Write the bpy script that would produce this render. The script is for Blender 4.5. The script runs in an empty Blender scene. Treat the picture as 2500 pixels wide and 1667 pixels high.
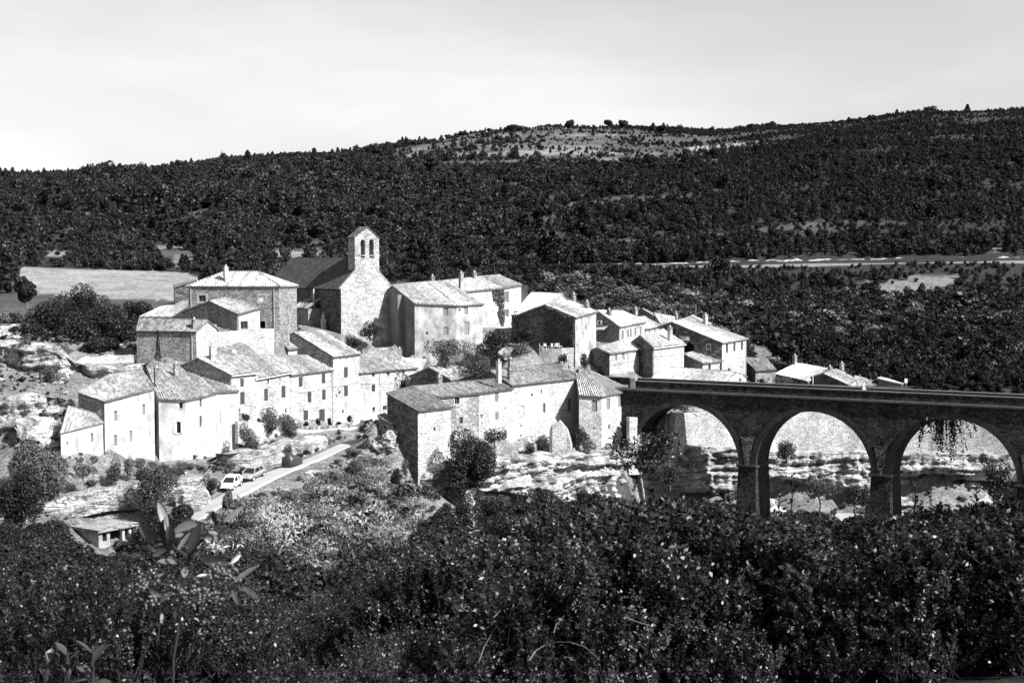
import bpy, math, random
import numpy as np
from mathutils import Vector, noise, geometry
R = math.radians
rng = np.random.default_rng(7)
random.seed(7)
scene = bpy.context.scene
COL = scene.collection

# ------------------------------------------------------------------ camera
F, CX, CY, HOR = 3472.0, 1250.0, 833.5, 650.0          # photo pixels (2500 wide), 50 mm lens
PITCH = math.atan((CY - HOR) / F)
SP, CP = math.sin(PITCH), math.cos(PITCH)
cd = bpy.data.cameras.new('camera')
cd.sensor_width = 36.0; cd.lens = 50.0; cd.clip_start = 0.2; cd.clip_end = 12000
cd.dof.use_dof = True; cd.dof.focus_distance = 190; cd.dof.aperture_fstop = 9.0
cam = bpy.data.objects.new('camera', cd); COL.objects.link(cam)
cam.location = (0, 0, 0); cam.rotation_euler = (R(90) - PITCH, 0, 0)
scene.camera = cam

# ------------------------------------------------------------------ light
SUN_EL = R(41)
SH = Vector((0.82, -0.572)).normalized()               # towards the sun, from the right and behind
world = bpy.data.worlds.new('World'); scene.world = world; world.use_nodes = True
nt = world.node_tree; bg = nt.nodes['Background']
sky = nt.nodes.new('ShaderNodeTexSky'); sky.sky_type = 'NISHITA'; sky.sun_disc = False
sky.sun_elevation = SUN_EL; sky.sun_rotation = math.atan2(SH.x, SH.y)
sky.air_density = 3.2; sky.dust_density = 1.0; sky.ozone_density = 1.0
bw = nt.nodes.new('ShaderNodeSeparateColor')            # black-and-white film behind a red filter: the red channel of the sky
nt.links.new(sky.outputs[0], bw.inputs[0]); tc = nt.nodes.new('ShaderNodeTexCoord'); cm = nt.nodes.new('ShaderNodeMapping'); cm.inputs['Scale'].default_value = (2.2, 2.2, 9); cn = nt.nodes.new('ShaderNodeTexNoise'); cn.inputs['Scale'].default_value = 1.4; cn.inputs['Detail'].default_value = 5
cr_ = nt.nodes.new('ShaderNodeMapRange'); cr_.inputs['From Min'].default_value = .42; cr_.inputs['From Max'].default_value = .68; cr_.inputs['To Min'].default_value = .97; cr_.inputs['To Max'].default_value = 1.16
mm = nt.nodes.new('ShaderNodeMath'); mm.operation = 'MULTIPLY'
nt.links.new(tc.outputs['Generated'], cm.inputs[0]); nt.links.new(cm.outputs[0], cn.inputs['Vector']); nt.links.new(cn.outputs['Fac'], cr_.inputs[0]); nt.links.new(cr_.outputs[0], mm.inputs[1]); nt.links.new(bw.outputs[0], mm.inputs[0]); nt.links.new(mm.outputs[0], bg.inputs[0])
bg.inputs[1].default_value = 0.054
sd = bpy.data.lights.new('sun', 'SUN'); sd.energy = 4.6; sd.angle = R(0.5); sd.color = (1, 1, 1)
sun = bpy.data.objects.new('sun', sd); COL.objects.link(sun)
sdir = Vector((SH.x * math.cos(SUN_EL), SH.y * math.cos(SUN_EL), math.sin(SUN_EL)))
sun.rotation_euler = sdir.to_track_quat('Z', 'Y').to_euler()
sun.location = (60, -40, 80)
scene.view_settings.view_transform = 'Standard'; scene.view_settings.look = 'None'
scene.view_settings.exposure = 1.22; scene.view_settings.gamma = 1.0
scene.view_settings.use_curve_mapping = False
scene.render.engine = 'CYCLES'
scene.cycles.max_bounces = 5; scene.cycles.diffuse_bounces = 2; scene.cycles.transparent_max_bounces = 4

# ------------------------------------------------------------------ pixel <-> world helpers
ZT = {0: (0, 0, 1.0), 1: (300, 520, .29762), 2: (900, 620, .25510), 3: (1400, 680, .36139), 4: (50, 820, .29332), 5: (450, 780, .29762),
      6: (920, 860, .29762), 7: (1480, 900, .42092), 8: (40, 1180, .40816), 9: (1440, 720, .17857), 10: (1840, 840, .17857),
      11: (1050, 240, .60374), 12: (40, 360, .45068), 13: (520, 1080, .10204), 14: (1540, 960, .22954), 15: (1000, 1100, .33160),
      16: (1700, 1100, .33802), 20: (0, 0, 1.06293)}
def px(z, x, y):
    a = ZT[z]; return a[0] + x * a[2], a[1] + y * a[2]
def z_of(v, Y):
    t = (CY - v) / F
    return Y * (t * CP - SP) / (CP + t * SP)
def P(u, v, Y):
    z = z_of(v, Y); zc = Y * CP - z * SP
    return Vector(((u - CX) / F * zc, Y, z))
def PZ(zid, x, y, Y):
    return P(*px(zid, x, y), Y)
def ray(u, v):
    a, b = (u - CX) / F, (CY - v) / F
    return Vector((a, b * SP + CP, b * CP - SP))
def hit_plane(u, v, p0, n):
    d = ray(u, v); return d * (p0.dot(n) / d.dot(n))
def proj(p):
    zc = p.y * CP - p.z * SP; yc = p.y * SP + p.z * CP
    return CX + F * p.x / zc, CY - F * yc / zc
def on_yaw(p0, u, yaw):
    """the point on the vertical plane through p0 with direction yaw that is seen in column u (same height)"""
    a = Vector((math.cos(R(yaw)), math.sin(R(yaw)), 0)); k = (u - CX) / F
    # (p0.x + t a.x) = k * ((p0.y + t a.y) CP - z SP)
    t = (k * (p0.y * CP - p0.z * SP) - p0.x) / (a.x - k * a.y * CP)
    return p0 + a * t

# ------------------------------------------------------------------ object helpers
OFF = {}
def tag(o, label=None, cat=None, group=None, kind=None):
    if label: o['label'] = label
    if cat: o['category'] = cat
    if group: o['group'] = group
    if kind: o['kind'] = kind
    return o
def thing(name, label, cat, loc, group=None):
    o = bpy.data.objects.new(name, None); COL.objects.link(o); o.location = loc; o.empty_display_size = .5
    OFF[o.name] = Vector(loc); return tag(o, label, cat, group)
class MB:
    def __init__(s): s.v = []; s.f = []; s.uv = []; s.smooth = False
    def vert(s, p): s.v.append(tuple(p)); return len(s.v) - 1
    def face(s, ids, uv=None): s.f.append(tuple(ids)); s.uv.append(uv)
    def poly(s, pts, uv=None): s.face([s.vert(p) for p in pts], uv)
    def box(s, o, a, b, c):
        """corner o and three edge vectors"""
        o, a, b, c = Vector(o), Vector(a), Vector(b), Vector(c)
        if a.cross(b).dot(c) < 0: a, b = b, a
        i = [s.vert(p) for p in (o, o + a, o + a + b, o + b, o + c, o + a + c, o + a + b + c, o + b + c)]
        for q in ((3, 2, 1, 0), (4, 5, 6, 7), (0, 1, 5, 4), (1, 2, 6, 5), (2, 3, 7, 6), (3, 0, 4, 7)): s.face([i[k] for k in q])
    def cbox(s, c, a, b, h):
        c, a, b, h = Vector(c), Vector(a), Vector(b), Vector(h); s.box(c - a / 2 - b / 2, a, b, h)
    def tube(s, pts, r, n=6, cap=True):
        pts = [Vector(p) for p in pts]
        if not hasattr(r, '__len__'): r = [r] * len(pts)
        rings = []
        ref = Vector((.31, .87, .13))
        for k, p in enumerate(pts):
            d = (pts[min(k + 1, len(pts) - 1)] - pts[max(k - 1, 0)]).normalized()
            if abs(d.dot(ref)) > .95: ref = Vector((.9, .1, .3))
            x = d.cross(ref).normalized(); y = d.cross(x)
            rings.append([s.vert(p + (x * math.cos(6.28318 * j / n) + y * math.sin(6.28318 * j / n)) * r[k]) for j in range(n)])
        for k in range(len(rings) - 1):
            for j in range(n): s.face((rings[k][j], rings[k][(j + 1) % n], rings[k + 1][(j + 1) % n], rings[k + 1][j]))
        if cap: s.face(rings[0][::-1]); s.face(rings[-1])
    def lathe(s, c, prof, n=12):
        """prof [(r, z)] about a vertical axis"""
        c = Vector(c); rings = [[s.vert(c + Vector((r * math.cos(6.28318 * j / n), r * math.sin(6.28318 * j / n), z))) for j in range(n)] for r, z in prof]
        for k in range(len(rings) - 1):
            for j in range(n): s.face((rings[k][j], rings[k][(j + 1) % n], rings[k + 1][(j + 1) % n], rings[k + 1][j]))
        s.face(rings[0][::-1]); s.face(rings[-1])
    def build(s, name, mat, parent=None, smooth=False):
        off = OFF.get(parent.name, Vector()) if parent else Vector()
        me = bpy.data.meshes.new(name)
        me.from_pydata([(x - off.x, y - off.y, z - off.z) for x, y, z in s.v], [], s.f)
        if any(u is not None for u in s.uv):
            l = me.uv_layers.new(name='UVMap'); flat = []
            for f, u in zip(s.f, s.uv):
                for k in range(len(f)): flat.extend(u[k] if u else (0, 0))
            l.data.foreach_set('uv', flat)
        me.materials.append(mat)
        if smooth: me.polygons.foreach_set('use_smooth', [True] * len(me.polygons))
        o = bpy.data.objects.new(name, me); COL.objects.link(o)
        if parent: o.parent = parent; OFF[o.name] = off
        else: OFF[o.name] = Vector()
        return o
def npmesh(name, v, f, mat, parent=None, smooth=False, link=True):
    """v (N,3), f (M,k) numpy arrays"""
    me = bpy.data.meshes.new(name); k = f.shape[1]
    off = np.array(OFF.get(parent.name, Vector())) if parent else 0
    me.vertices.add(len(v)); me.vertices.foreach_set('co', (v - off).astype(np.float32).ravel())
    me.loops.add(f.size); me.loops.foreach_set('vertex_index', f.astype(np.int32).ravel())
    me.polygons.add(len(f)); me.polygons.foreach_set('loop_start', np.arange(0, f.size, k, dtype=np.int32))
    me.update(calc_edges=True); me.validate()
    if smooth: me.polygons.foreach_set('use_smooth', [True] * len(me.polygons))
    me.materials.append(mat)
    o = bpy.data.objects.new(name, me)
    if link: COL.objects.link(o)
    if parent: o.parent = parent; OFF[o.name] = Vector(off)
    return o

# ------------------------------------------------------------------ materials (the place seen in black and white: every colour a grey)
class NB:
    def __init__(s, name, rough=.9, spec=.2):
        s.m = bpy.data.materials.new(name); s.m.use_nodes = True; s.t = s.m.node_tree
        s.b = s.t.nodes['Principled BSDF']; s.b.inputs['Roughness'].default_value = rough
        s.b.inputs['Specular IOR Level'].default_value = spec
    def n(s, kind, **kw):
        x = s.t.nodes.new(kind)
        for k, v in kw.items():
            if hasattr(x, k): setattr(x, k, v)
            else: x.inputs[k.replace('_', ' ')].default_value = v
        return x
    def l(s, a, b): s.t.links.new(a, b)
    def pos(s, sc=(1, 1, 1)):
        g = s.n('ShaderNodeNewGeometry'); m = s.n('ShaderNodeMapping'); m.inputs['Scale'].default_value = sc
        s.l(g.outputs['Position'], m.inputs['Vector']); return m.outputs[0]
    def noise(s, vec, scale, detail=3, rough=.6):
        x = s.n('ShaderNodeTexNoise'); x.inputs['Scale'].default_value = scale; x.inputs['Detail'].default_value = detail
        x.inputs['Roughness'].default_value = rough
        if vec is not None: s.l(vec, x.inputs['Vector'])
        return x.outputs['Fac']
    def vor(s, vec, scale, feature='F1', rnd=1.0):
        x = s.n('ShaderNodeTexVoronoi'); x.feature = feature; x.inputs['Scale'].default_value = scale
        x.inputs['Randomness'].default_value = rnd; s.l(vec, x.inputs['Vector']); return x
    def rng(s, val, a, b, c, d, clamp=True):
        x = s.n('ShaderNodeMapRange'); x.clamp = clamp
        for k, q in zip(('From Min', 'From Max', 'To Min', 'To Max'), (a, b, c, d)): x.inputs[k].default_value = q
        s.l(val, x.inputs['Value']); return x.outputs[0]
    def math(s, op, a, b=None):
        x = s.n('ShaderNodeMath'); x.operation = op
        for i, q in enumerate((a, b)):
            if q is None: continue
            if isinstance(q, (int, float)): x.inputs[i].default_value = q
            else: s.l(q, x.inputs[i])
        return x.outputs[0]
    def mix(s, f, a, b):
        x = s.n('ShaderNodeMix'); x.data_type = 'FLOAT'
        for i, q in zip((0, 2, 3), (f, a, b)):
            if isinstance(q, (int, float)): x.inputs[i].default_value = q
            else: s.l(q, x.inputs[i])
        return x.outputs[0]
    def sep(s, col):
        x = s.n('ShaderNodeSeparateColor'); s.l(col, x.inputs[0]); return x.outputs[0]
    def col(s, v):
        if isinstance(v, (int, float)): s.b.inputs['Base Color'].default_value = (v, v, v, 1)
        else: s.l(v, s.b.inputs['Base Color'])
    def bump(s, h, strength=.5, dist=.05):
        x = s.n('ShaderNodeBump'); x.inputs['Strength'].default_value = strength; x.inputs['Distance'].default_value = dist
        s.l(h, x.inputs['Height']); s.l(x.outputs[0], s.b.inputs['Normal'])
def m_flat(name, v, rough=.8, spec=.3, var=.12, scale=3.0):
    q = NB(name, rough, spec); f = q.noise(q.pos(), scale, 3)
    q.col(q.rng(f, .3, .7, v * (1 - var), v * (1 + var))); return q.m
def m_stone(name, lo, hi, joint, scale=2.6, zs=1.7, bump=.6, stain=.35, jw=.07):
    q = NB(name, .95, .1); p = q.pos((1, 1, zs))
    c = q.sep(q.vor(p, scale).outputs['Color']); e = q.vor(p, scale, 'DISTANCE_TO_EDGE').outputs['Distance']
    base = q.rng(c, 0, 1, lo, hi)
    base = q.math('MULTIPLY', base, q.rng(q.noise(q.pos(), 9, 3), .3, .7, .8, 1.2))
    base = q.mix(q.rng(e, .01, jw, 1, 0), base, joint)
    big = q.rng(q.noise(q.pos((1, 1, .5)), .35, 4, .65), .35, .65, 1 - stain, 1.08)
    q.col(q.math('MULTIPLY', base, big))
    h = q.math('ADD', q.math('MULTIPLY', q.rng(e, 0, .12, 0, 1), .7), q.math('MULTIPLY', q.noise(p, 7, 4), .6))
    q.bump(h, bump, .08); return q.m
def m_plaster(name, v, stain=.25, streak=.2):
    q = NB(name, .95, .1)
    a = q.rng(q.noise(q.pos((1, 1, .75)), .6, 5, .7), .38, .68, 1 - stain, 1.05)
    b = q.rng(q.noise(q.pos((2.2, 2.2, .12)), 1.4, 4, .7), .42, .7, 1 - streak, 1.0)
    c = q.rng(q.noise(q.pos(), 7, 4, .7), .3, .7, .9, 1.08)
    q.col(q.math('MULTIPLY', q.math('MULTIPLY', q.math('MULTIPLY', a, b), c), v)); q.bump(q.noise(q.pos(), 5, 4), .25, .05); return q.m
def m_tile(name, lo, hi, dark=.3):
    q = NB(name, .9, .15)
    uv = q.n('ShaderNodeUVMap'); mp = q.n('ShaderNodeMapping'); mp.inputs['Scale'].default_value = (1 / .34, 1 / .42, 1)
    q.l(uv.outputs[0], mp.inputs[0])
    fl = q.n('ShaderNodeVectorMath'); fl.operation = 'FLOOR'; q.l(mp.outputs[0], fl.inputs[0])
    wn = q.n('ShaderNodeTexWhiteNoise'); wn.noise_dimensions = '2D'; q.l(fl.outputs[0], wn.inputs['Vector'])
    base = q.rng(wn.outputs['Value'], 0, 1, lo, hi)
    sx = q.n('ShaderNodeSeparateXYZ'); q.l(mp.outputs[0], sx.inputs[0])
    fx = q.math('FRACT', sx.outputs[0])
    groove = q.rng(q.math('ABSOLUTE', q.math('SUBTRACT', fx, .5)), .25, .46, 1.0, .3)
    mp2 = q.n('ShaderNodeMapping'); mp2.inputs['Scale'].default_value = (1.6, .35, 1); q.l(uv.outputs[0], mp2.inputs[0])
    streak = q.rng(q.noise(mp2.outputs[0], 1.0, 4, .7), .38, .66, 1 - dark, 1.1)
    lich = q.rng(q.noise(q.pos(), 1.3, 4, .7), .35, .6, .8, 1.05)
    q.col(q.math('MULTIPLY', q.math('MULTIPLY', base, groove), q.math('MULTIPLY', streak, lich))); return q.m
def m_rock(name, lo, hi, scale=.5, veg=0.0):
    q = NB(name, .95, .1)
    st = q.noise(q.pos((.25, .25, 2.4)), 1.0, 5, .65)
    big = q.noise(q.pos(), scale, 5, .65)
    fine = q.noise(q.pos((1, 1, 1.6)), 4.0, 5, .7)
    cr = q.vor(q.pos((.35, .35, 1.6)), .8, 'DISTANCE_TO_EDGE').outputs['Distance']
    a = q.rng(q.math('ADD', q.math('MULTIPLY', st, .25), q.math('MULTIPLY', big, .75)), .38, .6, lo, hi)
    a = q.math('MULTIPLY', a, q.rng(fine, .36, .58, .35, 1.2))
    a = q.math('MULTIPLY', a, q.rng(q.math('ADD', cr, q.rng(big, .4, .6, .12, -.02)), 0, .05, .55, 1))
    if veg:
        g = q.rng(q.noise(q.pos(), .8, 6, .75), .5, .6, 0, veg); a = q.mix(g, a, .05)
    q.col(a)
    q.bump(q.math('ADD', q.math('MULTIPLY', fine, .6), q.math('ADD', st, q.math('MULTIPLY', q.rng(cr, 0, .1, 0, 1), .4))), .9, .35); return q.m
def m_leaf(name, lo, hi, rough=.5, spec=.3, power=1):
    q = NB(name, rough, spec)
    oi = q.n('ShaderNodeObjectInfo'); f = q.noise(q.pos(), 1.7, 2)
    g = q.n('ShaderNodeNewGeometry')
    v = q.math('ADD', q.math('MULTIPLY', oi.outputs['Random'], .35), q.math('ADD', q.math('MULTIPLY', g.outputs['Random Per Island'], .45), q.math('MULTIPLY', f, .2)))
    v = q.rng(v, .15, .9, 0, 1)
    if power > 1: v = q.math('POWER', v, power)
    q.col(q.rng(v, 0, 1, lo, hi))
    return q.m

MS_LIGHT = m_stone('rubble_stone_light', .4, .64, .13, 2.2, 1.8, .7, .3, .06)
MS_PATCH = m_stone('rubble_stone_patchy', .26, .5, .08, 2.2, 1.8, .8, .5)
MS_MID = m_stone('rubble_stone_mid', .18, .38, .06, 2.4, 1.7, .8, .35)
MS_DARK = m_stone('rubble_stone_dark', .07, .22, .03, 2.2, 1.6, .9, .4)  # mostly for walls turned from the sun, their shade put into the colour
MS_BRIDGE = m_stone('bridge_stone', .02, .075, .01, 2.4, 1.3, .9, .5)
MS_ASHLAR = m_stone('ashlar_stone', .28, .5, .13, 1.5, 2.2, .5, .35, .06)
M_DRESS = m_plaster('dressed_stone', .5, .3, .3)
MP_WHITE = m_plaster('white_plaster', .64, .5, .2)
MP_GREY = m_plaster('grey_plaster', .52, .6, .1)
MP_MID = m_plaster('weathered_plaster', .3, .4, .4)  # walls turned from the sun: shade put into the colour, besides real streaks
MT = m_tile('canal_tiles', .28, .6, .4)
MT_PALE = m_tile('canal_tiles_pale', .4, .76, .35)
MT_DARK = m_tile('canal_tiles_dark', .19, .46, .45)
MT_SLATE = m_tile('stone_slate', .05, .11, .2)
M_ROCK = m_rock('limestone', .1, .56)
M_ROCKV = m_rock('limestone_with_scrub', .16, .62, .4, .9)
M_GLASS = m_flat('window_glass', .02, .15, .5)
M_FRAME = m_flat('painted_frame', .6)
M_SHUT = m_flat('dark_shutter', .05, .6)
M_SHUTG = m_flat('grey_shutter', .15, .7)
M_SHUTW = m_flat('white_shutter', .72, .7)
M_VOID = m_flat('dark_interior', .015, 1, 0)
M_METAL = m_flat('zinc', .35, .5, .4)
M_DKMETAL = m_flat('dark_metal', .05, .5, .4)
M_LTMETAL = m_flat('pale_metal', .65, .5, .4)
M_ROAD = m_plaster('pale_asphalt', .38, .15, .1)
M_DECK = m_plaster('deck_asphalt', .16, .2, .1)
M_BARK = m_flat('bark', .11, .95, .1, .4, 8)
M_TWIGP = m_flat('grey_twig', .12, .95, .1, .3, 10)
M_TWIG = m_flat('dark_twig', .03, .95, .1, .4, 8)
M_BARKP = m_flat('pale_bark', .28, .9, .1, .3, 10)
M_TERRA = m_flat('terracotta', .35)
M_LEAF = m_leaf('leaf_dark', .003, .026, .5, .25)
M_LEAFD = m_leaf('leaf_darkest', .003, .014, .55, .15)  # also carries the shade of the right-hand hill in its colour
M_LEAFG = m_leaf('leaf_glossy', .003, .075, .42, .4, power=3)  # few leaves much paler: sparkle put into the colour besides the gloss
M_LEAFM = m_leaf('leaf_mid', .03, .11, .55, .2)
M_LEAFP = m_leaf('leaf_pale', .12, .34, .6, .2)
M_LEAFS = m_leaf('leaf_scrub', .04, .17, .6, .2)
M_LEAFT = m_leaf('leaf_olive', .01, .05, .55, .2)
M_IVY = m_leaf('ivy_leaf', .02, .07, .5, .25)
M_NEEDLE = m_leaf('needle', .005, .022, .6, .15)

# ------------------------------------------------------------------ the houses: eaves, ridges and bases, measured from the photograph with their distance
# F eaves points of the front wall (x, y in a numbered crop, distance or 'y'+yaw), R ridge points (x, y, distance behind its F point),
# K first back-eaves point, base = crop y of the wall foot at both ends
HS = {}
def H(id, **k): HS[id] = k
H('cottage', n='plastered_house', label='low white cottage with a lean-to roof, leftmost house above the rocks', z=4, F=[(335, 802, 157), (687, 717, 'y68')], R=[(400, 592, 4), (690, 672, 1.5)], shed=1, base=(1010, 1050),
  wall=MP_WHITE, roof=MT, win=[('Wd', 0, 584, 808, 608, 880), ('H', 0, 384, 876, 397, 908)])
H('long', n='plastered_house', label='tall white plastered house with a drainpipe on its left corner beside the low cottage', z=4, F=[(690, 541, '=cottage'), (900, 489, 'y72'), (1112, 437, 'y72')], R=[(480, 470, 2), (735, 328, 6), (1010, 285, 9)], shed=1, base=(1045, 1040),
  wall=MP_WHITE, wl=MS_MID, roof=MT, win=[('Wd', 0, 777, 622, 805, 710), ('Wd', 1, 1015, 567, 1040, 655), ('Wd', 0, 777, 822, 805, 915), ('Wd', 1, 905, 785, 931, 880)],
  chim=[(1133, 345, .5, 1.1)], pipe=[(0, 0.0)])
H('round', n='plastered_house', label='white house with a bulging rounded wall and open white shutters', z=4, F=[(1150, 518, 177), (1370, 531, 'y8'), (1520, 503, 'y58'), (1650, 463, 'y55'), (1812, 456, 'y42')], R=[(1050, 262, 9), (1115, 212, 13), (1300, 268, 12), (1480, 322, 8), (1790, 425, 2)], shed=1, base=(1045, 1000),
  wall=MP_WHITE, wl=MS_MID, roof=MT, win=[('D', 0, 1321, 556, 1350, 604), ('O', 0, 1296, 713, 1335, 812), ('D', 1, 1493, 664, 1508, 752), ('Wd', 1, 1490, 515, 1508, 590), ('O', 3, 1640, 620, 1664, 712)], chim=[(1295, 300, .5, 1.0)])
H('rowa', n='terraced_house', label='rubble house with two stacked dark shutters at the left end of the terrace row', z=5, F=[(380, 452, 186), (592, 428, 'y58')], R=[(118, 318, 3.5), (400, 287, 3.5)], base=(830, 850),
  wall=MS_LIGHT, wl=MS_MID, roof=MT, win=[('S', 0, 459, 483, 489, 551), ('S', 0, 458, 592, 495, 695), ('S', 0, 466, 770, 492, 800)], chim=[(228, 340, .55, 1.9)], dish=[(412, 290)], gutter=1, pipe=[(0, 0.02)])
H('rowb', n='terraced_house', label='rubble house behind the terrace bushes with two offset dark shutters', z=5, F=[(580, 480, '=rowa'), (868, 427, 'y58')], R=[(400, 289, 5.0), (705, 300, 3.8)], base=(850, 860),
  wall=MS_LIGHT, roof=MT, win=[('S', 0, 655, 567, 686, 666), ('S', 0, 797, 544, 830, 641), ('H', 0, 683, 492, 695, 524), ('H', 0, 782, 480, 790, 499), ('H', 0, 826, 728, 840, 765)], dish=[(622, 285)], gutter=1)
H('rowc', n='terraced_house', label='terraced house with four dark shutters above two tall dark doors', z=5, F=[(871, 452, '=rowb'), (1217, 411, 'y58')], R=[(705, 302, 3.5), (1048, 298, 3.5)], base=(870, 865),
  wall=MS_LIGHT, roof=MT, win=[('S', 0, 938, 470, 970, 549), ('S', 0, 1126, 444, 1157, 523), ('S', 0, 1011, 590, 1042, 677), ('S', 0, 1130, 572, 1160, 657), ('X', 0, 977, 743, 1017, 852), ('X', 0, 1106, 734, 1153, 860)], pipe=[(0, .98)], cable=[(0, 866, 575, 1030, 590, 18), (0, 1030, 590, 1210, 540, 6)])
H('tall', n='terraced_house', label='tallest narrow house of the terrace row with two dark shutters one above the other', z=5, F=[(1219, 303, '=rowc'), (1437, 277, 'y58')], R=[(905, 108, 3.8), (1125, 92, 3.8)], base=(860, 880),
  wall=MS_LIGHT, wl=MS_MID, roof=MT, win=[('S', 0, 1310, 389, 1341, 475), ('S', 0, 1311, 543, 1342, 628), ('W', 0, 1268, 310, 1282, 333), ('W', 0, 1318, 304, 1333, 327), ('W', 0, 1367, 299, 1381, 321), ('H', 0, 1293, 737, 1307, 768)], cable=[(0, 1215, 555, 1430, 510, 8)], lamp=[(0, 1245, 595)])
H('upper', n='terraced_house', label='recessed upper storey with a small oval window set back above the terrace roofs', z=5, F=[(852, 243, '@tall', 1.9), (1062, 216, 'y58')], R=[(735, 116, 3.0), (908, 106, 2.0)], base=(420, 420),
  wall=MP_WHITE, wl=MS_MID, roof=MT, win=[('E', 0, 944, 263, 973, 292)])
H('stonea', n='stone_house', label='rubble stone house with small square windows joined to the right of the tall house', z=5, F=[(1434, 436, '=tall'), (1907, 395, 'y48')], R=[(1215, 262, 5), (1680, 236, 5)], base=(860, 880),
  wall=MS_LIGHT, roof=MT, win=[('D', 0, 1540, 433, 1562, 467), ('D', 0, 1664, 424, 1685, 459), ('D', 0, 1789, 414, 1807, 450), ('D+', 0, 1774, 500, 1818, 562), ('D', 0, 1538, 535, 1567, 592), ('D', 0, 1543, 717, 1565, 753), ('D', 0, 1628, 706, 1662, 742)], chim=[(1765, 310, .5, 1.2)], cable=[(0, 1440, 530, 1720, 520, 4), (0, 1720, 520, 1880, 545, 22)], pipe=[(0, .35)])
H('lean', n='stone_house', label='low house with one wide window between the stone house and the small gabled roof', z=2, F=[(455, 1207, 216), (672, 1168, 'y45')], R=[(450, 1128, 3.4), (598, 1124, 3.4)], shed=1, base=(1560, 1560), wall=MS_LIGHT, roof=MT, win=[('D', 0, 465, 1220, 533, 1248)])
H('barn', n='stone_house', label='small house with a dark left gable below the slope trees', z=2, F=[(786, 1207, 208), (1020, 1158, 'y50')], R=[(580, 1088, 3.4), (850, 1040, 3.4)], base=(1480, 1480), wall=MP_WHITE, wl=MS_DARK, roof=MT, chim=[(680, 1215, -.35, .9)])
H('tower', n='tower_house', label='tall narrow tower house with a shed roof standing on the rock', z=5, F=[(1916, 747, 180), (2187, 714, 'y47')], R=[(1664, 608, 4.2), (1878, 552, 5.0)], shed=1, base=(1400, 1330), wall=MS_LIGHT, wl=MS_DARK, roof=MT_DARK,
  win=[('H', 0, 2044, 882, 2060, 912), ('H', 0, 2045, 1168, 2060, 1198)])
H('mida', n='stone_house', label='stone house with two dark windows right behind the tower house', z=6, F=[(498, 368, 188), (838, 335, 'y42')], R=[(305, 285, 4.2), (676, 250, 4.2)], base=(720, 720), wall=MS_PATCH, roof=MT_DARK, win=[('D+', 0, 638, 368, 678, 424), ('D', 0, 678, 530, 707, 586)], chim=[(510, 270, .25, 1.0)])
H('midb', n='stone_house', label='narrow stone house with two grey shutters one above the other', z=6, F=[(838, 332, '=mida'), (1108, 296, 'y46')], R=[(672, 252, 3.6), (985, 222, 3.6)], base=(720, 740), wall=MS_LIGHT, roof=MT_DARK, win=[('G', 0, 968, 328, 999, 402), ('G', 0, 971, 486, 1000, 551), ('D', 0, 850, 510, 868, 530)])
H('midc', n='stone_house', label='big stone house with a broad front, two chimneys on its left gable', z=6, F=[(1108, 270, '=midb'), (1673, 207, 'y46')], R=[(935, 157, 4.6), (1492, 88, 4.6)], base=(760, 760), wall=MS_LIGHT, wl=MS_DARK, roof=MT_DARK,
  win=[('G', 0, 1565, 380, 1596, 482), ('D+', 0, 1364, 418, 1380, 494), ('W+', 0, 1180, 438, 1208, 516), ('D', 0, 1344, 305, 1356, 332), ('H', 0, 1262, 340, 1281, 358), ('H', 0, 1250, 254, 1268, 266), ('H', 0, 1175, 674, 1188, 692)], chim=[(1000, 205, -.4, 2.1), (1093, 232, .35, 1.4), (1096, 130, 1.3, 1.2), (1578, 150, .6, .7)])
H('corner', n='stone_house', label='stone house with pale closed shutters at the corner where the bridge begins', z=6, F=[(1660, 346, 202), (1845, 361, 'y-4'), (2080, 311, 'y52')], R=[(1635, 178, 6.5), (1745, 158, 7.5), (1762, 160, 7)], base=(800, 790), wall=MS_LIGHT, wl=MS_DARK, roof=MT,
  win=[('Wg', 0, 1764, 393, 1808, 484), ('Wg', 1, 1884, 376, 1912, 466), ('Wg', 1, 1979, 346, 2010, 446), ('H', 0, 1776, 615, 1788, 632), ('H', 1, 1899, 592, 1910, 626), ('H', 1, 1995, 568, 2007, 604)])
# upper village
H('manor', n='plastered_house', label='broad streaked plaster house right beside the church with bricked-up shutters', z=2, F=[(440, 472, 222), (840, 492, 'y6'), (1092, 477, 'y34')], R=[(232, 303, 6), (560, 272, 8), (745, 262, 7)], base=(960, 900), wall=MP_GREY, wl=MP_MID, roof=MT_PALE,
  win=[('Wg', 0, 716, 520, 762, 592), ('Wg', 0, 718, 698, 764, 772), ('Wg', 1, 918, 512, 950, 576), ('Wg', 1, 916, 650, 963, 770), ('H', 0, 548, 745, 568, 770), ('E', 1, 862, 522, 881, 547)], chim=[(610, 272, 1.0, .9)])
H('manorb', n='plastered_house', label='plastered house with an ivy streak and white right end behind the broad plaster house', z=2, F=[(893, 360, 232), (1290, 324, 'y40'), (1460, 294, 'y50')], R=[(715, 262, 5), (1080, 220, 6), (1252, 206, 6)], base=(720, 700), wall=MP_WHITE, roof=MT_PALE,
  win=[('Gs', 1, 1302, 358, 1328, 460), ('Gs', 1, 1303, 530, 1328, 598), ('W', 0, 1098, 425, 1117, 520), ('W', 1, 1385, 390, 1415, 450)], chim=[(1012, 232, 1.0, .9), (885, 340, .1, 2.6)])
H('ivya', n='ivy_house', label='house with an ivy-clad shaded front left of the ivy-clad gable', z=2, F=[(1378, 582, 224), (1700, 545, 'y-30')], R=[(1560, 373, 8), (1850, 385, 8)], base=(850, 880), wall=MS_DARK, wr=MP_WHITE, roof=MT_PALE, dish=[(1430, 560)])
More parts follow.
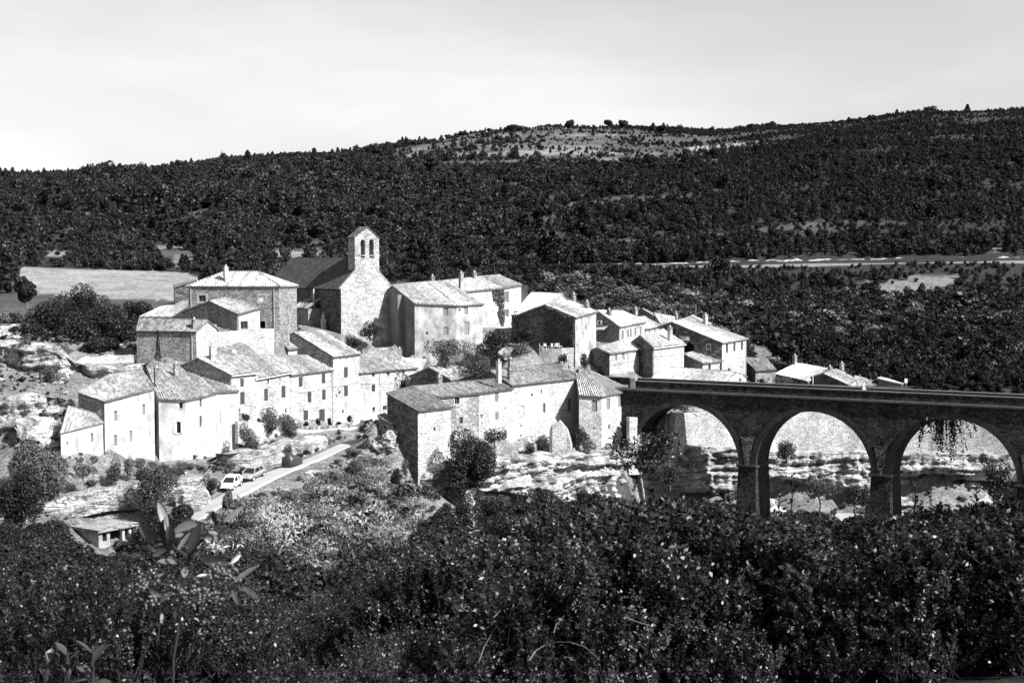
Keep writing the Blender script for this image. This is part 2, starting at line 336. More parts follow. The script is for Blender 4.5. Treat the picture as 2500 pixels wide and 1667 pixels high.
H('ivyb', n='ivy_house', label='house with an ivy-covered left gable and a grey plaster front with two floors of windows', z=2, F=[(1977, 604, 216), (2177, 550, 'y60')], R=[(1690, 487, 3.5), (1935, 452, 3.5)], base=(1100, 1060), wall=MP_GREY, wl=MS_DARK, roof=MT_PALE,
  win=[('W+', 0, 2024, 600, 2042, 688), ('W+', 0, 2085, 586, 2108, 672), ('W+', 0, 2026, 748, 2052, 836), ('D', 'L', 1820, 600, 1850, 680), ('D', 'L', 1785, 785, 1835, 880)], chim=[(1962, 450, 1.0, 1.0), (2090, 525, .3, 1.0)])
H('green', n='plastered_house', label='long plastered house with a row of tall grey shutters beyond the ivy gable', z=9, F=[(406, 432, 226), (752, 366, 'y58')], R=[(105, 217, 4), (455, 224, 4)], base=(680, 640), wall=MP_GREY, wl=MS_MID, roof=MT_PALE,
  win=[('G', 0, 432, 480, 464, 604), ('G', 0, 511, 466, 535, 576), ('G', 0, 546, 460, 570, 572), ('G', 0, 610, 445, 634, 556), ('G', 0, 683, 430, 707, 540)], chim=[(265, 290, .7, .9)])
H('behind', n='plastered_house', label='small house with two narrow windows squeezed between the shuttered house and the big stone gable', z=9, F=[(756, 466, 235), (962, 422, 'y55')], R=[(560, 320, 3), (745, 300, 3)], base=(640, 640), wall=MS_LIGHT, roof=MT_PALE, win=[('D', 0, 810, 472, 824, 520), ('D', 0, 879, 462, 893, 503)])
H('backa', n='plastered_house', label='small gabled house with one square window furthest back on the ridge', z=9, F=[(872, 290, 246), (985, 330, 'y50')], R=[(720, 190, 3), (850, 250, 3)], base=(480, 480), wall=MP_WHITE, wl=MS_MID, roof=MT, win=[('D', 0, 908, 325, 958, 372)], chim=[(625, 265, -.2, .9)])
H('backb', n='plastered_house', label='house of which a ribbed pale roof shows behind the big stone gable', z=9, F=[(968, 404, 241), (1145, 368, 'y50')], R=[(880, 252, 6), (1240, 322, 6)], base=(520, 520), wall=MS_LIGHT, roof=MT_PALE, chim=[(1185, 315, .9, .6)])
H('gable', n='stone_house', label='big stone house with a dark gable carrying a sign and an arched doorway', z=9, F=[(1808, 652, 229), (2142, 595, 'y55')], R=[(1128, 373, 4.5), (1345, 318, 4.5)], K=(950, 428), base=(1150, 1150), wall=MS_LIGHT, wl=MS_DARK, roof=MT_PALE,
  win=[('D', 0, 1860, 676, 1890, 790), ('D', 0, 1962, 656, 1990, 770), ('D', 0, 2066, 642, 2093, 750), ('D', 0, 1885, 1000, 1920, 1045), ('D', 'L', 1112, 422, 1165, 555), ('A', 'L', 1292, 655, 1425, 800), ('D+', 'L', 1603, 678, 1645, 740)], chim=[(1580, 400, .7, 1.5)], pipe=[(0, .97)], cable=[(0, 1830, 1030, 2125, 965, 6)])
H('backc', n='plastered_house', label='house whose roof corner and aerial show behind the ridge of the big stone gable', z=9, F=[(1560, 420, 238), (1655, 395, 'y40')], R=[(1320, 320, 4), (1412, 284, 4)], base=(520, 520), wall=MP_WHITE, roof=MT_PALE, aerial=[(1450, 300, 2.2)])
H('fronta', n='stone_house', label='pale house with faint white shutters and a dark left gable above the bridge head', z=9, F=[(270, 802, 216), (822, 716, 'y58')], R=[(110, 726, 3), (655, 556, 3)], K=(-10, 768), base=(1120, 1130), wall=MS_LIGHT, wl=MS_DARK, roof=MT_PALE,
  win=[('Wg', 0, 344, 812, 372, 892), ('Wg', 0, 440, 790, 476, 878), ('Wg', 0, 650, 768, 690, 838), ('W', 0, 711, 912, 745, 1022)], cable=[(0, 275, 965, 800, 855, 2)], pipe=[(0, .44)])
H('frontb', n='stone_house', label='pale house with one tall white shutter and a stout chimney, right of the faint shutters', z=9, F=[(864, 715, 221), (1287, 664, 'y52')], R=[(688, 560, 3.2), (1003, 474, 4)], base=(1130, 1060), wall=MS_LIGHT, wl=MS_DARK, roof=MT_PALE, win=[('W', 0, 975, 870, 1030, 1005), ('W', 0, 1220, 845, 1255, 960)], chim=[(1095, 630, .4, 2.1)], gutter=1, pipe=[(0, .02)], cable=[(0, 880, 850, 1280, 805, 2)])
H('annex', n='stone_house', label='lean-to with a white-framed door under the big stone gable', z=9, F=[(1540, 932, 227), (1800, 900, 'y35')], R=[(1290, 812, 2.5), (1475, 764, 3.5)], shed=1, base=(1130, 1130), wall=MS_LIGHT, wl=MS_DARK, roof=MT, win=[('D+', 0, 1620, 935, 1650, 1025)])
H('lowroof', n='stone_house', label='low house of which the long tiled roof shows just above the bridge parapet', z=9, F=[(845, 1140, 218), (1850, 1205, 'y-14')], R=[(1065, 992, 7), (1972, 1056, 7)], K=(1255, 1055), base=(1300, 1330), wall=MS_LIGHT, roof=MT, win=[('D', 'R', 2040, 1140, 2075, 1185)])
H('eastd', n='stone_house', label='small stone house with a ribbed tile roof right of the big stone gable', z=10, F=[(26, 362, 237), (302, 347, 'y22')], R=[(-150, 190, 5), (178, 205, 5)], shed=1, base=(560, 560), wall=MS_MID, wl=MS_DARK, roof=MT_DARK)
H('easte', n='plastered_house', label='house with a wide pale roof and domed chimney half hidden by the bridge', z=10, F=[(300, 405, 244), (740, 505, 'y-30')], R=[(592, 264, 7), (1062, 345, 7)], base=(620, 640), wall=MS_DARK, roof=MT_PALE, chim=[(560, 290, .9, 1.6), (1042, 395, .7, 1.0)])
H('eastf', n='stone_house', label='low stone house with a dark left gable just above the bridge parapet', z=10, F=[(1276, 547, 236), (1395, 480, 'y60')], R=[(967, 406, 4), (1130, 345, 4)], K=(800, 452), base=(640, 640), wall=MP_WHITE, wl=MS_DARK, roof=MT_PALE, win=[('W', 0, 1310, 545, 1325, 580)], chim=[(1203, 372, .8, 1.3)])
H('eastg', n='stone_house', label='low house with a grey tiled roof right of the dark gable by the bridge', z=10, F=[(1400, 592, 243), (1712, 548, 'y35')], R=[(1380, 438, 5), (1685, 514, 4)], shed=1, base=(660, 660), wall=MP_WHITE, roof=MT)
H('shed', n='dark_shed', label='dark lean-to shed with a pale roof edge at the far end of the village', z=10, F=[(1690, 470, 246), (2022, 548, 'y-30')], R=[(1745, 452, 4), (2058, 540, 4)], shed=1, base=(640, 640), wall=MP_MID, roof=MT_PALE)
# top left
H('hall', n='hip_roofed_house', label='large two-storey house with a hipped tile roof left of the church', z=1, F=[(536, 600, 208), (1282, 600, 'y-14')], hip=((835, 487), (1105, 487)), D=6.5, base=(930, 985), wall=MS_MID, roof=MT_PALE, tile_big=1,
  win=[('D++', 0, 622, 676, 680, 726), ('W++', 0, 1115, 676, 1170, 728), ('A+', 0, 1122, 885, 1170, 944)], chim=[(845, 560, .5, 2.0)], pipe=[(0, .03), (0, .945)])
H('forehall', n='gabled_house', label='gabled annexe with a dark left gable in front of the hip-roofed house', z=1, F=[(938, 828, 200), (1122, 775, 'y62')], R=[(715, 727, 3.2), (880, 688, 3.2)], K=(497, 812), base=(985, 985), wall=MP_WHITE, wl=MS_MID, roof=MT,
  win=[('D', 0, 966, 888, 1027, 952), ('W', 0, 1060, 874, 1074, 945)], pipe=[(0, .02)])
H('lodge', n='stone_house', label='small stone house with a plain ribbed roof above the left rocks', z=1, F=[(112, 962, 194), (603, 967, 'y-16')], R=[(140, 866, 2.6), (690, 882, 2.6)], base=(1240, 1250), wall=MS_MID, wr=MS_LIGHT, roof=MT_DARK, chim=[(585, 935, .35, .9)], pipe=[(0, .93)])
H('farroof', n='stone_house', label='house of which a pale roof and square chimney show left of the hip-roofed house', z=1, F=[(150, 850, 216), (540, 850, 'y-16')], R=[(330, 765, 4), (545, 712, 4)], base=(1000, 1000), wall=MS_MID, roof=MT_PALE, chim=[(438, 760, .8, 1.5)])
H('wing', n='stone_house', label='narrow dark wing showing behind the left end of the hip-roofed house', z=1, F=[(424, 606, 218), (600, 548, 'y30')], R=[(418, 600, 3), (606, 540, 3)], shed=1, base=(800, 800), wall=MS_DARK, roof=MT)
H('shrine', n='stone_hut', label='little rubble hut with one barred opening beside the road, below the tower house', z=5, F=[(1690, 852, 183), (1785, 843, 'y40')], R=[(1592, 792, 1.6), (1642, 776, 1.6)], shed=1, base=(965, 960), wall=MS_LIGHT, wl=MS_MID, roof=MT, win=[('D', 'L', 1635, 868, 1655, 900)])

def resolve(id):
    h = HS[id]; zid = h['z']; pts = []
    for k, f in enumerate(h['F']):
        u, v = px(zid, f[0], f[1])
        if isinstance(f[2], str) and f[2][0] == 'y':
            q = on_yaw(pts[-1], u, float(f[2][1:])); Y = q.y
        elif isinstance(f[2], str):
            o = HS[f[2][1:]]['Fp']; Y = (o[-1] if f[2][0] == '=' else o[0]).y + (f[3] if len(f) > 3 else 0)
        else: Y = f[2]
        pts.append(P(u, v, Y))
    h['Fp'] = pts
    a = (pts[-1] - pts[0]); a.z = 0; a.normalize(); h['a'] = a; h['b'] = Vector((-a.y, a.x, 0))
    if 'hip' in h:
        D = h['D']; zz = (pts[0].z + pts[-1].z) / 2
        for p in pts: p.z = zz
        h['Kp'] = [p + h['b'] * D for p in pts]
        h['Rp'] = []
        for (x, y) in h['hip']:
            u, v = px(zid, x, y); n = h['b']; m = pts[0] + h['b'] * D / 2
            h['Rp'].append(hit_plane(u, v, m, n))
        z = sum(p.z for p in h['Rp']) / 2
        for p in h['Rp']: p.z = z
    else:
        h['Rp'] = [PZ(zid, r[0], r[1], f.y + r[2]) for r, f in zip(h['R'], pts)]
        if h.get('shed'): h['Kp'] = None
        elif 'K' in h:
            u, v = px(zid, *h['K']); d = h['Rp'][0] - pts[0]; d.z = 0; n = Vector((-d.y, d.x, 0))
            k0 = hit_plane(u, v, pts[0], n); e = k0 - h['Rp'][0]
            h['Kp'] = [r + e for r in h['Rp']]
        else:
            h['Kp'] = []
            for f, r in zip(pts, h['Rp']):
                k = r + (r - f) * .9; k.z = f.z + .1; h['Kp'].append(k)
    b0, b1 = h['base']; n = len(pts); h['Bz'] = []
    for k, p in enumerate(pts):
        u, v = px(zid, 0, b0 + (b1 - b0) * k / (n - 1)); h['Bz'].append(z_of(v, p.y))
for id in HS: resolve(id)

# ------------------------------------------------------------------ the ground: one sheet through points of known distance
CT = []
def C(zid, *pts):
    for x, y, Y in pts: CT.append(PZ(zid, x, y, Y))
# the slope under the camera and the gorge (photo crop 20 = whole picture)
for u in (-300, 500, 1100, 1700, 2400, 3000):
    CT.append(P(u, 650 + 3472 * .72, 2.5))
C(0, (-300, 1800, 12), (500, 1830, 12), (1100, 1830, 12), (1700, 1790, 12), (2100, 1740, 12), (2400, 1680, 12), (2900, 1660, 12))
C(0, (-300, 1640, 25), (500, 1690, 25), (1100, 1690, 25), (1500, 1600, 25), (1900, 1510, 25), (2300, 1470, 25), (2900, 1460, 25))
C(0, (-300, 1590, 45), (500, 1650, 45), (1100, 1600, 45), (1500, 1480, 45), (1900, 1470, 45), (2300, 1440, 45), (2900, 1440, 45))
C(0, (-300, 1520, 80), (500, 1560, 80), (1000, 1570, 80), (1400, 1500, 80), (1900, 1480, 80), (2400, 1460, 80), (2900, 1450, 80))
C(0, (-300, 1440, 115), (100, 1440, 115), (600, 1470, 115), (1000, 1480, 115), (1400, 1470, 115), (1900, 1450, 115), (2400, 1450, 115), (2900, 1450, 115))
C(0, (-300, 1370, 140), (100, 1350, 140), (400, 1335, 142), (700, 1360, 140), (950, 1370, 142), (1150, 1390, 145), (1500, 1380, 145), (1900, 1370, 145), (2400, 1370, 145), (2900, 1370, 145))
C(0, (850, 1290, 155), (980, 1300, 160), (1150, 1290, 165), (1500, 1290, 170), (1820, 1285, 180), (2150, 1300, 180), (2450, 1290, 180), (2900, 1290, 180))
# river flat and cliff foot under the bridge, rampart foot above
for u, y0, y1, Y in ((1090, 1240, 1130, 181), (1200, 1245, 1118, 186), (1320, 1250, 1112, 190), (1450, 1250, 1110, 196), (1560, 1258, 1095, 203), (1700, 1262, 1090, 205), (1880, 1262, 1100, 207), (2050, 1262, 1105, 207), (2200, 1262, 1110, 206), (2450, 1262, 1110, 204), (2900, 1262, 1110, 200)):
    C(0, (u, y0, Y - .5), (u, y0 - 40, Y + 2.2), (u, y1, Y + 5))
C(0, (1700, 1012, 211), (1880, 1005, 213.5), (2050, 1005, 213.5), (2250, 1010, 213), (2500, 1010, 210), (2900, 1010, 207))
C(0, *[(u, v, Y) for u, v, Y in ((1690, 1268, 202), (1900, 1266, 203), (2100, 1266, 203), (2400, 1266, 202), (1690, 1285, 196), (1900, 1285, 196), (2100, 1285, 196), (2400, 1285, 196))])
# left rocks, the slope between the white houses and the road
C(4, (340, 1012, 156), (690, 1050, 163), (1110, 1050, 172), (1155, 1045, 176), (1370, 1055, 176), (1600, 1010, 181), (1810, 930, 182.5))
C(4, (120, 1050, 155), (-400, 1000, 162), (300, 1250, 152), (1000, 1230, 159), (1400, 1150, 167), (400, 1390, 154), (1000, 1390, 157), (1300, 1330, 158), (-400, 1300, 150))
C(4, (10, 560, 172), (300, 480, 180), (150, 330, 186), (300, 120, 195), (600, 280, 191), (900, 230, 194), (1150, 180, 192), (-500, 300, 186), (-500, 0, 203), (700, 150, 198))
C(4, (1750, 1100, 174), (1600, 1180, 168), (1700, 900, 184.5))
C(8, (400, 402, 144.5), (490, 410, 144.5), (570, 405, 146), (720, 330, 149), (300, 430, 143))
# the road past the cars
ROAD_L = [(5, 1440, 940, 197), (5, 1390, 985, 193), (5, 1230, 1043, 187), (5, 1090, 1110, 182), (5, 940, 1172, 178), (5, 800, 1215, 174.5), (5, 650, 1268, 171), (5, 510, 1330, 167.5), (5, 300, 1440, 161.5), (5, 130, 1530, 157), (5, -60, 1640, 151)]
ROAD_R = [(5, 1590, 960, 194), (5, 1500, 1005, 190), (5, 1360, 1052, 185.5), (5, 1200, 1118, 180), (5, 1040, 1178, 175.5), (5, 900, 1240, 171.5), (5, 760, 1305, 167.5), (5, 620, 1375, 163.5), (5, 420, 1478, 157.5), (5, 270, 1560, 153), (5, 90, 1680, 147)]
for l, r in zip(ROAD_L, ROAD_R):
    CT.append(PZ(*l)); CT.append(PZ(*r))
C(5, (1000, 1020, 189), (1200, 960, 193), (700, 1100, 184), (480, 1190, 178), (850, 900, 192), (1300, 900, 197), (560, 950, 188), (1550, 900, 200), (1640, 880, 200))
# under the wall below the road
C(5, (1920, 1395, 178.5), (2187, 1350, 182.5), (2050, 1400, 176.5), (1800, 1340, 175), (1900, 1420, 174))
C(5, (1650, 1150, 180), (1400, 1200, 176), (1150, 1280, 171), (950, 1370, 164), (700, 1480, 157), (1350, 1380, 166))
for q in ((-21.5, 205.5, -22.4), (-18.5, 207.5, -22.6), (-15.5, 211, -22.8), (-13.5, 213.5, -22.8), (-13, 205, -22.6), (-10, 200, -22.6), (-17, 200, -22.5)): CT.append(Vector(q))
# behind and around the houses
STEP = 'cottage long round rowa rowb rowc tall upper stonea midb midc fronta frontb'.split()
for id, h in HS.items():
    for k, p in enumerate(h['Fp']):
        CT.append(Vector((p.x, p.y, h['Bz'][k])))
    for k in range(len(h['Fp']) - 1):
        p, q = h['Fp'][k], h['Fp'][k + 1]
        if (q - p).length > 4:
            for t in (.3, .7):
                m_ = p.lerp(q, t) - h['b'] * .8; CT.append(Vector((m_.x, m_.y, h['Bz'][k] * (1 - t) + h['Bz'][k + 1] * t)))
    R0, R1 = h['Rp'][0], h['Rp'][-1]
    for k, r in ((0, R0), (-1, R1)):
        f = h['Fp'][k]; d = r - f; CT.append(Vector((f.x + d.x, f.y + d.y, f.z - 1.5 if id in STEP else min(h['Bz'][k] + 1.0, f.z - .5))))
# church and terrace between
C(1, (1500, 960, 222), (1795, 1000, 223), (2200, 1005, 227), (2000, 1075, 218), (1800, 1050, 217), (2250, 1090, 219), (1350, 980, 216), (1100, 1180, 202), (900, 1180, 198), (1000, 960, 206))
CT.append(Vector((-44, 236, -9.5))); CT.append(Vector((-30, 250, -9)))
C(2, (700, 870, 219), (1000, 900, 217), (1250, 880, 217), (1600, 950, 213), (1800, 960, 213), (750, 1000, 213), (1000, 1080, 211), (1300, 1060, 209), (1500, 1020, 210), (430, 980, 219), (500, 1040, 214), (1900, 1050, 210))
# beyond the village (whole-picture crop, heights as tree-covered ground)
FAR = {262: [(-150, 730), (50, 745), (250, 735), (430, 720), (700, 700), (900, 680), (1150, 715), (1300, 735), (1500, 790), (1720, 850), (1900, 880), (2150, 885), (2350, 890), (2600, 900)],
       300: [(-150, 690), (50, 690), (250, 688), (430, 684), (700, 670), (900, 655), (1150, 670), (1300, 700), (1500, 730), (1720, 765), (1900, 790), (2150, 790), (2350, 800), (2600, 810)],
       345: [(-150, 630), (50, 628), (250, 642), (430, 648), (700, 630), (900, 625), (1150, 632), (1300, 650), (1500, 672), (1720, 690), (1900, 690), (2150, 680), (2350, 690), (2600, 700)],
       385: [(-150, 606), (50, 610), (250, 622), (430, 628), (700, 600), (900, 600), (1060, 611), (1150, 614), (1300, 616), (1500, 616), (1720, 614), (1900, 610), (2150, 606), (2350, 604), (2600, 604)],
       392: [(1500, 611), (1720, 600), (1900, 596), (2150, 592), (2350, 590), (2600, 588)],
       470: [(-150, 535), (50, 540), (430, 540), (700, 530), (900, 540), (1150, 555), (1300, 545), (1500, 520), (1720, 510), (1900, 505), (2150, 500), (2350, 490), (2600, 485)],
       600: [(-150, 468), (50, 465), (430, 455), (700, 445), (900, 455), (1150, 460), (1300, 450), (1500, 425), (1720, 405), (1900, 395), (2150, 385), (2350, 375), (2600, 370)],
       760: [(-150, 420), (50, 418), (430, 408), (520, 388), (700, 378), (850, 385), (1000, 375), (1150, 372), (1300, 372), (1500, 360), (1720, 340), (1900, 325), (2150, 305), (2350, 295), (2600, 290)],
       900: [(-150, 408), (50, 410), (300, 400), (430, 394), (500, 368), (600, 366), (700, 364), (740, 378), (850, 360), (1000, 338), (1150, 322), (1300, 330), (1500, 335), (1720, 315), (1900, 298), (2060, 278), (2150, 264), (2350, 262), (2600, 255)],
       1050: [(-150, 412), (50, 412), (300, 402), (430, 398), (500, 372), (600, 370), (700, 372), (850, 352), (1000, 326), (1060, 308), (1150, 296), (1250, 291), (1440, 296), (1540, 301), (1640, 309), (1760, 294), (1860, 295), (1950, 282), (2060, 270), (2150, 262), (2350, 262), (2600, 255)],
       1300: [(-150, 440), (50, 440), (430, 425), (700, 410), (1000, 365), (1250, 330), (1540, 330), (1760, 325), (1950, 315), (2150, 300), (2350, 295), (2600, 290)],
       1800: [(-150, 490), (430, 490), (1250, 430), (2150, 420), (2600, 420)]}
for Y, l in FAR.items(): C(20, *[(x, y, Y) for x, y in l])
C(20, (-150, 600, 5000), (1250, 600, 5000), (2600, 600, 5000))

def feat(x, y): return np.stack([x / y / .0625, np.log(y) * 14.0], -1)
_cx = np.array([[p.x, p.y, p.z] for p in CT])
# drop near-duplicate points
_ft = feat(_cx[:, 0], _cx[:, 1]); keep = []
for i in range(len(_cx)):
    if all(np.hypot(*(_ft[i] - _ft[j])) > .07 for j in keep): keep.append(i)
_cx = _cx[keep]; _ft = _ft[keep]
_n = len(_cx); _K = -np.linalg.norm(_ft[:, None] - _ft[None], axis=-1)
_A = np.zeros((_n + 1, _n + 1)); _A[:_n, :_n] = _K - np.eye(_n) * .02; _A[:_n, _n] = 1; _A[_n, :_n] = 1
_w = np.linalg.solve(_A, np.append(_cx[:, 2] / _cx[:, 1], 0))
def tz_raw(x, y):
    f = feat(x, y); out = np.zeros(len(x))
    for i in range(0, len(x), 20000):
        k = -np.linalg.norm(f[i:i + 20000, None] - _ft[None], axis=-1)
        out[i:i + 20000] = k @ _w[:_n] + _w[_n]
    return out * y
_lat = rng.random((64, 64))
def vnoise(x, y):
    xi = np.floor(x).astype(int); yi = np.floor(y).astype(int); fx = x - xi; fy = y - yi
    fx = fx * fx * (3 - 2 * fx); fy = fy * fy * (3 - 2 * fy)
    g = lambda a, b: _lat[a % 64, b % 64]
    return (g(xi, yi) * (1 - fx) + g(xi + 1, yi) * fx) * (1 - fy) + (g(xi, yi + 1) * (1 - fx) + g(xi + 1, yi + 1) * fx) * fy - .5
def fbm(x, y, o=4): return sum(vnoise(x * 2 ** k + 17 * k, y * 2 ** k + 5 * k) / 2 ** k for k in range(o))
Yrow = np.concatenate([np.exp(np.linspace(math.log(1.5), math.log(135), 90))[:-1], np.linspace(135, 255, 170)[:-1], np.exp(np.linspace(math.log(255), math.log(1350), 130))[:-1], np.exp(np.linspace(math.log(1350), math.log(9000), 18))])
Acol = np.linspace(-.56, .56, 430)
_yy = np.repeat(Yrow[:, None], len(Acol), 1); _xx = Acol[None] * _yy
def rough(x, y):
    amp = np.interp(y, [2, 60, 140, 160, 240, 300, 420, 900, 9000], [.15, .5, .5, .12, .12, .5, 2.2, 4.0, 12])
    per = np.interp(y, [2, 140, 240, 420, 900, 9000], [3, 6, 5, 28, 60, 500])
    near = fbm(x / 5, y / 5, 4); far = fbm(x / 45, y / 45, 4)
    k = np.clip((y - 260) / 150, 0, 1)
    return amp * (near * (1 - k) + far * k)
_zz = tz_raw(_xx.ravel(), _yy.ravel()).reshape(_xx.shape) + rough(_xx, _yy)
def TZ(x, y):
    x = np.atleast_1d(np.asarray(x, float)); y = np.atleast_1d(np.asarray(y, float))
    ri = np.clip(np.interp(y, Yrow, np.arange(len(Yrow))), 0, len(Yrow) - 1.001); ci = np.clip((x / y - Acol[0]) / (Acol[1] - Acol[0]), 0, len(Acol) - 1.001)
    r0 = ri.astype(int); c0 = ci.astype(int); fr = ri - r0; fc = ci - c0
    return (_zz[r0, c0] * (1 - fc) + _zz[r0, c0 + 1] * fc) * (1 - fr) + (_zz[r0 + 1, c0] * (1 - fc) + _zz[r0 + 1, c0 + 1] * fc) * fr
def tz(x, y): return float(TZ(x, y)[0])

# pale ground: meadow, field, tracks, scree, bare rock (outlines in the whole-picture crop, with a distance range)
PALE = [([(40, 612), (430, 626), (470, 650), (420, 690), (300, 688), (180, 684), (40, 668)], 270, 395, .95),
        ([(1060, 305), (1150, 294), (1330, 290), (1480, 300), (1560, 318), (1480, 335), (1380, 330), (1250, 345), (1150, 352), (1000, 350), (960, 335)], 700, 1200, .28),
        ([(1570, 340), (1700, 328), (1710, 334), (1580, 347)], 700, 1200, .9),
        ([(1150, 348), (1330, 340), (1420, 352), (1180, 358)], 600, 1100, .7), ([(1370, 372), (1610, 366), (1620, 376), (1380, 380)], 600, 1100, .65),
        ([(730, 377), (850, 374), (850, 382), (730, 383)], 600, 1100, .7), ([(940, 352), (1160, 350), (1150, 358), (930, 360)], 600, 1100, .6),
        ([(60, 425), (90, 420), (100, 432), (70, 440)], 500, 1100, .8),
        ([(2010, 655), (2090, 636), (2200, 630), (2210, 640), (2140, 672), (2040, 682)], 330, 400, .6),
        ([(1960, 660), (2000, 640), (2010, 645), (1985, 668)], 330, 400, .5),
        ([(1870, 832), (1940, 800), (1960, 790), (1990, 770), (2000, 775), (1965, 800), (1930, 830), (1890, 842)], 240, 330, .75),
        ([(1715, 790), (1790, 800), (1800, 830), (1740, 835)], 235, 330, .55),
        ([(340, 562), (420, 562), (420, 570), (345, 572)], 380, 520, .8), ([(90, 578), (150, 574), (150, 590), (95, 590)], 380, 520, .7),
        ([(620, 575), (760, 580), (740, 592), (630, 590)], 380, 520, .8), ([(400, 585), (450, 590), (440, 620), (400, 610)], 380, 520, .6),
        ([(1055, 575), (1120, 575), (1120, 582), (1055, 582)], 380, 520, .95),
        ([(2270, 570), (2320, 568), (2320, 578), (2275, 580)], 380, 560, .7)]
PALE.insert(1, ([(730, 382), (850, 366), (1000, 338), (1150, 300), (1330, 296), (1540, 306), (1720, 325), (1640, 378), (1400, 384), (1150, 378), (900, 376)], 640, 1200, .22))
PALE += [([(1000, 356), (1300, 350), (1560, 352), (1560, 356), (1300, 356), (1000, 362)], 600, 1200, .5), ([(900, 342), (1100, 332), (1400, 338), (1400, 342), (1100, 338), (900, 347)], 600, 1200, .5), ([(1200, 362), (1500, 362), (1640, 352), (1640, 356), (1500, 368), (1200, 367)], 600, 1200, .55), ([(1120, 310), (1420, 308), (1420, 311), (1120, 314)], 600, 1200, .6), ([(1640, 335), (1800, 318), (1800, 321), (1640, 339)], 600, 1200, .5), ([(700, 400), (860, 396), (860, 400), (700, 405)], 500, 1200, .5), ([(430, 430), (560, 428), (560, 433), (430, 436)], 500, 1200, .4)]
def inpoly(u, v, poly):
    ins = np.zeros(u.shape, bool); n = len(poly)
    for i in range(n):
        (x0, y0), (x1, y1) = poly[i], poly[(i + 1) % n]
        c = ((y0 > v) != (y1 > v)) & (u < (x1 - x0) * (v - y0) / (y1 - y0 + 1e-9) + x0); ins ^= c
    return ins
def pale(x, y, z):
    zc = y * CP - z * SP; yc = y * SP + z * CP
    u = (CX + F * x / zc) / 1.06293; v = (CY - F * yc / zc) / 1.06293
    t = np.zeros(x.shape)
    for poly, y0, y1, val in PALE:
        m = inpoly(u, v, poly) & (y > y0) & (y < y1); t[m] = np.maximum(t[m], val)
    return t
_tone = pale(_xx, _yy, _zz)
_tone = np.maximum(_tone, np.interp(_yy, [100, 135, 150, 236, 262, 330], [.0, .25, .75, .75, .35, .1]) * np.where(_yy < 330, 1, 0))
_tone = np.where((_xx / _yy > -.02) & (_yy < 203) & (_yy > 120) & (_zz < -27), np.minimum(_tone, .22), _tone)
_tone = np.where((_xx / _yy > .15) & (_yy > 214) & (_yy < 330), np.minimum(_tone, .12), _tone); _tone = np.maximum(_tone, pale(_xx, _yy, _zz) * (_yy > 236))
_tone = np.maximum(_tone, np.where((_yy > 700) & (_yy < 1300), .12, .06))
_open = fbm(_xx / 110 + 3, _yy / 20, 4)
def openness(x, y):
    return fbm(x / 110 + 3, y / 20, 4) * np.clip((y - 395) / 30, 0, 1) * np.clip(1.15 - np.clip((x / y - .02) / .3, 0, 1) * .75, 0, 1)
_tone = np.maximum(_tone, np.interp(openness(_xx, _yy), [.16, .34], [0, .3]))
nr, nc = _xx.shape
gv = np.stack([_xx, _yy, _zz], -1).reshape(-1, 3)
ii = (np.arange(nr - 1)[:, None] * nc + np.arange(nc - 1)[None]).ravel()
gf = np.stack([ii, ii + 1, ii + nc + 1, ii + nc], -1)
def m_ground():
    q = NB('dry_ground', .95, .1)
    at = q.n('ShaderNodeAttribute'); at.attribute_name = 'tone'
    t = at.outputs['Fac']
    a = q.noise(q.pos(), .8, 6, .75); b = q.noise(q.pos((1, 1, 2)), .12, 5, .7); c = q.noise(q.pos(), 5, 4, .7)
    d = q.noise(q.pos(), 2.6, 7, .8)
    patch = q.math('MULTIPLY', q.rng(q.math('ADD', q.math('MULTIPLY', a, .6), q.math('MULTIPLY', b, .4)), .44, .56, .25, 1), q.rng(d, .42, .55, .1, 1))
    palec = q.math('MULTIPLY', q.rng(c, .3, .7, .28, .64), q.rng(patch, 0, 1, .3, 1))
    q.col(q.mix(t, q.rng(c, .3, .7, .008, .03), palec))
    q.bump(q.math('ADD', a, q.math('ADD', q.math('MULTIPLY', c, .4), q.math('MULTIPLY', d, .8))), .9, .5); return q.m
ground = npmesh('ground', gv, gf, m_ground(), smooth=True)
tag(ground, kind='structure')
at = ground.data.attributes.new('tone', 'FLOAT', 'POINT'); at.data.foreach_set('value', _tone.astype(np.float32).ravel())

# ------------------------------------------------------------------ house building
def arch_pts(x0, x1, z0, z1, n=8):
    r = (x1 - x0) / 2; zc = max(z1 - r, z0 + .05); cx = (x0 + x1) / 2
    return [(x0, z0), (x1, z0)] + [(cx + r * math.cos(math.pi * k / n), zc + (z1 - zc) * math.sin(math.pi * k / n)) for k in range(n + 1)]
def wall_panel(mb, o, a, n, outer, holes, depth=.36):
    """o origin, a along, n outward normal, outer [(s, z)], holes [[(s, z)..]] counter-clockwise; cuts real openings with reveals"""
    o = Vector(o); to3 = lambda s, z, d=0: Vector((o.x, o.y, 0)) + a * s - n * d + Vector((0, 0, z))
    loops = [[Vector((s, z, 0)) for s, z in outer]] + [[Vector((s, z, 0)) for s, z in h] for h in holes]
    flat = [p for l in loops for p in l]; idx = [mb.vert(to3(p.x, p.y)) for p in flat]
    for t in geometry.tessellate_polygon(loops):
        p = [flat[i] for i in t]
        cr = (p[1] - p[0]).cross(p[2] - p[0]).z
        if abs(cr) < 1e-9: continue
        # outward facing: a x up = -n or n
        up = a.cross(Vector((0, 0, 1))).dot(n) > 0
        t = list(t) if (cr > 0) == up else list(t)[::-1]
        mb.face([idx[i] for i in t])
    for h in holes:
        for k in range(len(h)):
            s0, s1 = h[k], h[(k + 1) % len(h)]
            mb.poly([to3(*s0), to3(*s1), to3(*s1, depth), to3(*s0, depth)])
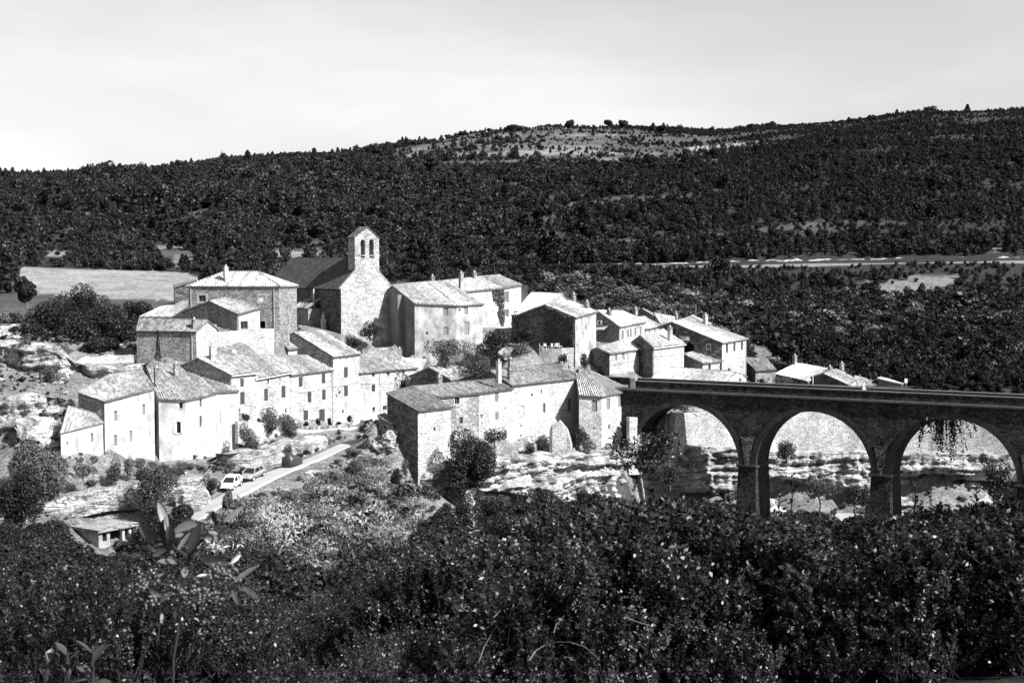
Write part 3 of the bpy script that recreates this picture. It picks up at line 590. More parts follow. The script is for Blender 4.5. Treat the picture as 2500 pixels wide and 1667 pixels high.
def tile_slope(mb, P0, P1, Q1, Q0, lift=.07, pitch=.34, clip=False, hgt=.1):
    P0, P1, Q0, Q1 = Vector(P0), Vector(P1), Vector(Q0), Vector(Q1)
    W = (P1 - P0).length; L = ((Q0 - P0).length + (Q1 - P1).length) / 2
    nrm = (P1 - P0).cross((Q0 + Q1) / 2 - P0).normalized()
    if nrm.z < 0: nrm = -nrm
    nc = max(3, int(W / pitch)); nr = max(2, int(L / .42)); prof = [0, hgt, hgt * 1.15, hgt * .1]
    ph = random.random() * 50
    if clip:
        e = (P1 - P0) / W; upv = nrm.cross(e); upv = upv if upv.z > 0 else -upv
        pl = sorted([((Q0 - P0).dot(e), (Q0 - P0).dot(upv)), ((Q1 - P0).dot(e), (Q1 - P0).dot(upv))]); xs = [0, pl[0][0], pl[1][0] + 1e-4, W]; hs = [0, pl[0][1], pl[1][1], 0]
    grid = []
    for j in range(nr + 1):
        row = []
        for i in range(nc * 4 + 1):
            s = i / (nc * 4); t = j / nr
            if clip:
                hh = float(np.interp(s * W, xs, hs)); p = P0 + e * (s * W) + upv * (t * hh); uvv = (s * W, t * hh)
            else:
                p = (P0 * (1 - s) + P1 * s) * (1 - t) + (Q0 * (1 - s) + Q1 * s) * t; uvv = (s * W, t * L)
            col = i // 4; jit = math.sin(col * 12.9 + j * 7.3 + ph) * .012
            sag = -.05 * math.sin(math.pi * t) * math.sin(s * W * .7 + ph)
            p = p + nrm * (lift + prof[i % 4] + jit + sag * (0 if clip else 1)); row.append((mb.vert(p), (uvv[0] + ph * 7, uvv[1])))
        grid.append(row)
    for j in range(nr):
        for i in range(nc * 4):
            q = (grid[j][i], grid[j][i + 1], grid[j + 1][i + 1], grid[j + 1][i]); mb.face([k[0] for k in q], [k[1] for k in q])
    # soffit and edges
    lo = nrm * -.1
    b = [p + lo for p in (P0, P1, Q1, Q0)]; tp = [p + nrm * lift for p in (P0, P1, Q1, Q0)]
    mb.poly(b[::-1])
    for k in range(4):
        mb.poly([b[k], b[(k + 1) % 4], tp[(k + 1) % 4], tp[k]])
WT = {'S': ('shutter', None), 'X': ('shutter', None)}
def add_window(root, code, o, a, n, s0, s1, z0, z1):
    """a window, shutter or door set into its opening; codes as in the table above"""
    base = code.rstrip('+'); up = Vector((0, 0, 1)); w, h = s1 - s0, z1 - z0
    pt = lambda s, z, d=0: Vector((o.x, o.y, 0)) + a * s - n * d + up * z
    if '+' in code:
        k = .3 if '++' in code else .16
        m = MB(); pr = .035
        for (x0, x1, y0, y1) in ((s0 - k, s1 + k, z1, z1 + k), (s0 - k * 1.2, s1 + k * 1.2, z0 - k * .8, z0), (s0 - k, s0, z0, z1), (s1, s1 + k, z0, z1)):
            m.box(pt(x0, y0, .05), a * (x1 - x0), n * (.05 + pr), up * (y1 - y0))
        m.build('window_surround', M_DRESS, root)
    if base in ('S', 'X', 'W', 'G', 'Wg', 'Wd'):
        mat = {'S': M_SHUT, 'X': M_SHUT, 'W': M_SHUTW, 'G': M_SHUTG, 'Wg': M_SHUTP, 'Wd': M_SHUTP}[base]
        nm = 'door' if base == 'X' else 'shutter'
        d = .04 if base in 'SXG' else .24 if base == 'Wd' else .13
        for k in range(2):
            x0 = s0 + w * k / 2 + .015; ww = w / 2 - .03
            m = MB(); m.box(pt(x0, z0 + .02, d + .05), a * ww, n * .05, up * (h - .04))
            for f in (.08, .5, .9): m.box(pt(x0 + .04, z0 + h * f, d), a * (ww - .08), n * .022, up * .09)
            nb = max(2, int(ww / .14))
            for j in range(1, nb): m.box(pt(x0 + ww * j / nb, z0 + .05, d), a * .015, n * .012, up * (h - .1))
            m.build(nm, mat, root)
        m = MB(); m.box(pt(s0, z0, .34), a * w, n * .03, up * h); m.build('window', M_VOID, root)
        return
    if base in ('H', 'E', 'A'):
        m = MB(); m.box(pt(s0 - .02, z0 - .02, .55), a * (w + .04), n * .03, up * (h + .04))
        for q in (0, 1):
            m.box(pt(s0 - .03 if q == 0 else s1, z0, .55), a * .03, n * .33, up * h)
            m.box(pt(s0, z0 - .03 if q == 0 else z1, .55), a * w, n * .33, up * .03)
        m.build('window' if base != 'A' else 'doorway', M_VOID, root); return
    # glazed window: pane with frame and glazing bars
    m = MB(); m.box(pt(s0, z0, .2), a * w, n * .02, up * h); win = m.build('window', M_GLASS, root)
    m = MB(); t = .06
    m.box(pt(s0, z0, .16), a * t, n * .05, up * h); m.box(pt(s1 - t, z0, .16), a * t, n * .05, up * h)
    m.box(pt(s0 + t, z0, .16), a * (w - 2 * t), n * .05, up * t); m.box(pt(s0 + t, z1 - t, .16), a * (w - 2 * t), n * .05, up * t)
    if w > .6: m.box(pt((s0 + s1) / 2 - .025, z0 + t, .155), a * .05, n * .04, up * (h - 2 * t))
    m.build('frame', M_FRAMED if base == 'D' else M_FRAME, win)
    if not '+' in code:
        m = MB(); m.box(pt(s0 - .08, z0 - .09, .1), a * (w + .16), n * .16, up * .085); m.build('sill', M_DRESS, win)
    if base in ('O', 'Gs'):
        for k in (0, 1):
            m = MB(); x0 = s0 - w * .52 if k == 0 else s1 + .02; hw = w * .5
            m.box(pt(x0, z0, -.03), a * hw, n * .045, up * h)
            for f in (.05, .48, .9): m.box(pt(x0 + .03, z0 + h * f, -.075), a * (hw - .06), n * .02, up * .08)
            m.build('shutter', M_SHUTW if base == 'O' else M_SHUTG, root)
M_SHUTP = m_flat('faded_shutter', .2, .8)
M_FRAMED = m_flat('weathered_frame', .16)
def chimney(parent, base, h, w=.55, mat=None):
    b = Vector(base); m = MB(); a = Vector((.82, .57, 0)) * w; c = Vector((-.57, .82, 0)) * w * 1.1
    m.cbox(b - Vector((0, 0, .8)), a, c, (0, 0, h + .8)); m.cbox(b + Vector((0, 0, h)), a * 1.25, c * 1.25, (0, 0, .1))
    ch = m.build('chimney', mat or MS_MID, parent)
    m = MB(); m.lathe(b + Vector((0, 0, h + .1)), [(w * .3, 0), (w * .26, .3), (w * .32, .36)], 8); m.build('chimney_pot', M_TERRA, ch)
def dish(parent, c, r=.34):
    m = MB(); c = Vector(c); d = Vector((.55, -.75, .35)).normalized(); x = d.cross(Vector((0, 0, 1))).normalized(); y = d.cross(x)
    ring = []
    for rr, dd in ((.02, -.12), (.6, -.08), (1, 0)):
        ring.append([m.vert(c + (x * math.cos(k * .5236) + y * math.sin(k * .5236)) * r * rr + d * dd) for k in range(12)])
    for k in range(2):
        for j in range(12): m.face((ring[k][j], ring[k][(j + 1) % 12], ring[k + 1][(j + 1) % 12], ring[k + 1][j]))
    m.tube([c - d * .12, c - Vector((0, 0, .8))], .025, 5); m.tube([c - d * .1, c + d * .4], .015, 4); m.build('satellite_dish', M_METAL, parent)
def cable(parent, p, q, sag, n=14, r=.018):
    m = MB(); m.tube([p.lerp(q, k / n) + Vector((0, 0, -sag * 4 * (k / n) * (1 - k / n))) for k in range(n + 1)], r, 4); m.build('cable', M_DKMETAL, parent)
def build_house(id):
    h = HS[id]; zid = h['z']; Fp, Rp, Kp, Bz = h['Fp'], h['Rp'], h['Kp'], h['Bz']; a0, b0 = h['a'], h['b']
    n = len(Fp); zlow = min(Bz) - 2.5
    root = thing(h['n'], h['label'], h.get('cat', 'house'), (Fp[0].x, Fp[0].y, min(Bz)))
    h['root'] = root
    wall_mat = h['wall']; planes = {}
    ws = {}
    for i in range(n - 1):
        d = Fp[i + 1] - Fp[i]; d.z = 0; L = d.length; d.normalize(); ws[i] = (Fp[i], d, Vector((d.y, -d.x, 0)), [(0, zlow), (L, zlow), (L, Fp[i + 1].z), (0, Fp[i].z)])
    for key, k in (('L', 0), ('R', -1)):
        f = Fp[k]; seq = [(f, f.z)]
        if 'hip' in h: seq.append((Kp[k], Kp[k].z))
        else:
            seq.append((Rp[k], Rp[k].z))
            if Kp: seq.append((Kp[k], Kp[k].z))
        e = seq[-1][0] - f; e.z = 0
        if key == 'L':   # seen from outside the left wall runs from the back to the front
            d = (-e).normalized(); o = seq[-1][0]; pts = [((p - o).dot(d), z) for p, z in seq][::-1]
        else:
            d = e.normalized(); o = f; pts = [((p - o).dot(d), z) for p, z in seq]
        L = pts[-1][0]
        ws[key] = (o, d, Vector((d.y, -d.x, 0)), [(0, zlow), (L, zlow)] + pts[::-1])
    holes = {k: [] for k in ws}; wins = []
    for w in h.get('win', []):
        code, key, x0, y0, x1, y1 = w; o, d, nn, outer = ws[key]
        um = px(zid, (x0 + x1) / 2, (y0 + y1) / 2)
        sx = [(hit_plane(*px(zid, x, (y0 + y1) / 2), o, nn) - o).dot(d) for x in (x0, x1)]
        zz = [hit_plane(um[0], px(zid, 0, y)[1], o, nn).z for y in (y1, y0)]
        Lmax = max(p[0] for p in outer); s0, s1 = max(min(sx), .08), min(max(sx), Lmax - .08)
        if s1 - s0 < .1: continue
        z0, z1 = zz
        if key in ws and not isinstance(key, str):
            top = min(outer[2][1], outer[3][1]) - .1; z1 = min(z1, top)
        if code[0] == 'A': hp = arch_pts(s0, s1, z0, z1)
        elif code[0] == 'E': hp = [((s0 + s1) / 2 + (s1 - s0) / 2 * math.cos(k * math.pi / 6), (z0 + z1) / 2 + (z1 - z0) / 2 * math.sin(k * math.pi / 6)) for k in range(12)]
        else: hp = [(s0, z0), (s1, z0), (s1, z1), (s0, z1)]
        holes[key].append(hp); wins.append((code, key, s0, s1, z0, z1))
    mats = {}
    for k, (o, d, nn, outer) in ws.items():
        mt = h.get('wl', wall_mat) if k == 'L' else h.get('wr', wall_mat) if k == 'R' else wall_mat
        mb = mats.setdefault(mt.name, (MB(), mt))[0]; wall_panel(mb, o, d, nn, outer, holes[k])
    mb = mats[wall_mat.name][0]
    back = Kp or Rp
    for i in range(n - 1):
        q, p = back[i], back[i + 1]
        mb.poly([Vector((p.x, p.y, zlow)), Vector((q.x, q.y, zlow)), q, p])
    for m, mt in mats.values(): m.build('wall', mt, root)
    for code, key, s0, s1, z0, z1 in wins: add_window(root, code, ws[key][0], ws[key][1], ws[key][2], s0, s1, z0, z1)
    # roof
    m = MB(); pit = .4 if h.get('tile_big') else .34
    ov, side = .32, .14
    ext = lambda f, r, q=ov: f + (f - r).normalized() * q
    if 'hip' in h:
        R0, R1 = Rp; c = [ext(Fp[0], R0), ext(Fp[1], R1), ext(Kp[1], R1), ext(Kp[0], R0)]
        for p, q, r, s in ((c[0], c[1], R1, R0), (c[1], c[2], R1, R1), (c[2], c[3], R0, R1), (c[3], c[0], R0, R0)): tile_slope(m, p, q, r, s, pitch=pit, clip=True, hgt=.12)
        for p, q in ((c[0], R0), (c[1], R1), (R0, R1), (c[2], R1)): m.tube([p + Vector((0, 0, .12)), q + Vector((0, 0, .12))], .13, 6)
        slopes = [(c[0], c[1])]
    else:
        slopes = []
        FF = [ext(f, r) for f, r in zip(Fp, Rp)]; RR = [r.copy() for r in Rp]
        KK = [ext(k, r) for k, r in zip(Kp, Rp)] if Kp else None
        for arr in (FF, RR) + ((KK,) if KK else ()):
            d0 = (arr[0] - arr[1]).normalized() if (arr[0] - arr[1]).length > .5 else -a0
            d1 = (arr[-1] - arr[-2]).normalized() if (arr[-1] - arr[-2]).length > .5 else a0
            arr[0] += d0 * side; arr[-1] += d1 * side
        for i in range(n - 1):
            tile_slope(m, FF[i], FF[i + 1], RR[i + 1], RR[i], pitch=pit); slopes.append((FF[i], FF[i + 1]))
            if KK: tile_slope(m, KK[i + 1], KK[i], RR[i], RR[i + 1], pitch=pit)
            if (RR[i + 1] - RR[i]).length > .4: m.tube([RR[i] + Vector((0, 0, .1)), RR[i + 1] + Vector((0, 0, .1))], .11, 6)
    roof = m.build('roof', h['roof'], root)
    # row of tile ends under the eaves
    m = MB()
    for i in range(n - 1):
        d = Fp[i + 1] - Fp[i]; L = d.length; d.normalize(); nn = Vector((d.y, -d.x, 0)); nn.z = 0; nn.normalize()
        zd = Vector((0, 0, 1))
        m.box(Fp[i] - zd * .16 - nn * .02, d * L, nn * .12, zd * .07)
        k = 0
        while k * .27 < L - .1:
            m.box(Fp[i] + d * (k * .27 + .02) - zd * .085 + nn * .003, d * .13, nn * .22, zd * .07); k += 1
    m.build('cornice', M_DRESS, roof)
    def on_roof(x, y):
        u, v = px(zid, x, y); nn = (Fp[-1] - Fp[0]).cross(Rp[0] - Fp[0]).normalized(); return hit_plane(u, v, Fp[0], nn)
    for (x, y, fr, hh) in h.get('chim', []):
        if 0 <= fr <= 1: p = on_roof(x, y)
        else:
            Y = Fp[0].y + (Rp[0].y - Fp[0].y) * fr + .3; p = PZ(zid, x, y, Y)
        chimney(roof, p, hh, .55 if hh > .8 else .4, MS_MID if hh < 1.5 else MP_GREY)
    for (x, y) in h.get('dish', []): dish(roof, on_roof(x, y) + Vector((0, 0, .5)))
    for (x, y, hh) in h.get('aerial', []):
        p = PZ(zid, x, y, Rp[0].y); m = MB(); m.tube([p - Vector((0, 0, .5)), p + Vector((0, 0, hh))], .03, 5); m.build('aerial', M_METAL, roof)
    for (i, f) in h.get('pipe', []):
        o, d, nn, outer = ws[i]; L = outer[1][0]; q = o + d * (L * f) + nn * .08; m = MB()
        m.tube([Vector((q.x, q.y, Fp[i].z - .15)), Vector((q.x, q.y, min(Bz) - .3))], .055, 6); m.build('drainpipe', M_METAL if wall_mat is not MP_WHITE else M_DKMETAL, root)
    if h.get('gutter'):
        m = MB(); o, d, nn, outer = ws[0]; L = outer[1][0]; q = slopes[0]
        m.tube([q[0] + Vector((0, 0, -.08)) + nn * .06, q[1] + Vector((0, 0, -.08)) + nn * .06], .08, 6); m.build('gutter', M_LTMETAL, roof)
    for (i, x0, y0, x1, y1, sag) in h.get('cable', []):
        o, d, nn, outer = ws[i]; p = hit_plane(*px(zid, x0, y0), o + nn * .06, nn); q = hit_plane(*px(zid, x1, y1), o + nn * .06, nn)
        cable(root, p, q, sag * ZT[zid][2] * p.y / F)
    for (i, x0, y0) in h.get('lamp', []):
        o, d, nn, outer = ws[i]; p = hit_plane(*px(zid, x0, y0), o, nn); m = MB()
        m.tube([p + Vector((0, 0, .3)), p + nn * .5 + Vector((0, 0, .45)), p + nn * .6 + Vector((0, 0, .2))], .025, 5); m.lathe(p + nn * .6 + Vector((0, 0, -.2)), [(.1, 0), (.17, .3), (.05, .42)], 6); m.build('wall_lantern', M_DKMETAL, root)
    h['ws'] = ws; h['roofo'] = roof
for id in HS: build_house(id)

# ------------------------------------------------------------------ church
UP = Vector((0, 0, 1))
def church():
    yw = R(37); a = Vector((math.cos(yw), math.sin(yw), 0)); nG = Vector((a.y, -a.x, 0)); b = -nG      # a along the gable, b back along the nave
    c0 = P(*px(1, 1789, 612), 224); c1 = on_yaw(c0, px(1, 2207, 600)[0], 37); W = (c1 - c0).length; ze = c0.z
    zr = z_of(px(1, 0, 366)[1], c0.y + a.y * W / 2); zb = z_of(px(1, 0, 1000)[1], c0.y) - 3; LN = 25.0
    mid = c0 + a * (W / 2); root = thing('church', 'stone church with a twin-arched bell gable and a dark slab roof', 'church', (c0.x, c0.y, zb + 3))
    # gable wall
    m = MB(); cz = hit_plane(*px(1, 2005, 552), c0, nG); sc = (cz - c0).dot(a); r = .42
    lun = [(sc + r * math.cos(math.pi * k / 8), cz.z - .1 + r * math.sin(math.pi * k / 8)) for k in range(9)]
    wall_panel(m, c0, a, nG, [(0, zb), (W, zb), (W, ze), (W / 2, zr), (0, ze)], [lun], .4); m.build('gable_wall', MS_ASHLAR, root)
    m = MB(); m.box(c0 + a * (sc - .6) + UP * (cz.z - .3 - c0.z) - nG * .42, a * 1.2, -nG * .05, UP * 1); m.build('window', M_VOID, root)
    m = MB()
    wall_panel(m, c0 + b * LN, -b, -a, [(0, zb), (LN, zb), (LN, ze), (0, ze)], []); wall_panel(m, c1, b, a, [(0, zb), (LN, zb), (LN, ze), (0, ze)], [])
    wall_panel(m, c1 + b * LN, -a, b, [(0, zb), (W, zb), (W, ze), (W / 2, zr), (0, ze)], []); m.build('nave_wall', MS_DARK, root)  # nave sides in the dark stone, their shade put into the colour
    m = MB(); R0, R1 = mid + UP * (zr - ze), mid + b * LN + UP * (zr - ze)
    sl = (zr - ze) / (W / 2); o1 = -a * .3 - UP * .3 * sl; o2 = a * .3 - UP * .3 * sl
    tile_slope(m, c0 + b * (LN + .2) + o1, c0 + o1 + b * .12, R0 + b * .12, R1 + b * .2, pitch=.5, hgt=.015); tile_slope(m, c1 + o2 + b * .12, c1 + b * (LN + .2) + o2, R1 + b * .2, R0 + b * .12, pitch=.5, hgt=.02)
    rf = m.build('roof', MT_SLATE, root)
    m = MB()
    for s, e in ((c0 + o1, R0), (c1 + o2, R0)):       # coping along the gable
        d = e - s; m.box(s + UP * .02 - nG * .3, d, nG * .38, UP * .16)
    m.build('coping', M_DRESS, rf)
    m = MB(); 
    for k in range(40): m.box(c0 + b * (.4 + k * .6) - UP * .32 - a * .16, b * .3, -a * .12 + a * .28, UP * .2)
    m.build('corbel_table', MS_MID, root)
    # bell gable
    T = b * 2.0
    s0 = (hit_plane(*px(1, 1903, 400), c0, nG) - c0).dot(a); s1 = (hit_plane(*px(1, 2101, 400), c0, nG) - c0).dot(a)
    zz = lambda y: hit_plane(*px(1, 2000, y), c0, nG).z
    zt, zs, zlo = zz(118), zz(204), zz(560) ; sm = (s0 + s1) / 2
    ops = []
    for x0, x1, y0 in ((1950, 1986, 218), (2020, 2057, 215)):
        q0 = (hit_plane(*px(1, x0, 300), c0, nG) - c0).dot(a); q1 = (hit_plane(*px(1, x1, 300), c0, nG) - c0).dot(a); ops.append(arch_pts(q0, q1, zz(369), zz(y0), 10))
    bo = c0 + nG * .03; m = MB()
    outer = [(s0, zlo), (s1, zlo), (s1, zs), (sm, zt), (s0, zs)]
    wall_panel(m, bo, a, nG, outer, ops, 2.06)
    bo2 = bo - nG * 2.06
    L = s1 - s0; fl = lambda l: [(s1 - (s - s0) - s0, z) for s, z in l]
    wall_panel(m, bo2 + a * s1, -a, -nG, [(s1 - s, z) for s, z in outer][::-1], [[(s1 - s, z) for s, z in o][::-1] for o in ops], .01)
    for s, d in ((s0, -1), (s1, 1)):
        p = bo + a * s; q = bo2 + a * s
        pts = [Vector((p.x, p.y, zlo)), Vector((q.x, q.y, zlo)), Vector((q.x, q.y, zs)), Vector((p.x, p.y, zs))]; m.poly(pts if d > 0 else pts[::-1])
    tw = m.build('bell_gable', MS_ASHLAR, root)
    m = MB(); k = .12
    A0, A1, AT = bo + a * (s0 - .15), bo + a * (s1 + .15), bo + a * sm
    setz = lambda p, z: Vector((p.x, p.y, z))
    for e0, tp in ((setz(A0, zs - .1), setz(AT, zt)), (setz(A1, zs - .1), setz(AT, zt))):
        m.box(e0 + nG * .12, tp - e0, -nG * 2.3, UP * .16)
    m.build('bell_gable_roof', MS_DARK, tw)
    m = MB(); zc = zz(352); m.box(setz(A0, zc) + nG * .05, a * (s1 - s0 + .3), -nG * .06, UP * .14); m.build('string_course', MS_ASHLAR, tw)
    for o in ops:       # bells hanging in the arches
        x = (o[0][0] + o[1][0]) / 2; z = max(q[1] for q in o) - .45; c = setz(bo + a * x - nG * 1.0, z)
        m = MB(); m.lathe(c - UP * .75, [(.34, 0), (.28, .12), (.2, .4), (.17, .6), (.05, .72)], 10); m.box(c - a * .45 - nG * .06, a * .9, nG * .12, UP * .12); m.build('bell', M_DKMETAL, tw)
    # buttress pilaster, side chapel and calvary niche on the dark side
    q = hit_plane(*px(1, 1565, 800), c0 - a * .5, a); m = MB(); m.box(setz(q, zb), b * .7, a * .55, UP * (ze - zb - .4)); m.build('buttress', MS_MID, root)
    q = hit_plane(*px(1, 1565, 800), c0 - a * .6, a); m = MB(); m.tube([setz(q + nG * .06, ze - .3), setz(q + nG * .06, zb)], .09, 6); m.build('drainpipe', M_LTMETAL, root)
    q = hit_plane(*px(1, 1520, 850), c0 - a * 2.2, a)
    m = MB(); zc1 = z_of(px(1, 0, 785)[1], q.y); m.box(setz(q, zb), b * 4.5, a * 2.2, UP * (zc1 - zb)); m.build('chapel_wall', MS_MID, root)
    m = MB(); p0 = setz(q, zc1) - a * .2; tile_slope(m, p0 + b * 4.6, p0 - b * .1, p0 - b * .1 + a * 2.4 + UP * 1.5, p0 + b * 4.6 + a * 2.4 + UP * 1.5); m.build('chapel_roof', MT_DARK, root)
    q = hit_plane(*px(1, 1645, 960), c0 - a * .7, a); m = MB(); z0 = z_of(px(1, 0, 965)[1], q.y)
    m.cbox(setz(q, z0 - .5), a * .6, b * .7, UP * 2.2); m.cbox(setz(q, z0 + 1.7), a * .8, b * .95, UP * .12); m.lathe(setz(q, z0 + 1.82), [(.3, 0), (.26, .35), (.32, .55), (.12, .95), (.03, 1.3)], 8); m.build('niche_pedestal', MP_GREY, root)
church()

# buttress block of the broad plaster house
h = HS['manor']; f = h['Fp'][0]; nL = h['ws']['L'][2]; dL = h['ws']['L'][1]
q = hit_plane(*px(2, 332, 600), f + nL * .0, nL); m = MB()
zt = z_of(px(2, 0, 400)[1], q.y); m.box(Vector((q.x, q.y, h['Bz'][0] - 4)) - dL * .7, dL * .7, nL * 1.0, UP * (zt - h['Bz'][0] + 4)); m.box(Vector((q.x, q.y, zt)) - dL * .8, dL * .85, nL * 1.05, UP * .15)
m.build('buttress', MP_MID, h['root'])

# ------------------------------------------------------------------ walls along the lanes
def strip_wall(name, label, zid, pts, th, mat, cat='wall', cap=None, extra=1.5, jag=0.0):
    """pts (x, ytop, ybottom, Y)"""
    tp = [PZ(zid, x, y0, Y) for x, y0, y1, Y in pts]; zb = [z_of(px(zid, 0, y1)[1], Y) - extra for x, y0, y1, Y in pts]
    m = MB(); root = thing(name, label, cat, (tp[0].x, tp[0].y, zb[0] + extra)); bk = []
    # resample
    T, B = [], []
    for k in range(len(tp) - 1):
        n = max(1, int((tp[k + 1] - tp[k]).length / .8)) if jag else 1
        for j in range(n):
            t = j / n; T.append(tp[k].lerp(tp[k + 1], t) + UP * random.uniform(-jag, jag)); B.append(zb[k] * (1 - t) + zb[k + 1] * t)
    T.append(tp[-1]); B.append(zb[-1])
    N = []
    for k in range(len(T)):
        d = T[min(k + 1, len(T) - 1)] - T[max(k - 1, 0)]; d.z = 0; d.normalize(); N.append(Vector((-d.y, d.x, 0)) * th)
    for k in range(len(T) - 1):
        p, q = T[k], T[k + 1]; pb, qb = Vector((p.x, p.y, B[k])), Vector((q.x, q.y, B[k + 1])); n0, n1 = N[k], N[k + 1]
        m.poly([pb, qb, q, p]); m.poly([p, q, q + n1, p + n0]); m.poly([qb + n1, pb + n0, p + n0, q + n1])
    m.poly([Vector((T[0].x, T[0].y, B[0])), T[0], T[0] + N[0], Vector((T[0].x, T[0].y, B[0])) + N[0]])
    m.poly([Vector((T[-1].x, T[-1].y, B[-1])), Vector((T[-1].x, T[-1].y, B[-1])) + N[-1], T[-1] + N[-1], T[-1]])
    m.build('masonry', mat, root)
    if cap:
        m = MB()
        for k in range(len(T) - 1): m.box(T[k] - N[k] * .1 / th, T[k + 1] - T[k], N[k] * (1 + .2 / th), UP * .1)
        m.build('coping', cap, root)
    return root
strip_wall('retaining_wall', 'pale rubble retaining wall below the hip-roofed house, with tufts growing in it', 1, [(742, 985, 1200, 198), (900, 968, 1250, 199), (1080, 955, 1250, 200), (1238, 950, 1250, 201)], .6, MS_LIGHT, jag=.05)
strip_wall('terrace_wall', 'rubble wall carrying the terrace with flowerpots in front of the row of houses', 5, [(440, 832, 920, 183), (560, 828, 950, 185.5), (660, 848, 960, 187.5), (980, 905, 985, 194), (1200, 898, 1000, 198), (1418, 880, 975, 202)], .5, MS_LIGHT, jag=.04)
strip_wall('road_wall', 'stepped stone wall along the lower side of the road up to the little hut', 5, [(1200, 1120, 1215, 180), (1320, 1075, 1215, 183), (1440, 1030, 1215, 186), (1520, 1000, 1215, 187.5), (1530, 985, 1200, 187.7), (1660, 962, 1190, 185), (1790, 940, 1160, 183)], .5, MS_LIGHT, jag=.05)
strip_wall('garden_wall', 'pale plastered wall beside the chimney of the stone house with small windows', 5, [(1790, 312, 420, 220), (2022, 326, 430, 221)], .4, MP_WHITE)
strip_wall('rampart_wall', 'tall rubble rampart seen through the three arches', 14, [(418, 222, 470, 206), (600, 215, 520, 207.3), (830, 200, 540, 208.3), (1060, 180, 560, 209), (1800, 70, 660, 210.6), (2300, 40, 680, 210.6), (3200, 60, 700, 208.6), (4200, 100, 720, 204.5)], 1.2, MS_LIGHT, jag=.15, extra=3)
strip_wall('rampart_return', 'short dark return of the rampart left of its lit face, under the first arch', 14, [(250, 205, 400, 211), (414, 222, 560, 205.9)], .8, MS_MID, jag=.1, extra=3)  # darker stone than the rampart face: shade of the return put into colour
strip_wall('abutment_wall', 'small lit wall between the corner house and the first arch', 6, [(2072, 532, 720, 203.5), (2176, 534, 720, 205)], .6, MS_LIGHT, extra=5)
strip_wall('ruined_wall', 'tall ruined fragment of wall under the big stone house', 6, [(1415, 640, 800, 199), (1440, 585, 900, 198.5), (1500, 572, 900, 198.3), (1560, 640, 900, 198.2), (1590, 740, 900, 198)], .9, MS_LIGHT, jag=.25, extra=3)
strip_wall('dry_stone_wall', 'crumbling dry stone wall on the pale rocks left of the small stone house', 4, [(430, 245, 300, 191), (560, 175, 290, 193), (800, 165, 280, 194), (1000, 150, 270, 194.5), (1110, 160, 250, 194)], .6, MS_LIGHT, jag=.15)
strip_wall('garden_terrace', 'low stone terrace with garden seats below the ivy-clad gable', 2, [(1630, 900, 1000, 214.5), (1750, 915, 1020, 213.6), (1850, 905, 1040, 213), (1965, 900, 1060, 213)], .5, MS_LIGHT, jag=.08)

# ------------------------------------------------------------------ roads
def ribbon(name, L, Rr, mat, lift=.1, label=None):
    A = [PZ(*p) for p in L]; B = [PZ(*p) for p in Rr]; v = []; n = 8; res = []
    for k in range(len(A) - 1):
        for j in range(6):
            t = j / 6; res.append((A[k].lerp(A[k + 1], t), B[k].lerp(B[k + 1], t)))
    res.append((A[-1], B[-1])); f = []
    for p, q in res:
        for i in range(n + 1): v.append(tuple(p.lerp(q, i / n) + UP * lift))
        for i in (0, n): v.append(tuple((p if i == 0 else q) - UP * .8))
    w = n + 3
    for k in range(len(res) - 1):
        for i in range(n): f.append((k * w + i, k * w + i + 1, (k + 1) * w + i + 1, (k + 1) * w + i))
        f.append((k * w + n + 1, k * w, (k + 1) * w, (k + 1) * w + n + 1)); f.append((k * w + n, k * w + n + 2, (k + 1) * w + n + 2, (k + 1) * w + n))
    return tag(npmesh(name, np.array(v), np.array(f), mat, smooth=True), kind='structure')
M_HILLROAD = m_plaster('hillside_asphalt', .22, .3, .2)
ribbon('road', ROAD_L, ROAD_R, M_ROAD, .16)
ribbon('hillside_road', [(20, x, y, 388) for x, y in ((1060, 609), (1200, 613), (1300, 614.5), (1500, 614.5), (1720, 612), (1900, 608.5), (2150, 604.5), (2350, 602), (2500, 602))], [(20, x, y, 383.5) for x, y in ((1060, 611.5), (1200, 615.8), (1300, 617.5), (1500, 617.5), (1720, 615.2), (1900, 611.5), (2150, 607.5), (2350, 605), (2500, 605))], M_HILLROAD, .5)
ribbon('river_road', [(0, 1700, 1258, 205), (0, 1900, 1256, 206), (0, 2100, 1256, 206), (0, 2400, 1256, 205), (0, 2600, 1256, 204)], [(0, 1690, 1275, 200), (0, 1900, 1275, 200), (0, 2100, 1275, 200), (0, 2400, 1275, 200), (0, 2600, 1275, 199)], M_ROAD, .3)

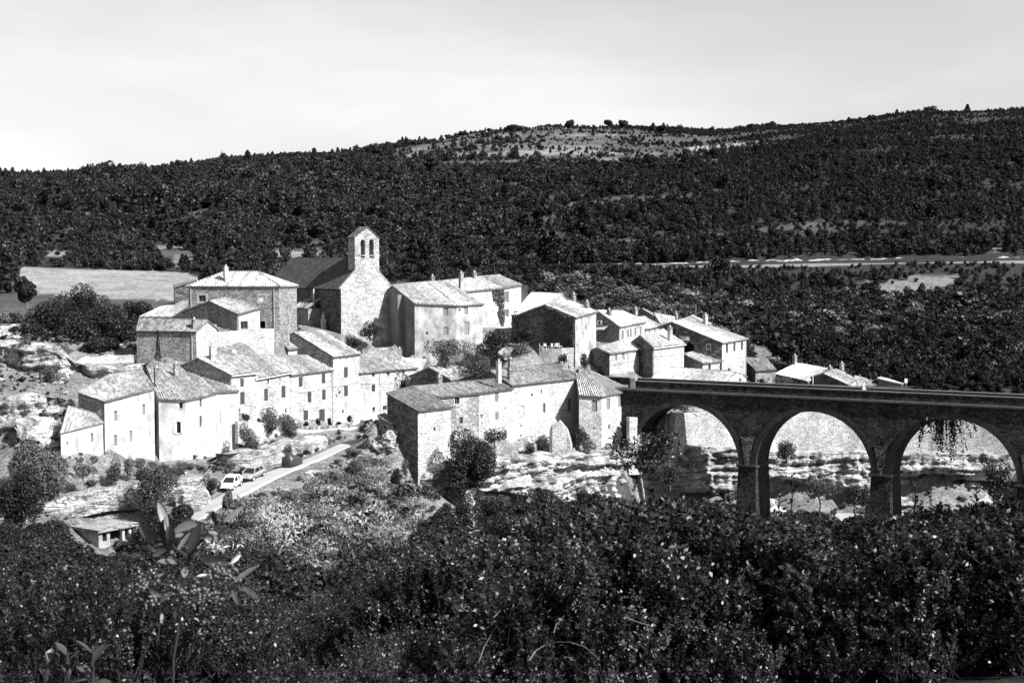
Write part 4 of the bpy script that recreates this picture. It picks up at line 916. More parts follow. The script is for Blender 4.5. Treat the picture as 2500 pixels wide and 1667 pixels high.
# ------------------------------------------------------------------ cliffs: limestone faces with ledges and undercuts
def cliff(name, pts, mat, amp=1.0, seed=0, res=.3, lean=.15, zid=0, caves=()):
    """pts (x, ytop, ybottom, Y); caves (s, t, rs, rt, depth) in metres along and 0..1 up"""
    tp = [PZ(zid, x, y0, Y) for x, y0, y1, Y in pts]; bt = [z_of(px(zid, 0, y1)[1], Y) for x, y0, y1, Y in pts]
    Ls = [0]
    for k in range(len(tp) - 1): Ls.append(Ls[-1] + (Vector((tp[k + 1].x - tp[k].x, tp[k + 1].y - tp[k].y))).length)
    ns = int(Ls[-1] / res) + 1; H_ = max(p.z - b for p, b in zip(tp, bt)); nt = max(8, int(H_ / res * 1.6))
    v = np.zeros((ns + 1, nt + 4, 3)); xs = [p.x for p in tp]; ys = [p.y for p in tp]; zs = [p.z for p in tp]
    for i in range(ns + 1):
        s = Ls[-1] * i / ns; x, y, z1, z0 = (float(np.interp(s, Ls, q)) for q in (xs, ys, zs, bt))
        e = .5; dx = float(np.interp(s + e, Ls, xs) - np.interp(s - e, Ls, xs)); dy = float(np.interp(s + e, Ls, ys) - np.interp(s - e, Ls, ys)); l = math.hypot(dx, dy) or 1
        nx, ny = dy / l, -dx / l
        z1 += noise.noise(Vector((s * .35, seed, 3))) * .6
        for j in range(nt + 1):
            t = j / nt; z = z0 - 1 + (z1 - z0 + 1) * t
            warp = noise.noise(Vector((s * .12, z * .3, seed))) * 1.2
            zz = z + warp
            led = noise.noise(Vector((s * .05, zz * 1.1, seed + 9))) * 1.0 + noise.noise(Vector((s * .1, zz * 2.7, seed + 4))) * .55
            blk = noise.noise(Vector((s * .3, z * .25, seed + 1))) * 1.2
            cr = noise.noise(Vector((s * 1.1, z * 1.5, seed + 2))) * .55 + noise.noise(Vector((s * 2.6, z * 3.5, seed + 7))) * .45 + noise.noise(Vector((s * 5.5, z * 7, seed + 8))) * .22 - .5 * max(0, .12 - abs(noise.noise(Vector((s * .5, z * .12, seed + 21))))) / .12
            d = amp * (led + blk + cr) * (1 if t < .93 else .5)
            for cs, ct, rs, rt, dp in caves:
                q = ((s - cs) / rs) ** 2 + ((t - ct) / rt) ** 2
                if q < 1.6: d -= dp * max(0, 1 - q / 1.6) ** .5
            off = d + (1 - t) * lean * (z1 - z0) - 4.0 * max(0, 1 - s / 3.0) ** 2 - 4.0 * max(0, 1 - (Ls[-1] - s) / 3.0) ** 2
            v[i, j] = (x + nx * off, y + ny * off, z)
        for j, (bk, dz) in enumerate(((1.2, .1), (3.0, .0), (6.0, -1.2))):
            v[i, nt + 1 + j] = (x - nx * bk, y - ny * bk, z1 + dz + noise.noise(Vector((s * .5, bk, seed))) * .4)
    w = nt + 4; ii = (np.arange(ns)[:, None] * w + np.arange(w - 1)[None]).ravel(); f = np.stack([ii, ii + w, ii + w + 1, ii + 1], -1)
    return tag(npmesh(name, v.reshape(-1, 3), f, mat), kind='structure')
cliff('cliff', [(1010, 1170, 1275, 179), (1090, 1128, 1270, 182), (1200, 1118, 1265, 187), (1320, 1112, 1265, 191), (1450, 1108, 1265, 197), (1560, 1096, 1262, 204), (1700, 1090, 1262, 206), (1880, 1102, 1262, 208), (2050, 1105, 1262, 208), (2200, 1108, 1262, 207), (2450, 1110, 1262, 205), (2800, 1110, 1262, 200)], M_ROCK, 1.0, 3,
      caves=[(11, .32, 5.5, .16, 3.2), (29, .78, 7, .05, 1.2), (40.5, .5, 5, .25, 2.8), (44, .3, 9, .1, 2.6), (61, .5, 3.5, .14, 3.2), (67, .35, 6, .16, 3.2), (60, .05, 9, .1, 1.2), (84, .5, 5.5, .2, 3.4), (93, .5, 5, .2, 3)])
cliff('cliff_edge', [(-700, 545, 1000, 165.5), (-100, 505, 1000, 164.5), (100, 485, 1000, 165.5), (330, 545, 980, 167.5)], M_ROCKV, .9, 11, zid=4, lean=.35)
cliff('cliff_edge', [(-400, 45, 480, 193.5), (0, 75, 470, 188.5), (230, 75, 450, 186.5), (330, 185, 460, 186.5), (440, 255, 470, 186.5)], M_ROCK, 1.0, 17, zid=4, lean=.25)
cliff('cliff_edge', [(430, 247, 420, 187.0), (600, 277, 400, 187.0), (800, 267, 380, 188.0), (1010, 247, 360, 189.0), (1100, 220, 330, 189.5)], M_ROCK, .5, 23, zid=4, lean=-.12, caves=[(5, .35, 6, .35, 1.0)])
cliff('cliff_edge', [(-500, 1315, 1560, 148.0), (50, 1465, 1600, 147.0), (330, 1370, 1480, 149.0), (700, 1285, 1380, 152.5), (1000, 1270, 1360, 155.0), (1350, 1210, 1310, 160.5), (1650, 1180, 1260, 165.0)], M_ROCKV, .5, 29, zid=4, lean=.1)
cliff('cliff_edge', [(420, 1120, 1300, 174), (560, 1080, 1270, 176), (800, 1040, 1220, 179), (950, 1010, 1170, 181.5), (1100, 975, 1090, 185), (1240, 965, 1045, 190)], M_ROCK, .45, 31, zid=5, lean=.2)
cliff('road_cutting', [(20 * 1, 0, 0, 0)] and [(1290, 609, 615, 390), (1500, 607, 614.5, 390.5), (1700, 600, 612.5, 391), (1850, 597, 609.5, 391), (2000, 595, 607, 391), (2150, 593, 605, 391), (2350, 591, 603, 391), (2500, 590, 602, 391)], M_ROCK, .45, 37, zid=20, res=.8, lean=.3)

# ------------------------------------------------------------------ the stone bridge
def bridge():
    d = Vector((math.cos(R(-30)), math.sin(R(-30)), 0)); nv = Vector((d.y, -d.x, 0))     # nv towards the camera side
    S = P(1540, 949, 205); Wd = 5.2
    zm = S.z; zi = z_of(1138, 196.0)
    L0, L1 = -2.0, 92.0
    piers = [17.8, 36.4, 55.0, 73.6]; pw = 2.5; r = (18.6 - pw) / 2
    cs = [8.5] + [p + 9.3 for p in piers[:-1]]
    root = thing('stone_bridge', 'stone arch road bridge crossing the gorge from the village towards the right', 'bridge', S + d * 36 + UP * (zi - 18 - S.z))
    g = lambda s, z, k=0: Vector((S.x, S.y, 0)) + d * s - nv * k + UP * z
    NA = 28
    arcs = [[(c + r * math.cos(math.pi * j / NA), zi + r * math.sin(math.pi * j / NA)) for j in range(NA + 1)] for c in cs]
    # front and back faces: the outline runs along the arches
    outer = [(L0, zi - 12)] + [(cs[0] - r, zi - 12)]
    for A in arcs: outer += A[::-1]
    outer += [(cs[-1] + r, zi - 20), (L1, zi - 20), (L1, zm), (L0, zm)]
    m = MB(); wall_panel(m, g(0, 0), d, nv, outer, []); 
    wall_panel(m, g(0, 0, Wd), -d, -nv, [(-s, z) for s, z in outer][::-1], [])
    for A in arcs:
        for j in range(NA): m.poly([g(*A[j]), g(*A[j + 1]), g(*A[j + 1], Wd), g(*A[j], Wd)])
    m.poly([g(cs[0] - r, zi - 12), g(cs[0] - r, zi), g(cs[0] - r, zi, Wd), g(cs[0] - r, zi - 12, Wd)])
    m.poly([g(L0, zm), g(L1, zm), g(L1, zm, Wd), g(L0, zm, Wd)][::-1])
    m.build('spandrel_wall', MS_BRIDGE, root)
    # voussoir rings, proud of the face
    for A in arcs:
        n = 44; c = ((A[0][0] + A[-1][0]) / 2, zi); th = .72
        for face, off in ((-.06, 0), (Wd + .06, 0)):
            m = MB()
            for j in range(n):
                t0, t1 = math.pi * (j + .04) / n, math.pi * (j + .96) / n
                q = [(c[0] + rr * math.cos(t), c[1] + rr * math.sin(t)) for t, rr in ((t0, r), (t1, r), (t1, r + th + .05 * (j % 2)), (t0, r + th + .05 * (j % 2)))]
                k0 = face; k1 = .0 if face < 1 else Wd
                f4 = [g(*p, k0) for p in q]; b4 = [g(*p, k1) for p in q]
                m.poly(f4)
                for e in range(4): m.poly([f4[e], b4[e], b4[(e + 1) % 4], f4[(e + 1) % 4]])
            m.build('arch_ring', M_VOUSS, root)
    # piers with a slight batter and an impost band
    for p in piers:
        m = MB(); zb = zi - 19
        for (x0, x1, k0, k1, zt, bat) in ((p - pw / 2 - .02, p + pw / 2 + .02, -.05, Wd + .05, zi, .035),):
            e = bat * (zt - zb)
            T4 = [g(x0, zt, k0), g(x1, zt, k0), g(x1, zt, k1), g(x0, zt, k1)]; B4 = [g(x0 - e, zb, k0 - e), g(x1 + e, zb, k0 - e), g(x1 + e, zb, k1 + e), g(x0 - e, zb, k1 + e)]
            for q in range(4): m.poly([B4[q], B4[(q + 1) % 4], T4[(q + 1) % 4], T4[q]])
            m.poly(T4)
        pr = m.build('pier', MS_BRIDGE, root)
        m = MB(); m.box(g(p - pw / 2 - .3, zi - .02, -.35), d * (pw + .6), -nv * (Wd + .7), UP * .2); m.box(g(p - pw / 2 - .2, zi - .2, -.24), d * (pw + .4), -nv * (Wd + .48), UP * .18); m.build('impost', M_VOUSS, pr)
        m = MB()       # shallow pilaster strip up the spandrel between the arches
        m.poly([g(p - .28, zi + .2, -.1), g(p + .28, zi + .2, -.1), g(p + .9, zi + 4.0, -.1), g(p - .9, zi + 4.0, -.1)])
        for a_, b_ in (((p - .28, zi + .2), (p - .9, zi + 4.0)), ((p + .28, zi + .2), (p + .9, zi + 4.0)), ((p - .9, zi + 4.0), (p + .9, zi + 4.0))): m.poly([g(*a_, -.1), g(*b_, -.1), g(*b_, 0), g(*a_, 0)])
        m.build('rough_spandrel', MS_ROUGH, root)
    # cornice mouldings, parapets, deck
    for k0, sg in ((0, -1), (Wd, 1)):
        m = MB(); off = -.22 if sg < 0 else Wd
        m.box(g(L0, zm - .1, off), d * (L1 - L0), -nv * .22, UP * .2); m.box(g(L0, zm - .26, off + (.08 if sg < 0 else 0)), d * (L1 - L0), -nv * .14, UP * .15); m.build('cornice', M_COPING, root)
        l0 = L0 + 1.6 if sg < 0 else -14
        m = MB(); q0 = -.02 if sg < 0 else Wd - .43
        nn = 18
        for j in range(nn):
            s0 = l0 + (L1 - l0) * j / nn; m.box(g(s0, zm + .105, q0), d * ((L1 - l0) / nn - .012), -nv * .45, UP * 1.0)
        par = m.build('parapet', MS_BRIDGE, root)
        m = MB(); nn = 60
        for j in range(nn):
            s0 = l0 + (L1 - l0) * j / nn; m.box(g(s0, zm + 1.107, q0 - .06), d * ((L1 - l0) / nn - .02), -nv * .57, UP * .14)
        m.build('coping', M_COPING, par)
    m = MB(); m.box(g(-.05, zm + .02, -.14), d * .75, -nv * .75, UP * 1.42); m.box(g(-.12, zm + 1.45, -.2), d * .9, -nv * .9, UP * .14); m.build('pillar', M_DRESS, root)
    m = MB(); m.box(g(-16, zm - .5, .45), d * (L1 + 16), -nv * (Wd - .9), UP * .62); m.build('deck', M_DECK, root)
    return d, nv, g, zm, Wd, root, zi
MS_ROUGH = m_stone('quarry_faced_stone', .04, .2, .015, 2.6, 1.3, 1.0, .3)
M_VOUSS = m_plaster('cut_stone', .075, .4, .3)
M_COPING = m_plaster('bridge_coping', .22, .3, .3)
BD, BN, BG, BZM, BW, BROOT, BZI = bridge()

# ------------------------------------------------------------------ cars on the road
def loft(mb, secs):
    """secs: list of rings of equal length"""
    idx = [[mb.vert(p) for p in r_] for r_ in secs]; n = len(idx[0])
    for k in range(len(idx) - 1):
        for j in range(n): mb.face((idx[k][j], idx[k][(j + 1) % n], idx[k + 1][(j + 1) % n], idx[k + 1][j]))
    mb.face(idx[0][::-1]); mb.face(idx[-1])
def car(label, pos, yaw, mat, L=3.75, W=1.66, Hh=1.46, five=True):
    """front towards +x of its own frame"""
    x_ = Vector((math.cos(yaw), math.sin(yaw), 0)); slope = (tz(pos.x + x_.x * 2, pos.y + x_.y * 2) - tz(pos.x - x_.x * 2, pos.y - x_.y * 2)) / 4
    x_ = Vector((x_.x, x_.y, slope)).normalized(); y_ = UP.cross(x_).normalized(); z_ = x_.cross(y_)
    root = thing('parked_car', label, 'car', pos)
    w = lambda x, y, z: pos + x_ * x + y_ * y + z_ * z
    # body: cross sections along the length (x, half width at sill, shoulder height, top height, half width at top)
    prof = [(L / 2, .62, .42, .5), (L / 2 - .1, .74, .3, .66), (L / 2 - .45, .8, .26, .8), (L / 2 - .95, .83, .26, .93), (L / 2 - 1.35, .83, .26, .96), (0, .83, .26, .96), (-L / 2 + .9, .83, .26, .99), (-L / 2 + .3, .81, .28, .98), (-L / 2 + .05, .75, .34, .9), (-L / 2, .66, .42, .75)]
    secs = []
    for x, hw, zb, zt in prof:
        hw = hw * W / 1.66
        secs.append([w(x, -hw * .94, zb), w(x, -hw, zb + .18), w(x, -hw, zt - .2), w(x, -hw * .93, zt - .03), w(x, -hw * .6, zt), w(x, hw * .6, zt), w(x, hw * .93, zt - .03), w(x, hw, zt - .2), w(x, hw, zb + .18), w(x, hw * .94, zb)])
    m = MB(); loft(m, secs); body = m.build('body', mat, root, smooth=False)
    md = body.modifiers.new('smooth', 'SUBSURF'); md.levels = 1; md.render_levels = 2
    body.data.polygons.foreach_set('use_smooth', [True] * len(body.data.polygons))
    # glasshouse: dark cabin with roof and pillars over it
    xa, xb, xc, xd = L / 2 - .85, L / 2 - 1.6, -L / 2 + .75, -L / 2 + .12
    k = W / 1.66; b4 = [(xa, .74 * k), (xd, .72 * k)]; t4 = [(xb, .56 * k), (xc, .56 * k)]
    m = MB(); z0, z1 = .88, Hh - .05
    q = lambda s: [w(xa, s * .75 * k, z0), w(xb, s * .57 * k, z1), w(xc, s * .57 * k, z1), w(xd, s * .74 * k, z0)]
    l, r_ = q(1), q(-1); m.poly(l); m.poly(r_[::-1])
    for i in range(3): m.poly([l[i], r_[i], r_[i + 1], l[i + 1]])
    m.build('windows', M_GLASS, root)
    m = MB()
    secs = []
    for x, hw, z in ((xb + .1, .5, Hh - .06), (xb - .05, .58, Hh - .03), ((xb + xc) / 2, .6, Hh), (xc, .59, Hh - .03), (xc - .12, .52, Hh - .08)):
        hw *= k; secs.append([w(x, -hw, z - .06), w(x, -hw, z - .02), w(x, -hw * .8, z + .02), w(x, hw * .8, z + .02), w(x, hw, z - .02), w(x, hw, z - .06)])
    loft(m, secs)
    for s in (1, -1):
        a4 = q(s); off = y_ * s * .012
        m.tube([a4[0] + off, a4[1] + off], .05, 5); m.tube([a4[2] + off, a4[3] + off], .09, 5); m.tube([a4[1] + off, a4[2] + off], .045, 5)
        mid = (xb + xc) / 2 - .05; m.tube([w(mid, s * .79 * k, z0), w(mid - .05, s * .6 * k, z1)], .045, 5)
        m.tube([w(xd + .35, s * .765 * k, z0), w(xc + .12, s * .6 * k, z1)], .07, 5)
    rf = m.build('roof', mat, root)
    for sx in (1, -1):
        for s in (1, -1):
            c = w(sx * (L / 2 - .68) - .03, s * (W / 2 - .1), .3); wm = MB(); ns = 18; rad = .3; rim = MB()
            for (mm, r0, wd, o) in ((wm, rad, .1, 0),):
                rings = [[mm.vert(c + y_ * (s * e) + (x_ * math.cos(6.2832 * j / ns) + z_ * math.sin(6.2832 * j / ns)) * rr) for j in range(ns)] for e, rr in ((-.1, rad * .9), (-.08, rad), (.09, rad), (.11, rad * .9), (.11, rad * .66), (.07, rad * .62))]
                for a_ in range(5):
                    for j in range(ns): mm.face((rings[a_][j], rings[a_][(j + 1) % ns], rings[a_ + 1][(j + 1) % ns], rings[a_ + 1][j]))
            wh = wm.build('wheel', M_TYRE, root)
            ring = [rim.vert(c + y_ * (s * .085) + (x_ * math.cos(6.2832 * j / ns) + z_ * math.sin(6.2832 * j / ns)) * rad * .66) for j in range(ns)]
            cc = rim.vert(c + y_ * (s * .115))
            for j in range(ns): rim.face((ring[j], ring[(j + 1) % ns], cc))
            rim.build('rim', M_RIM, wh)
            # dark arch
            am = MB(); 
            for j in range(10):
                t0, t1 = math.pi * j / 10, math.pi * (j + 1) / 10; e = y_ * (s * (.02 + (W / 2 - (W / 2 - .1) )))
                am.poly([c + y_ * (s * .102) + (x_ * math.cos(t) + z_ * math.sin(t)) * rr for t, rr in ((t0, rad * 1.0), (t1, rad * 1.0), (t1, rad * 1.2), (t0, rad * 1.2))])
            am.build('wheel_arch', M_VOID, root)
    for s in (1, -1):
        m = MB(); m.box(w(L / 2 - .33, s * .46 - .14, .58), x_ * .26, y_ * .28, z_ * .15); m.build('headlight', M_LAMP, root)
        m = MB(); m.box(w(-L / 2 - .0, s * .55 - .12, .6), x_ * .1, y_ * .24, z_ * .3); m.build('tail_light', M_SHUT, root)
        m = MB(); m.box(w(xa - .25, s * (.86 * k) - .08, .93), x_ * .1, y_ * .16, z_ * .13); m.build('wing_mirror', mat, root)
        m = MB(); m.box(w(-1.0, s * (W / 2 + .0) - .012, .52), x_ * 1.9, y_ * .024, z_ * .06); m.build('rub_strip', M_TYRE, root)
    m = MB(); m.box(w(L / 2 - .06, -.5, .32), x_ * .075, y_ * 1.0, z_ * .14); m.build('grille', M_VOID, root)
    m = MB(); m.box(w(L / 2 + .0, -.26, .49), x_ * .03, y_ * .52, z_ * .11); m.build('number_plate', M_LTMETAL, root)
    return root
def m_paint(name, v, rough=.25):
    q = NB(name, rough, .5); q.col(v); q.b.inputs['Coat Weight'].default_value = .6; q.b.inputs['Coat Roughness'].default_value = .06; return q.m
M_TYRE = m_flat('tyre', .025, .9); M_RIM = m_flat('wheel_rim', .45, .4, .5); M_LAMP = m_flat('lamp_glass', .6, .15, .6)
def road_at(u, v):
    """the road point seen at (u, v), from its edge points"""
    best = None
    for k in range(len(ROAD_L) - 1):
        for i in range(21):
            for j in range(11):
                t, w = i / 20, j / 10
                p = PZ(*ROAD_L[k]).lerp(PZ(*ROAD_L[k + 1]), t).lerp(PZ(*ROAD_R[k]).lerp(PZ(*ROAD_R[k + 1]), t), w); a, b = proj(p); e = (a - u) ** 2 + (b - v) ** 2
                if best is None or e < best[0]: best = (e, p, k)
    p = best[1]; k = best[2]; dd = PZ(*ROAD_L[k + 1]) - PZ(*ROAD_L[k]); return p + UP * .17, math.atan2(dd.y, dd.x)
p1, y1 = road_at(*px(13, 430, 1120)); p2, y2 = road_at(*px(13, 950, 900))
car('small white hatchback, the lower of the two cars parked on the sloping road', p1, y1 + .08, m_paint('white_paint', .85), 3.45, 1.63, 1.47)
car('silver grey hatchback parked just above the white one on the sloping road', p2, y2 + .05, m_paint('silver_paint', .26, .3), 3.85, 1.66, 1.43)
# tarpaulin-covered motorbike shape beside the road
pt, yt = road_at(*px(13, 1880, 590)); x_ = Vector((math.cos(yt), math.sin(yt), 0)); y_ = Vector((-x_.y, x_.x, 0))
m = MB(); secs = []
for x, hw, ht in ((1.3, .5, .7), (1.2, .68, 1.2), (.95, .74, 1.5), (.5, .78, 1.62), (.1, .8, 1.5), (-.3, .78, 1.3), (-.75, .74, 1.2), (-1.2, .7, 1.16), (-1.45, .62, .95), (-1.52, .45, .5)):
    secs.append([pt + x_ * x + y_ * (hw * math.copysign(abs(math.cos(t)) ** .55, math.cos(t)) * (1.05 if math.sin(t) < .5 else .72)) + UP * (ht * max(0, math.sin(t)) ** .4 + noise.noise(Vector((x * 3, t * 2, 4))) * .07) for t in np.linspace(-.05, math.pi + .05, 13)])
loft(m, secs)
covered = tag(m.build('covered_motorbike', m_flat('black_tarpaulin', .035, .4, .4), smooth=True), 'motorbike under a crumpled black cover at the edge of the road', 'motorbike')

# ------------------------------------------------------------------ person walking on the bridge, hat and pale shirt above the parapet
def person():
    s = 0
    best = min((abs(proj(BG(q / 10, BZM + 1.5, 2.6))[0] - px(10, 1487, 0)[0]), q / 10) for q in range(0, 900)); base = BG(best[1], BZM + .12, 3.2)
    root = thing('person', 'person in a pale shirt and sun hat crossing the bridge, seen above the parapet', 'person', base)
    x_, y_ = BD, BN
    J = {'pel': (0, 0, .95), 'sp': (0, 0, 1.15), 'ch': (.02, 0, 1.36), 'nk': (.03, 0, 1.5), 'hd': (.05, 0, 1.62), 'tp': (.05, 0, 1.73)}
    E = [('pel', 'sp'), ('sp', 'ch'), ('ch', 'nk'), ('nk', 'hd'), ('hd', 'tp')]; Rr = {'pel': .15, 'sp': .14, 'ch': .16, 'nk': .06, 'hd': .095, 'tp': .07}
    for sgn, n in ((1, 'l'), (-1, 'r')):
        f = .22 * sgn
        J.update({n + 'hip': (0, .09 * sgn, .9), n + 'kn': (f * .6 + .05, .1 * sgn, .5), n + 'an': (f, .1 * sgn, .09), n + 'to': (f + .18, .11 * sgn, .04), n + 'sh': (.02, .19 * sgn, 1.42), n + 'el': (-f * .4 - .03, .25 * sgn, 1.13), n + 'wr': (-f + .08, .26 * sgn, .9), n + 'ha': (-f + .12, .26 * sgn, .8)})
        Rr.update({n + 'hip': .1, n + 'kn': .065, n + 'an': .045, n + 'to': .04, n + 'sh': .07, n + 'el': .048, n + 'wr': .034, n + 'ha': .036})
        E += [('pel', n + 'hip'), (n + 'hip', n + 'kn'), (n + 'kn', n + 'an'), (n + 'an', n + 'to'), ('ch', n + 'sh'), (n + 'sh', n + 'el'), (n + 'el', n + 'wr'), (n + 'wr', n + 'ha')]
    ks = list(J); W = lambda p: x_ * p[0] + y_ * p[1] + UP * p[2]
    me = bpy.data.meshes.new('body'); me.from_pydata([W(J[k]) for k in ks], [(ks.index(a), ks.index(b)) for a, b in E], [])
    o = bpy.data.objects.new('body', me); COL.objects.link(o); o.parent = root; sk = o.modifiers.new('skin', 'SKIN'); ss = o.modifiers.new('sub', 'SUBSURF'); ss.levels = ss.render_levels = 2
    for i, k in enumerate(ks):
        me.skin_vertices[0].data[i].radius = (Rr[k], Rr[k]); me.skin_vertices[0].data[i].use_root = (k == 'pel')
    me.materials.append(m_flat('pale_clothes', .6))
    m = MB(); hd = base + W((.05, 0, 1.68)); m.lathe(hd, [(.23, -.01), (.22, .015), (.12, .03), (.115, .11), (.06, .15)], 14); m.build('sun_hat', m_flat('straw_hat', .7), root)
    m = MB(); f = base + W((.145, 0, 1.6)); m.lathe(f - UP * .03, [(.012, 0), (.02, .02), (.01, .05)], 6)
    m.build('nose', m_flat('skin', .35), root)
person()
# street lamp at the far side of the bridge
lp = PZ(10, 808, 600, 231); lb = tz(lp.x, lp.y); lt = z_of(px(10, 0, 440)[1], lp.y)
root = thing('street_lamp', 'pale street lamp with a short arm in front of the dark gable by the bridge', 'street lamp', (lp.x, lp.y, lb))
m = MB(); m.tube([Vector((lp.x, lp.y, lb - .5)), Vector((lp.x, lp.y, lt))], .07, 7); m.build('pole', M_LTMETAL, root)
m = MB(); m.tube([Vector((lp.x, lp.y, lt)), Vector((lp.x - .35, lp.y - .1, lt + .3)), Vector((lp.x - .6, lp.y - .15, lt + .35))], .045, 6); m.build('arm', M_LTMETAL, root)
m = MB(); m.cbox(Vector((lp.x - .7, lp.y - .17, lt + .3)), (.4, .05, 0), (-.03, .18, 0), (0, 0, .1)); m.build('lamp_head', M_LTMETAL, root)
# post with a little plate by the shed
q = PZ(10, 2080, 600, 243); b0 = tz(q.x, q.y); t0 = z_of(px(10, 0, 482)[1], q.y); root = thing('sign_post', 'post with a small pale plate beside the dark shed', 'sign', (q.x, q.y, b0))
m = MB(); m.tube([Vector((q.x, q.y, b0 - .5)), Vector((q.x, q.y, t0))], .05, 6); m.build('post', M_METAL, root)
m = MB(); m.box(Vector((q.x - .25, q.y - .1, t0 - .6)), (.48, 0, 0), (0, .04, 0), (0, 0, .75)); m.build('plate', M_LTMETAL, root)
# radio mast on the far ridge
q = P(*[c * 1.06293 for c in (510, 366)], 905); b0 = tz(q.x, q.y); root = thing('radio_mast', 'thin radio mast on the left rise of the skyline', 'mast', (q.x, q.y, b0)); m = MB()
t0 = z_of(344 * 1.06293, 905); m.tube([Vector((q.x, q.y, b0 - 1)), Vector((q.x, q.y, t0))], [.45, .2], 5)
for f in (.6, .8): m.box(Vector((q.x - .8, q.y, b0 + (t0 - b0) * f)), (1.6, 0, 0), (0, .3, 0), (0, 0, .5))
m.build('mast', M_METAL, root)
# sign on the dark gable
h = HS['gable']; o, d, nn, outer = h['ws']['L']; c4 = [hit_plane(*px(9, x, y), o + nn * .08, nn) for x, y in ((1222, 556), (1362, 556), (1362, 624), (1222, 624))]
root = thing('wall_sign', 'dark lettered signboard with a pale triangle on the dark stone gable', 'sign', c4[3]); ex = (c4[1] - c4[0]); ex.z = 0; w_ = ex.length; ex.normalize(); hh = c4[0].z - c4[3].z; o0 = Vector((c4[3].x, c4[3].y, c4[3].z))
m = MB(); m.box(o0, ex * w_, nn * .04, UP * hh); m.build('board', M_FRAMED, root)
m = MB(); q = [o0 + nn * .045 + ex * (w_ * a) + UP * (hh * b) for a, b in ((.145, .25), (.27, .07), (1.0, .04), (.99, .69), (.855, .855))]; m.poly(q); m.poly([p + nn * .01 for p in q]); m.build('pale_panel', M_SHUTW, root)
from mathutils import Matrix
mt = Matrix((ex, UP, nn)).transposed().to_4x4()
def letters(txt, size, x, z, mat):
    fc = bpy.data.curves.new('lettering', 'FONT'); fc.body = txt; fc.size = size; fc.extrude = .004; ft = bpy.data.objects.new('letters', fc); COL.objects.link(ft); bpy.context.view_layer.update()
    lm = bpy.data.meshes.new_from_object(ft.evaluated_get(bpy.context.evaluated_depsgraph_get())); bpy.data.objects.remove(ft); fo = bpy.data.objects.new('lettering', lm); COL.objects.link(fo); fo.parent = root; lm.materials.clear(); lm.materials.append(mat)
    fo.matrix_local = Matrix.Translation(nn * .062 + ex * (w_ * x) + UP * (hh * z)) @ mt
letters('Cham', hh * .42, .05, .57, M_SHUTW); letters('Bar', hh * .34, .48, .27, M_SHUTG)
# garden chairs and tables on the little terrace below the ivy gable
def chair_at(p, yaw, label):
    root = thing('garden_chair', label, 'chair', p, 'garden chairs on the little terrace'); x = Vector((math.cos(yaw), math.sin(yaw), 0)); y = Vector((-x.y, x.x, 0)); w = lambda a, b, c: p + x * a + y * b + UP * c
    m = MB(); m.box(w(-.22, -.22, .43), x * .44, y * .44, UP * .04); m.build('seat', M_LTMETAL, root)
    m = MB(); m.box(w(-.24, -.22, .47), x * .04, y * .44, UP * .42); m.build('backrest', M_LTMETAL, root)
    for a in (-.2, .2):
        for b in (-.2, .2):
            m = MB(); m.tube([w(a, b, .43), w(a * 1.1, b * 1.1, 0)], .02, 5); m.build('leg', M_LTMETAL, root)
gt = [(1650, 885), (1690, 895), (1740, 900), (1775, 880), (1810, 890), (1835, 875)]
for i, (x, y) in enumerate(gt):
    p = PZ(2, x, y + 15, 214.4 + .25 * (i % 2)); p.z = z_of(px(2, 0, 907)[1], 214) - .1
    chair_at(p, i * 1.3, 'pale garden chair on the little terrace below the ivy-clad gable')
# air conditioner and striped awning beside the ivy gable
h = HS['green']; o, d, nn, outer = h['ws']['L']
p = hit_plane(*px(9, 148, 378), o + nn * .1, nn); root = thing('air_conditioner', 'white air conditioner box on the shaded wall above the striped awning', 'air conditioner', p)
m = MB(); m.box(p - UP * .35 - d * .5, d * 1.0, nn * .35, UP * .7); m.build('casing', M_LTMETAL, root); m = MB()
fcn = p + nn * .36 + d * .1; ring = [m.vert(fcn + (d * math.cos(k * .5236) + UP * math.sin(k * .5236)) * .26) for k in range(12)]; m.face(ring); m.build('fan', M_VOID, root)
p0 = hit_plane(*px(9, 85, 415), o + nn * .05, nn); p1_ = hit_plane(*px(9, 265, 412), o + nn * .05, nn); root = thing('awning', 'white striped awning beside the ivy-clad house', 'awning', p0)
for nm, mt_, ph in (('canvas', M_SHUTW, 0), ('stripe', M_SHUT, 1)):
    m = MB(); n = 17
    for k in range(n):
        if k % 2 != ph: continue
        a_, b_ = p0.lerp(p1_, k / n), p0.lerp(p1_, (k + 1) / n); dn = nn * 1.2 - UP * .7; m.poly([a_, b_, b_ + dn, a_ + dn]); m.poly([a_ - UP * .02, a_ + dn - UP * .02, b_ + dn - UP * .02, b_ - UP * .02])
    m.build(nm, mt_, root)
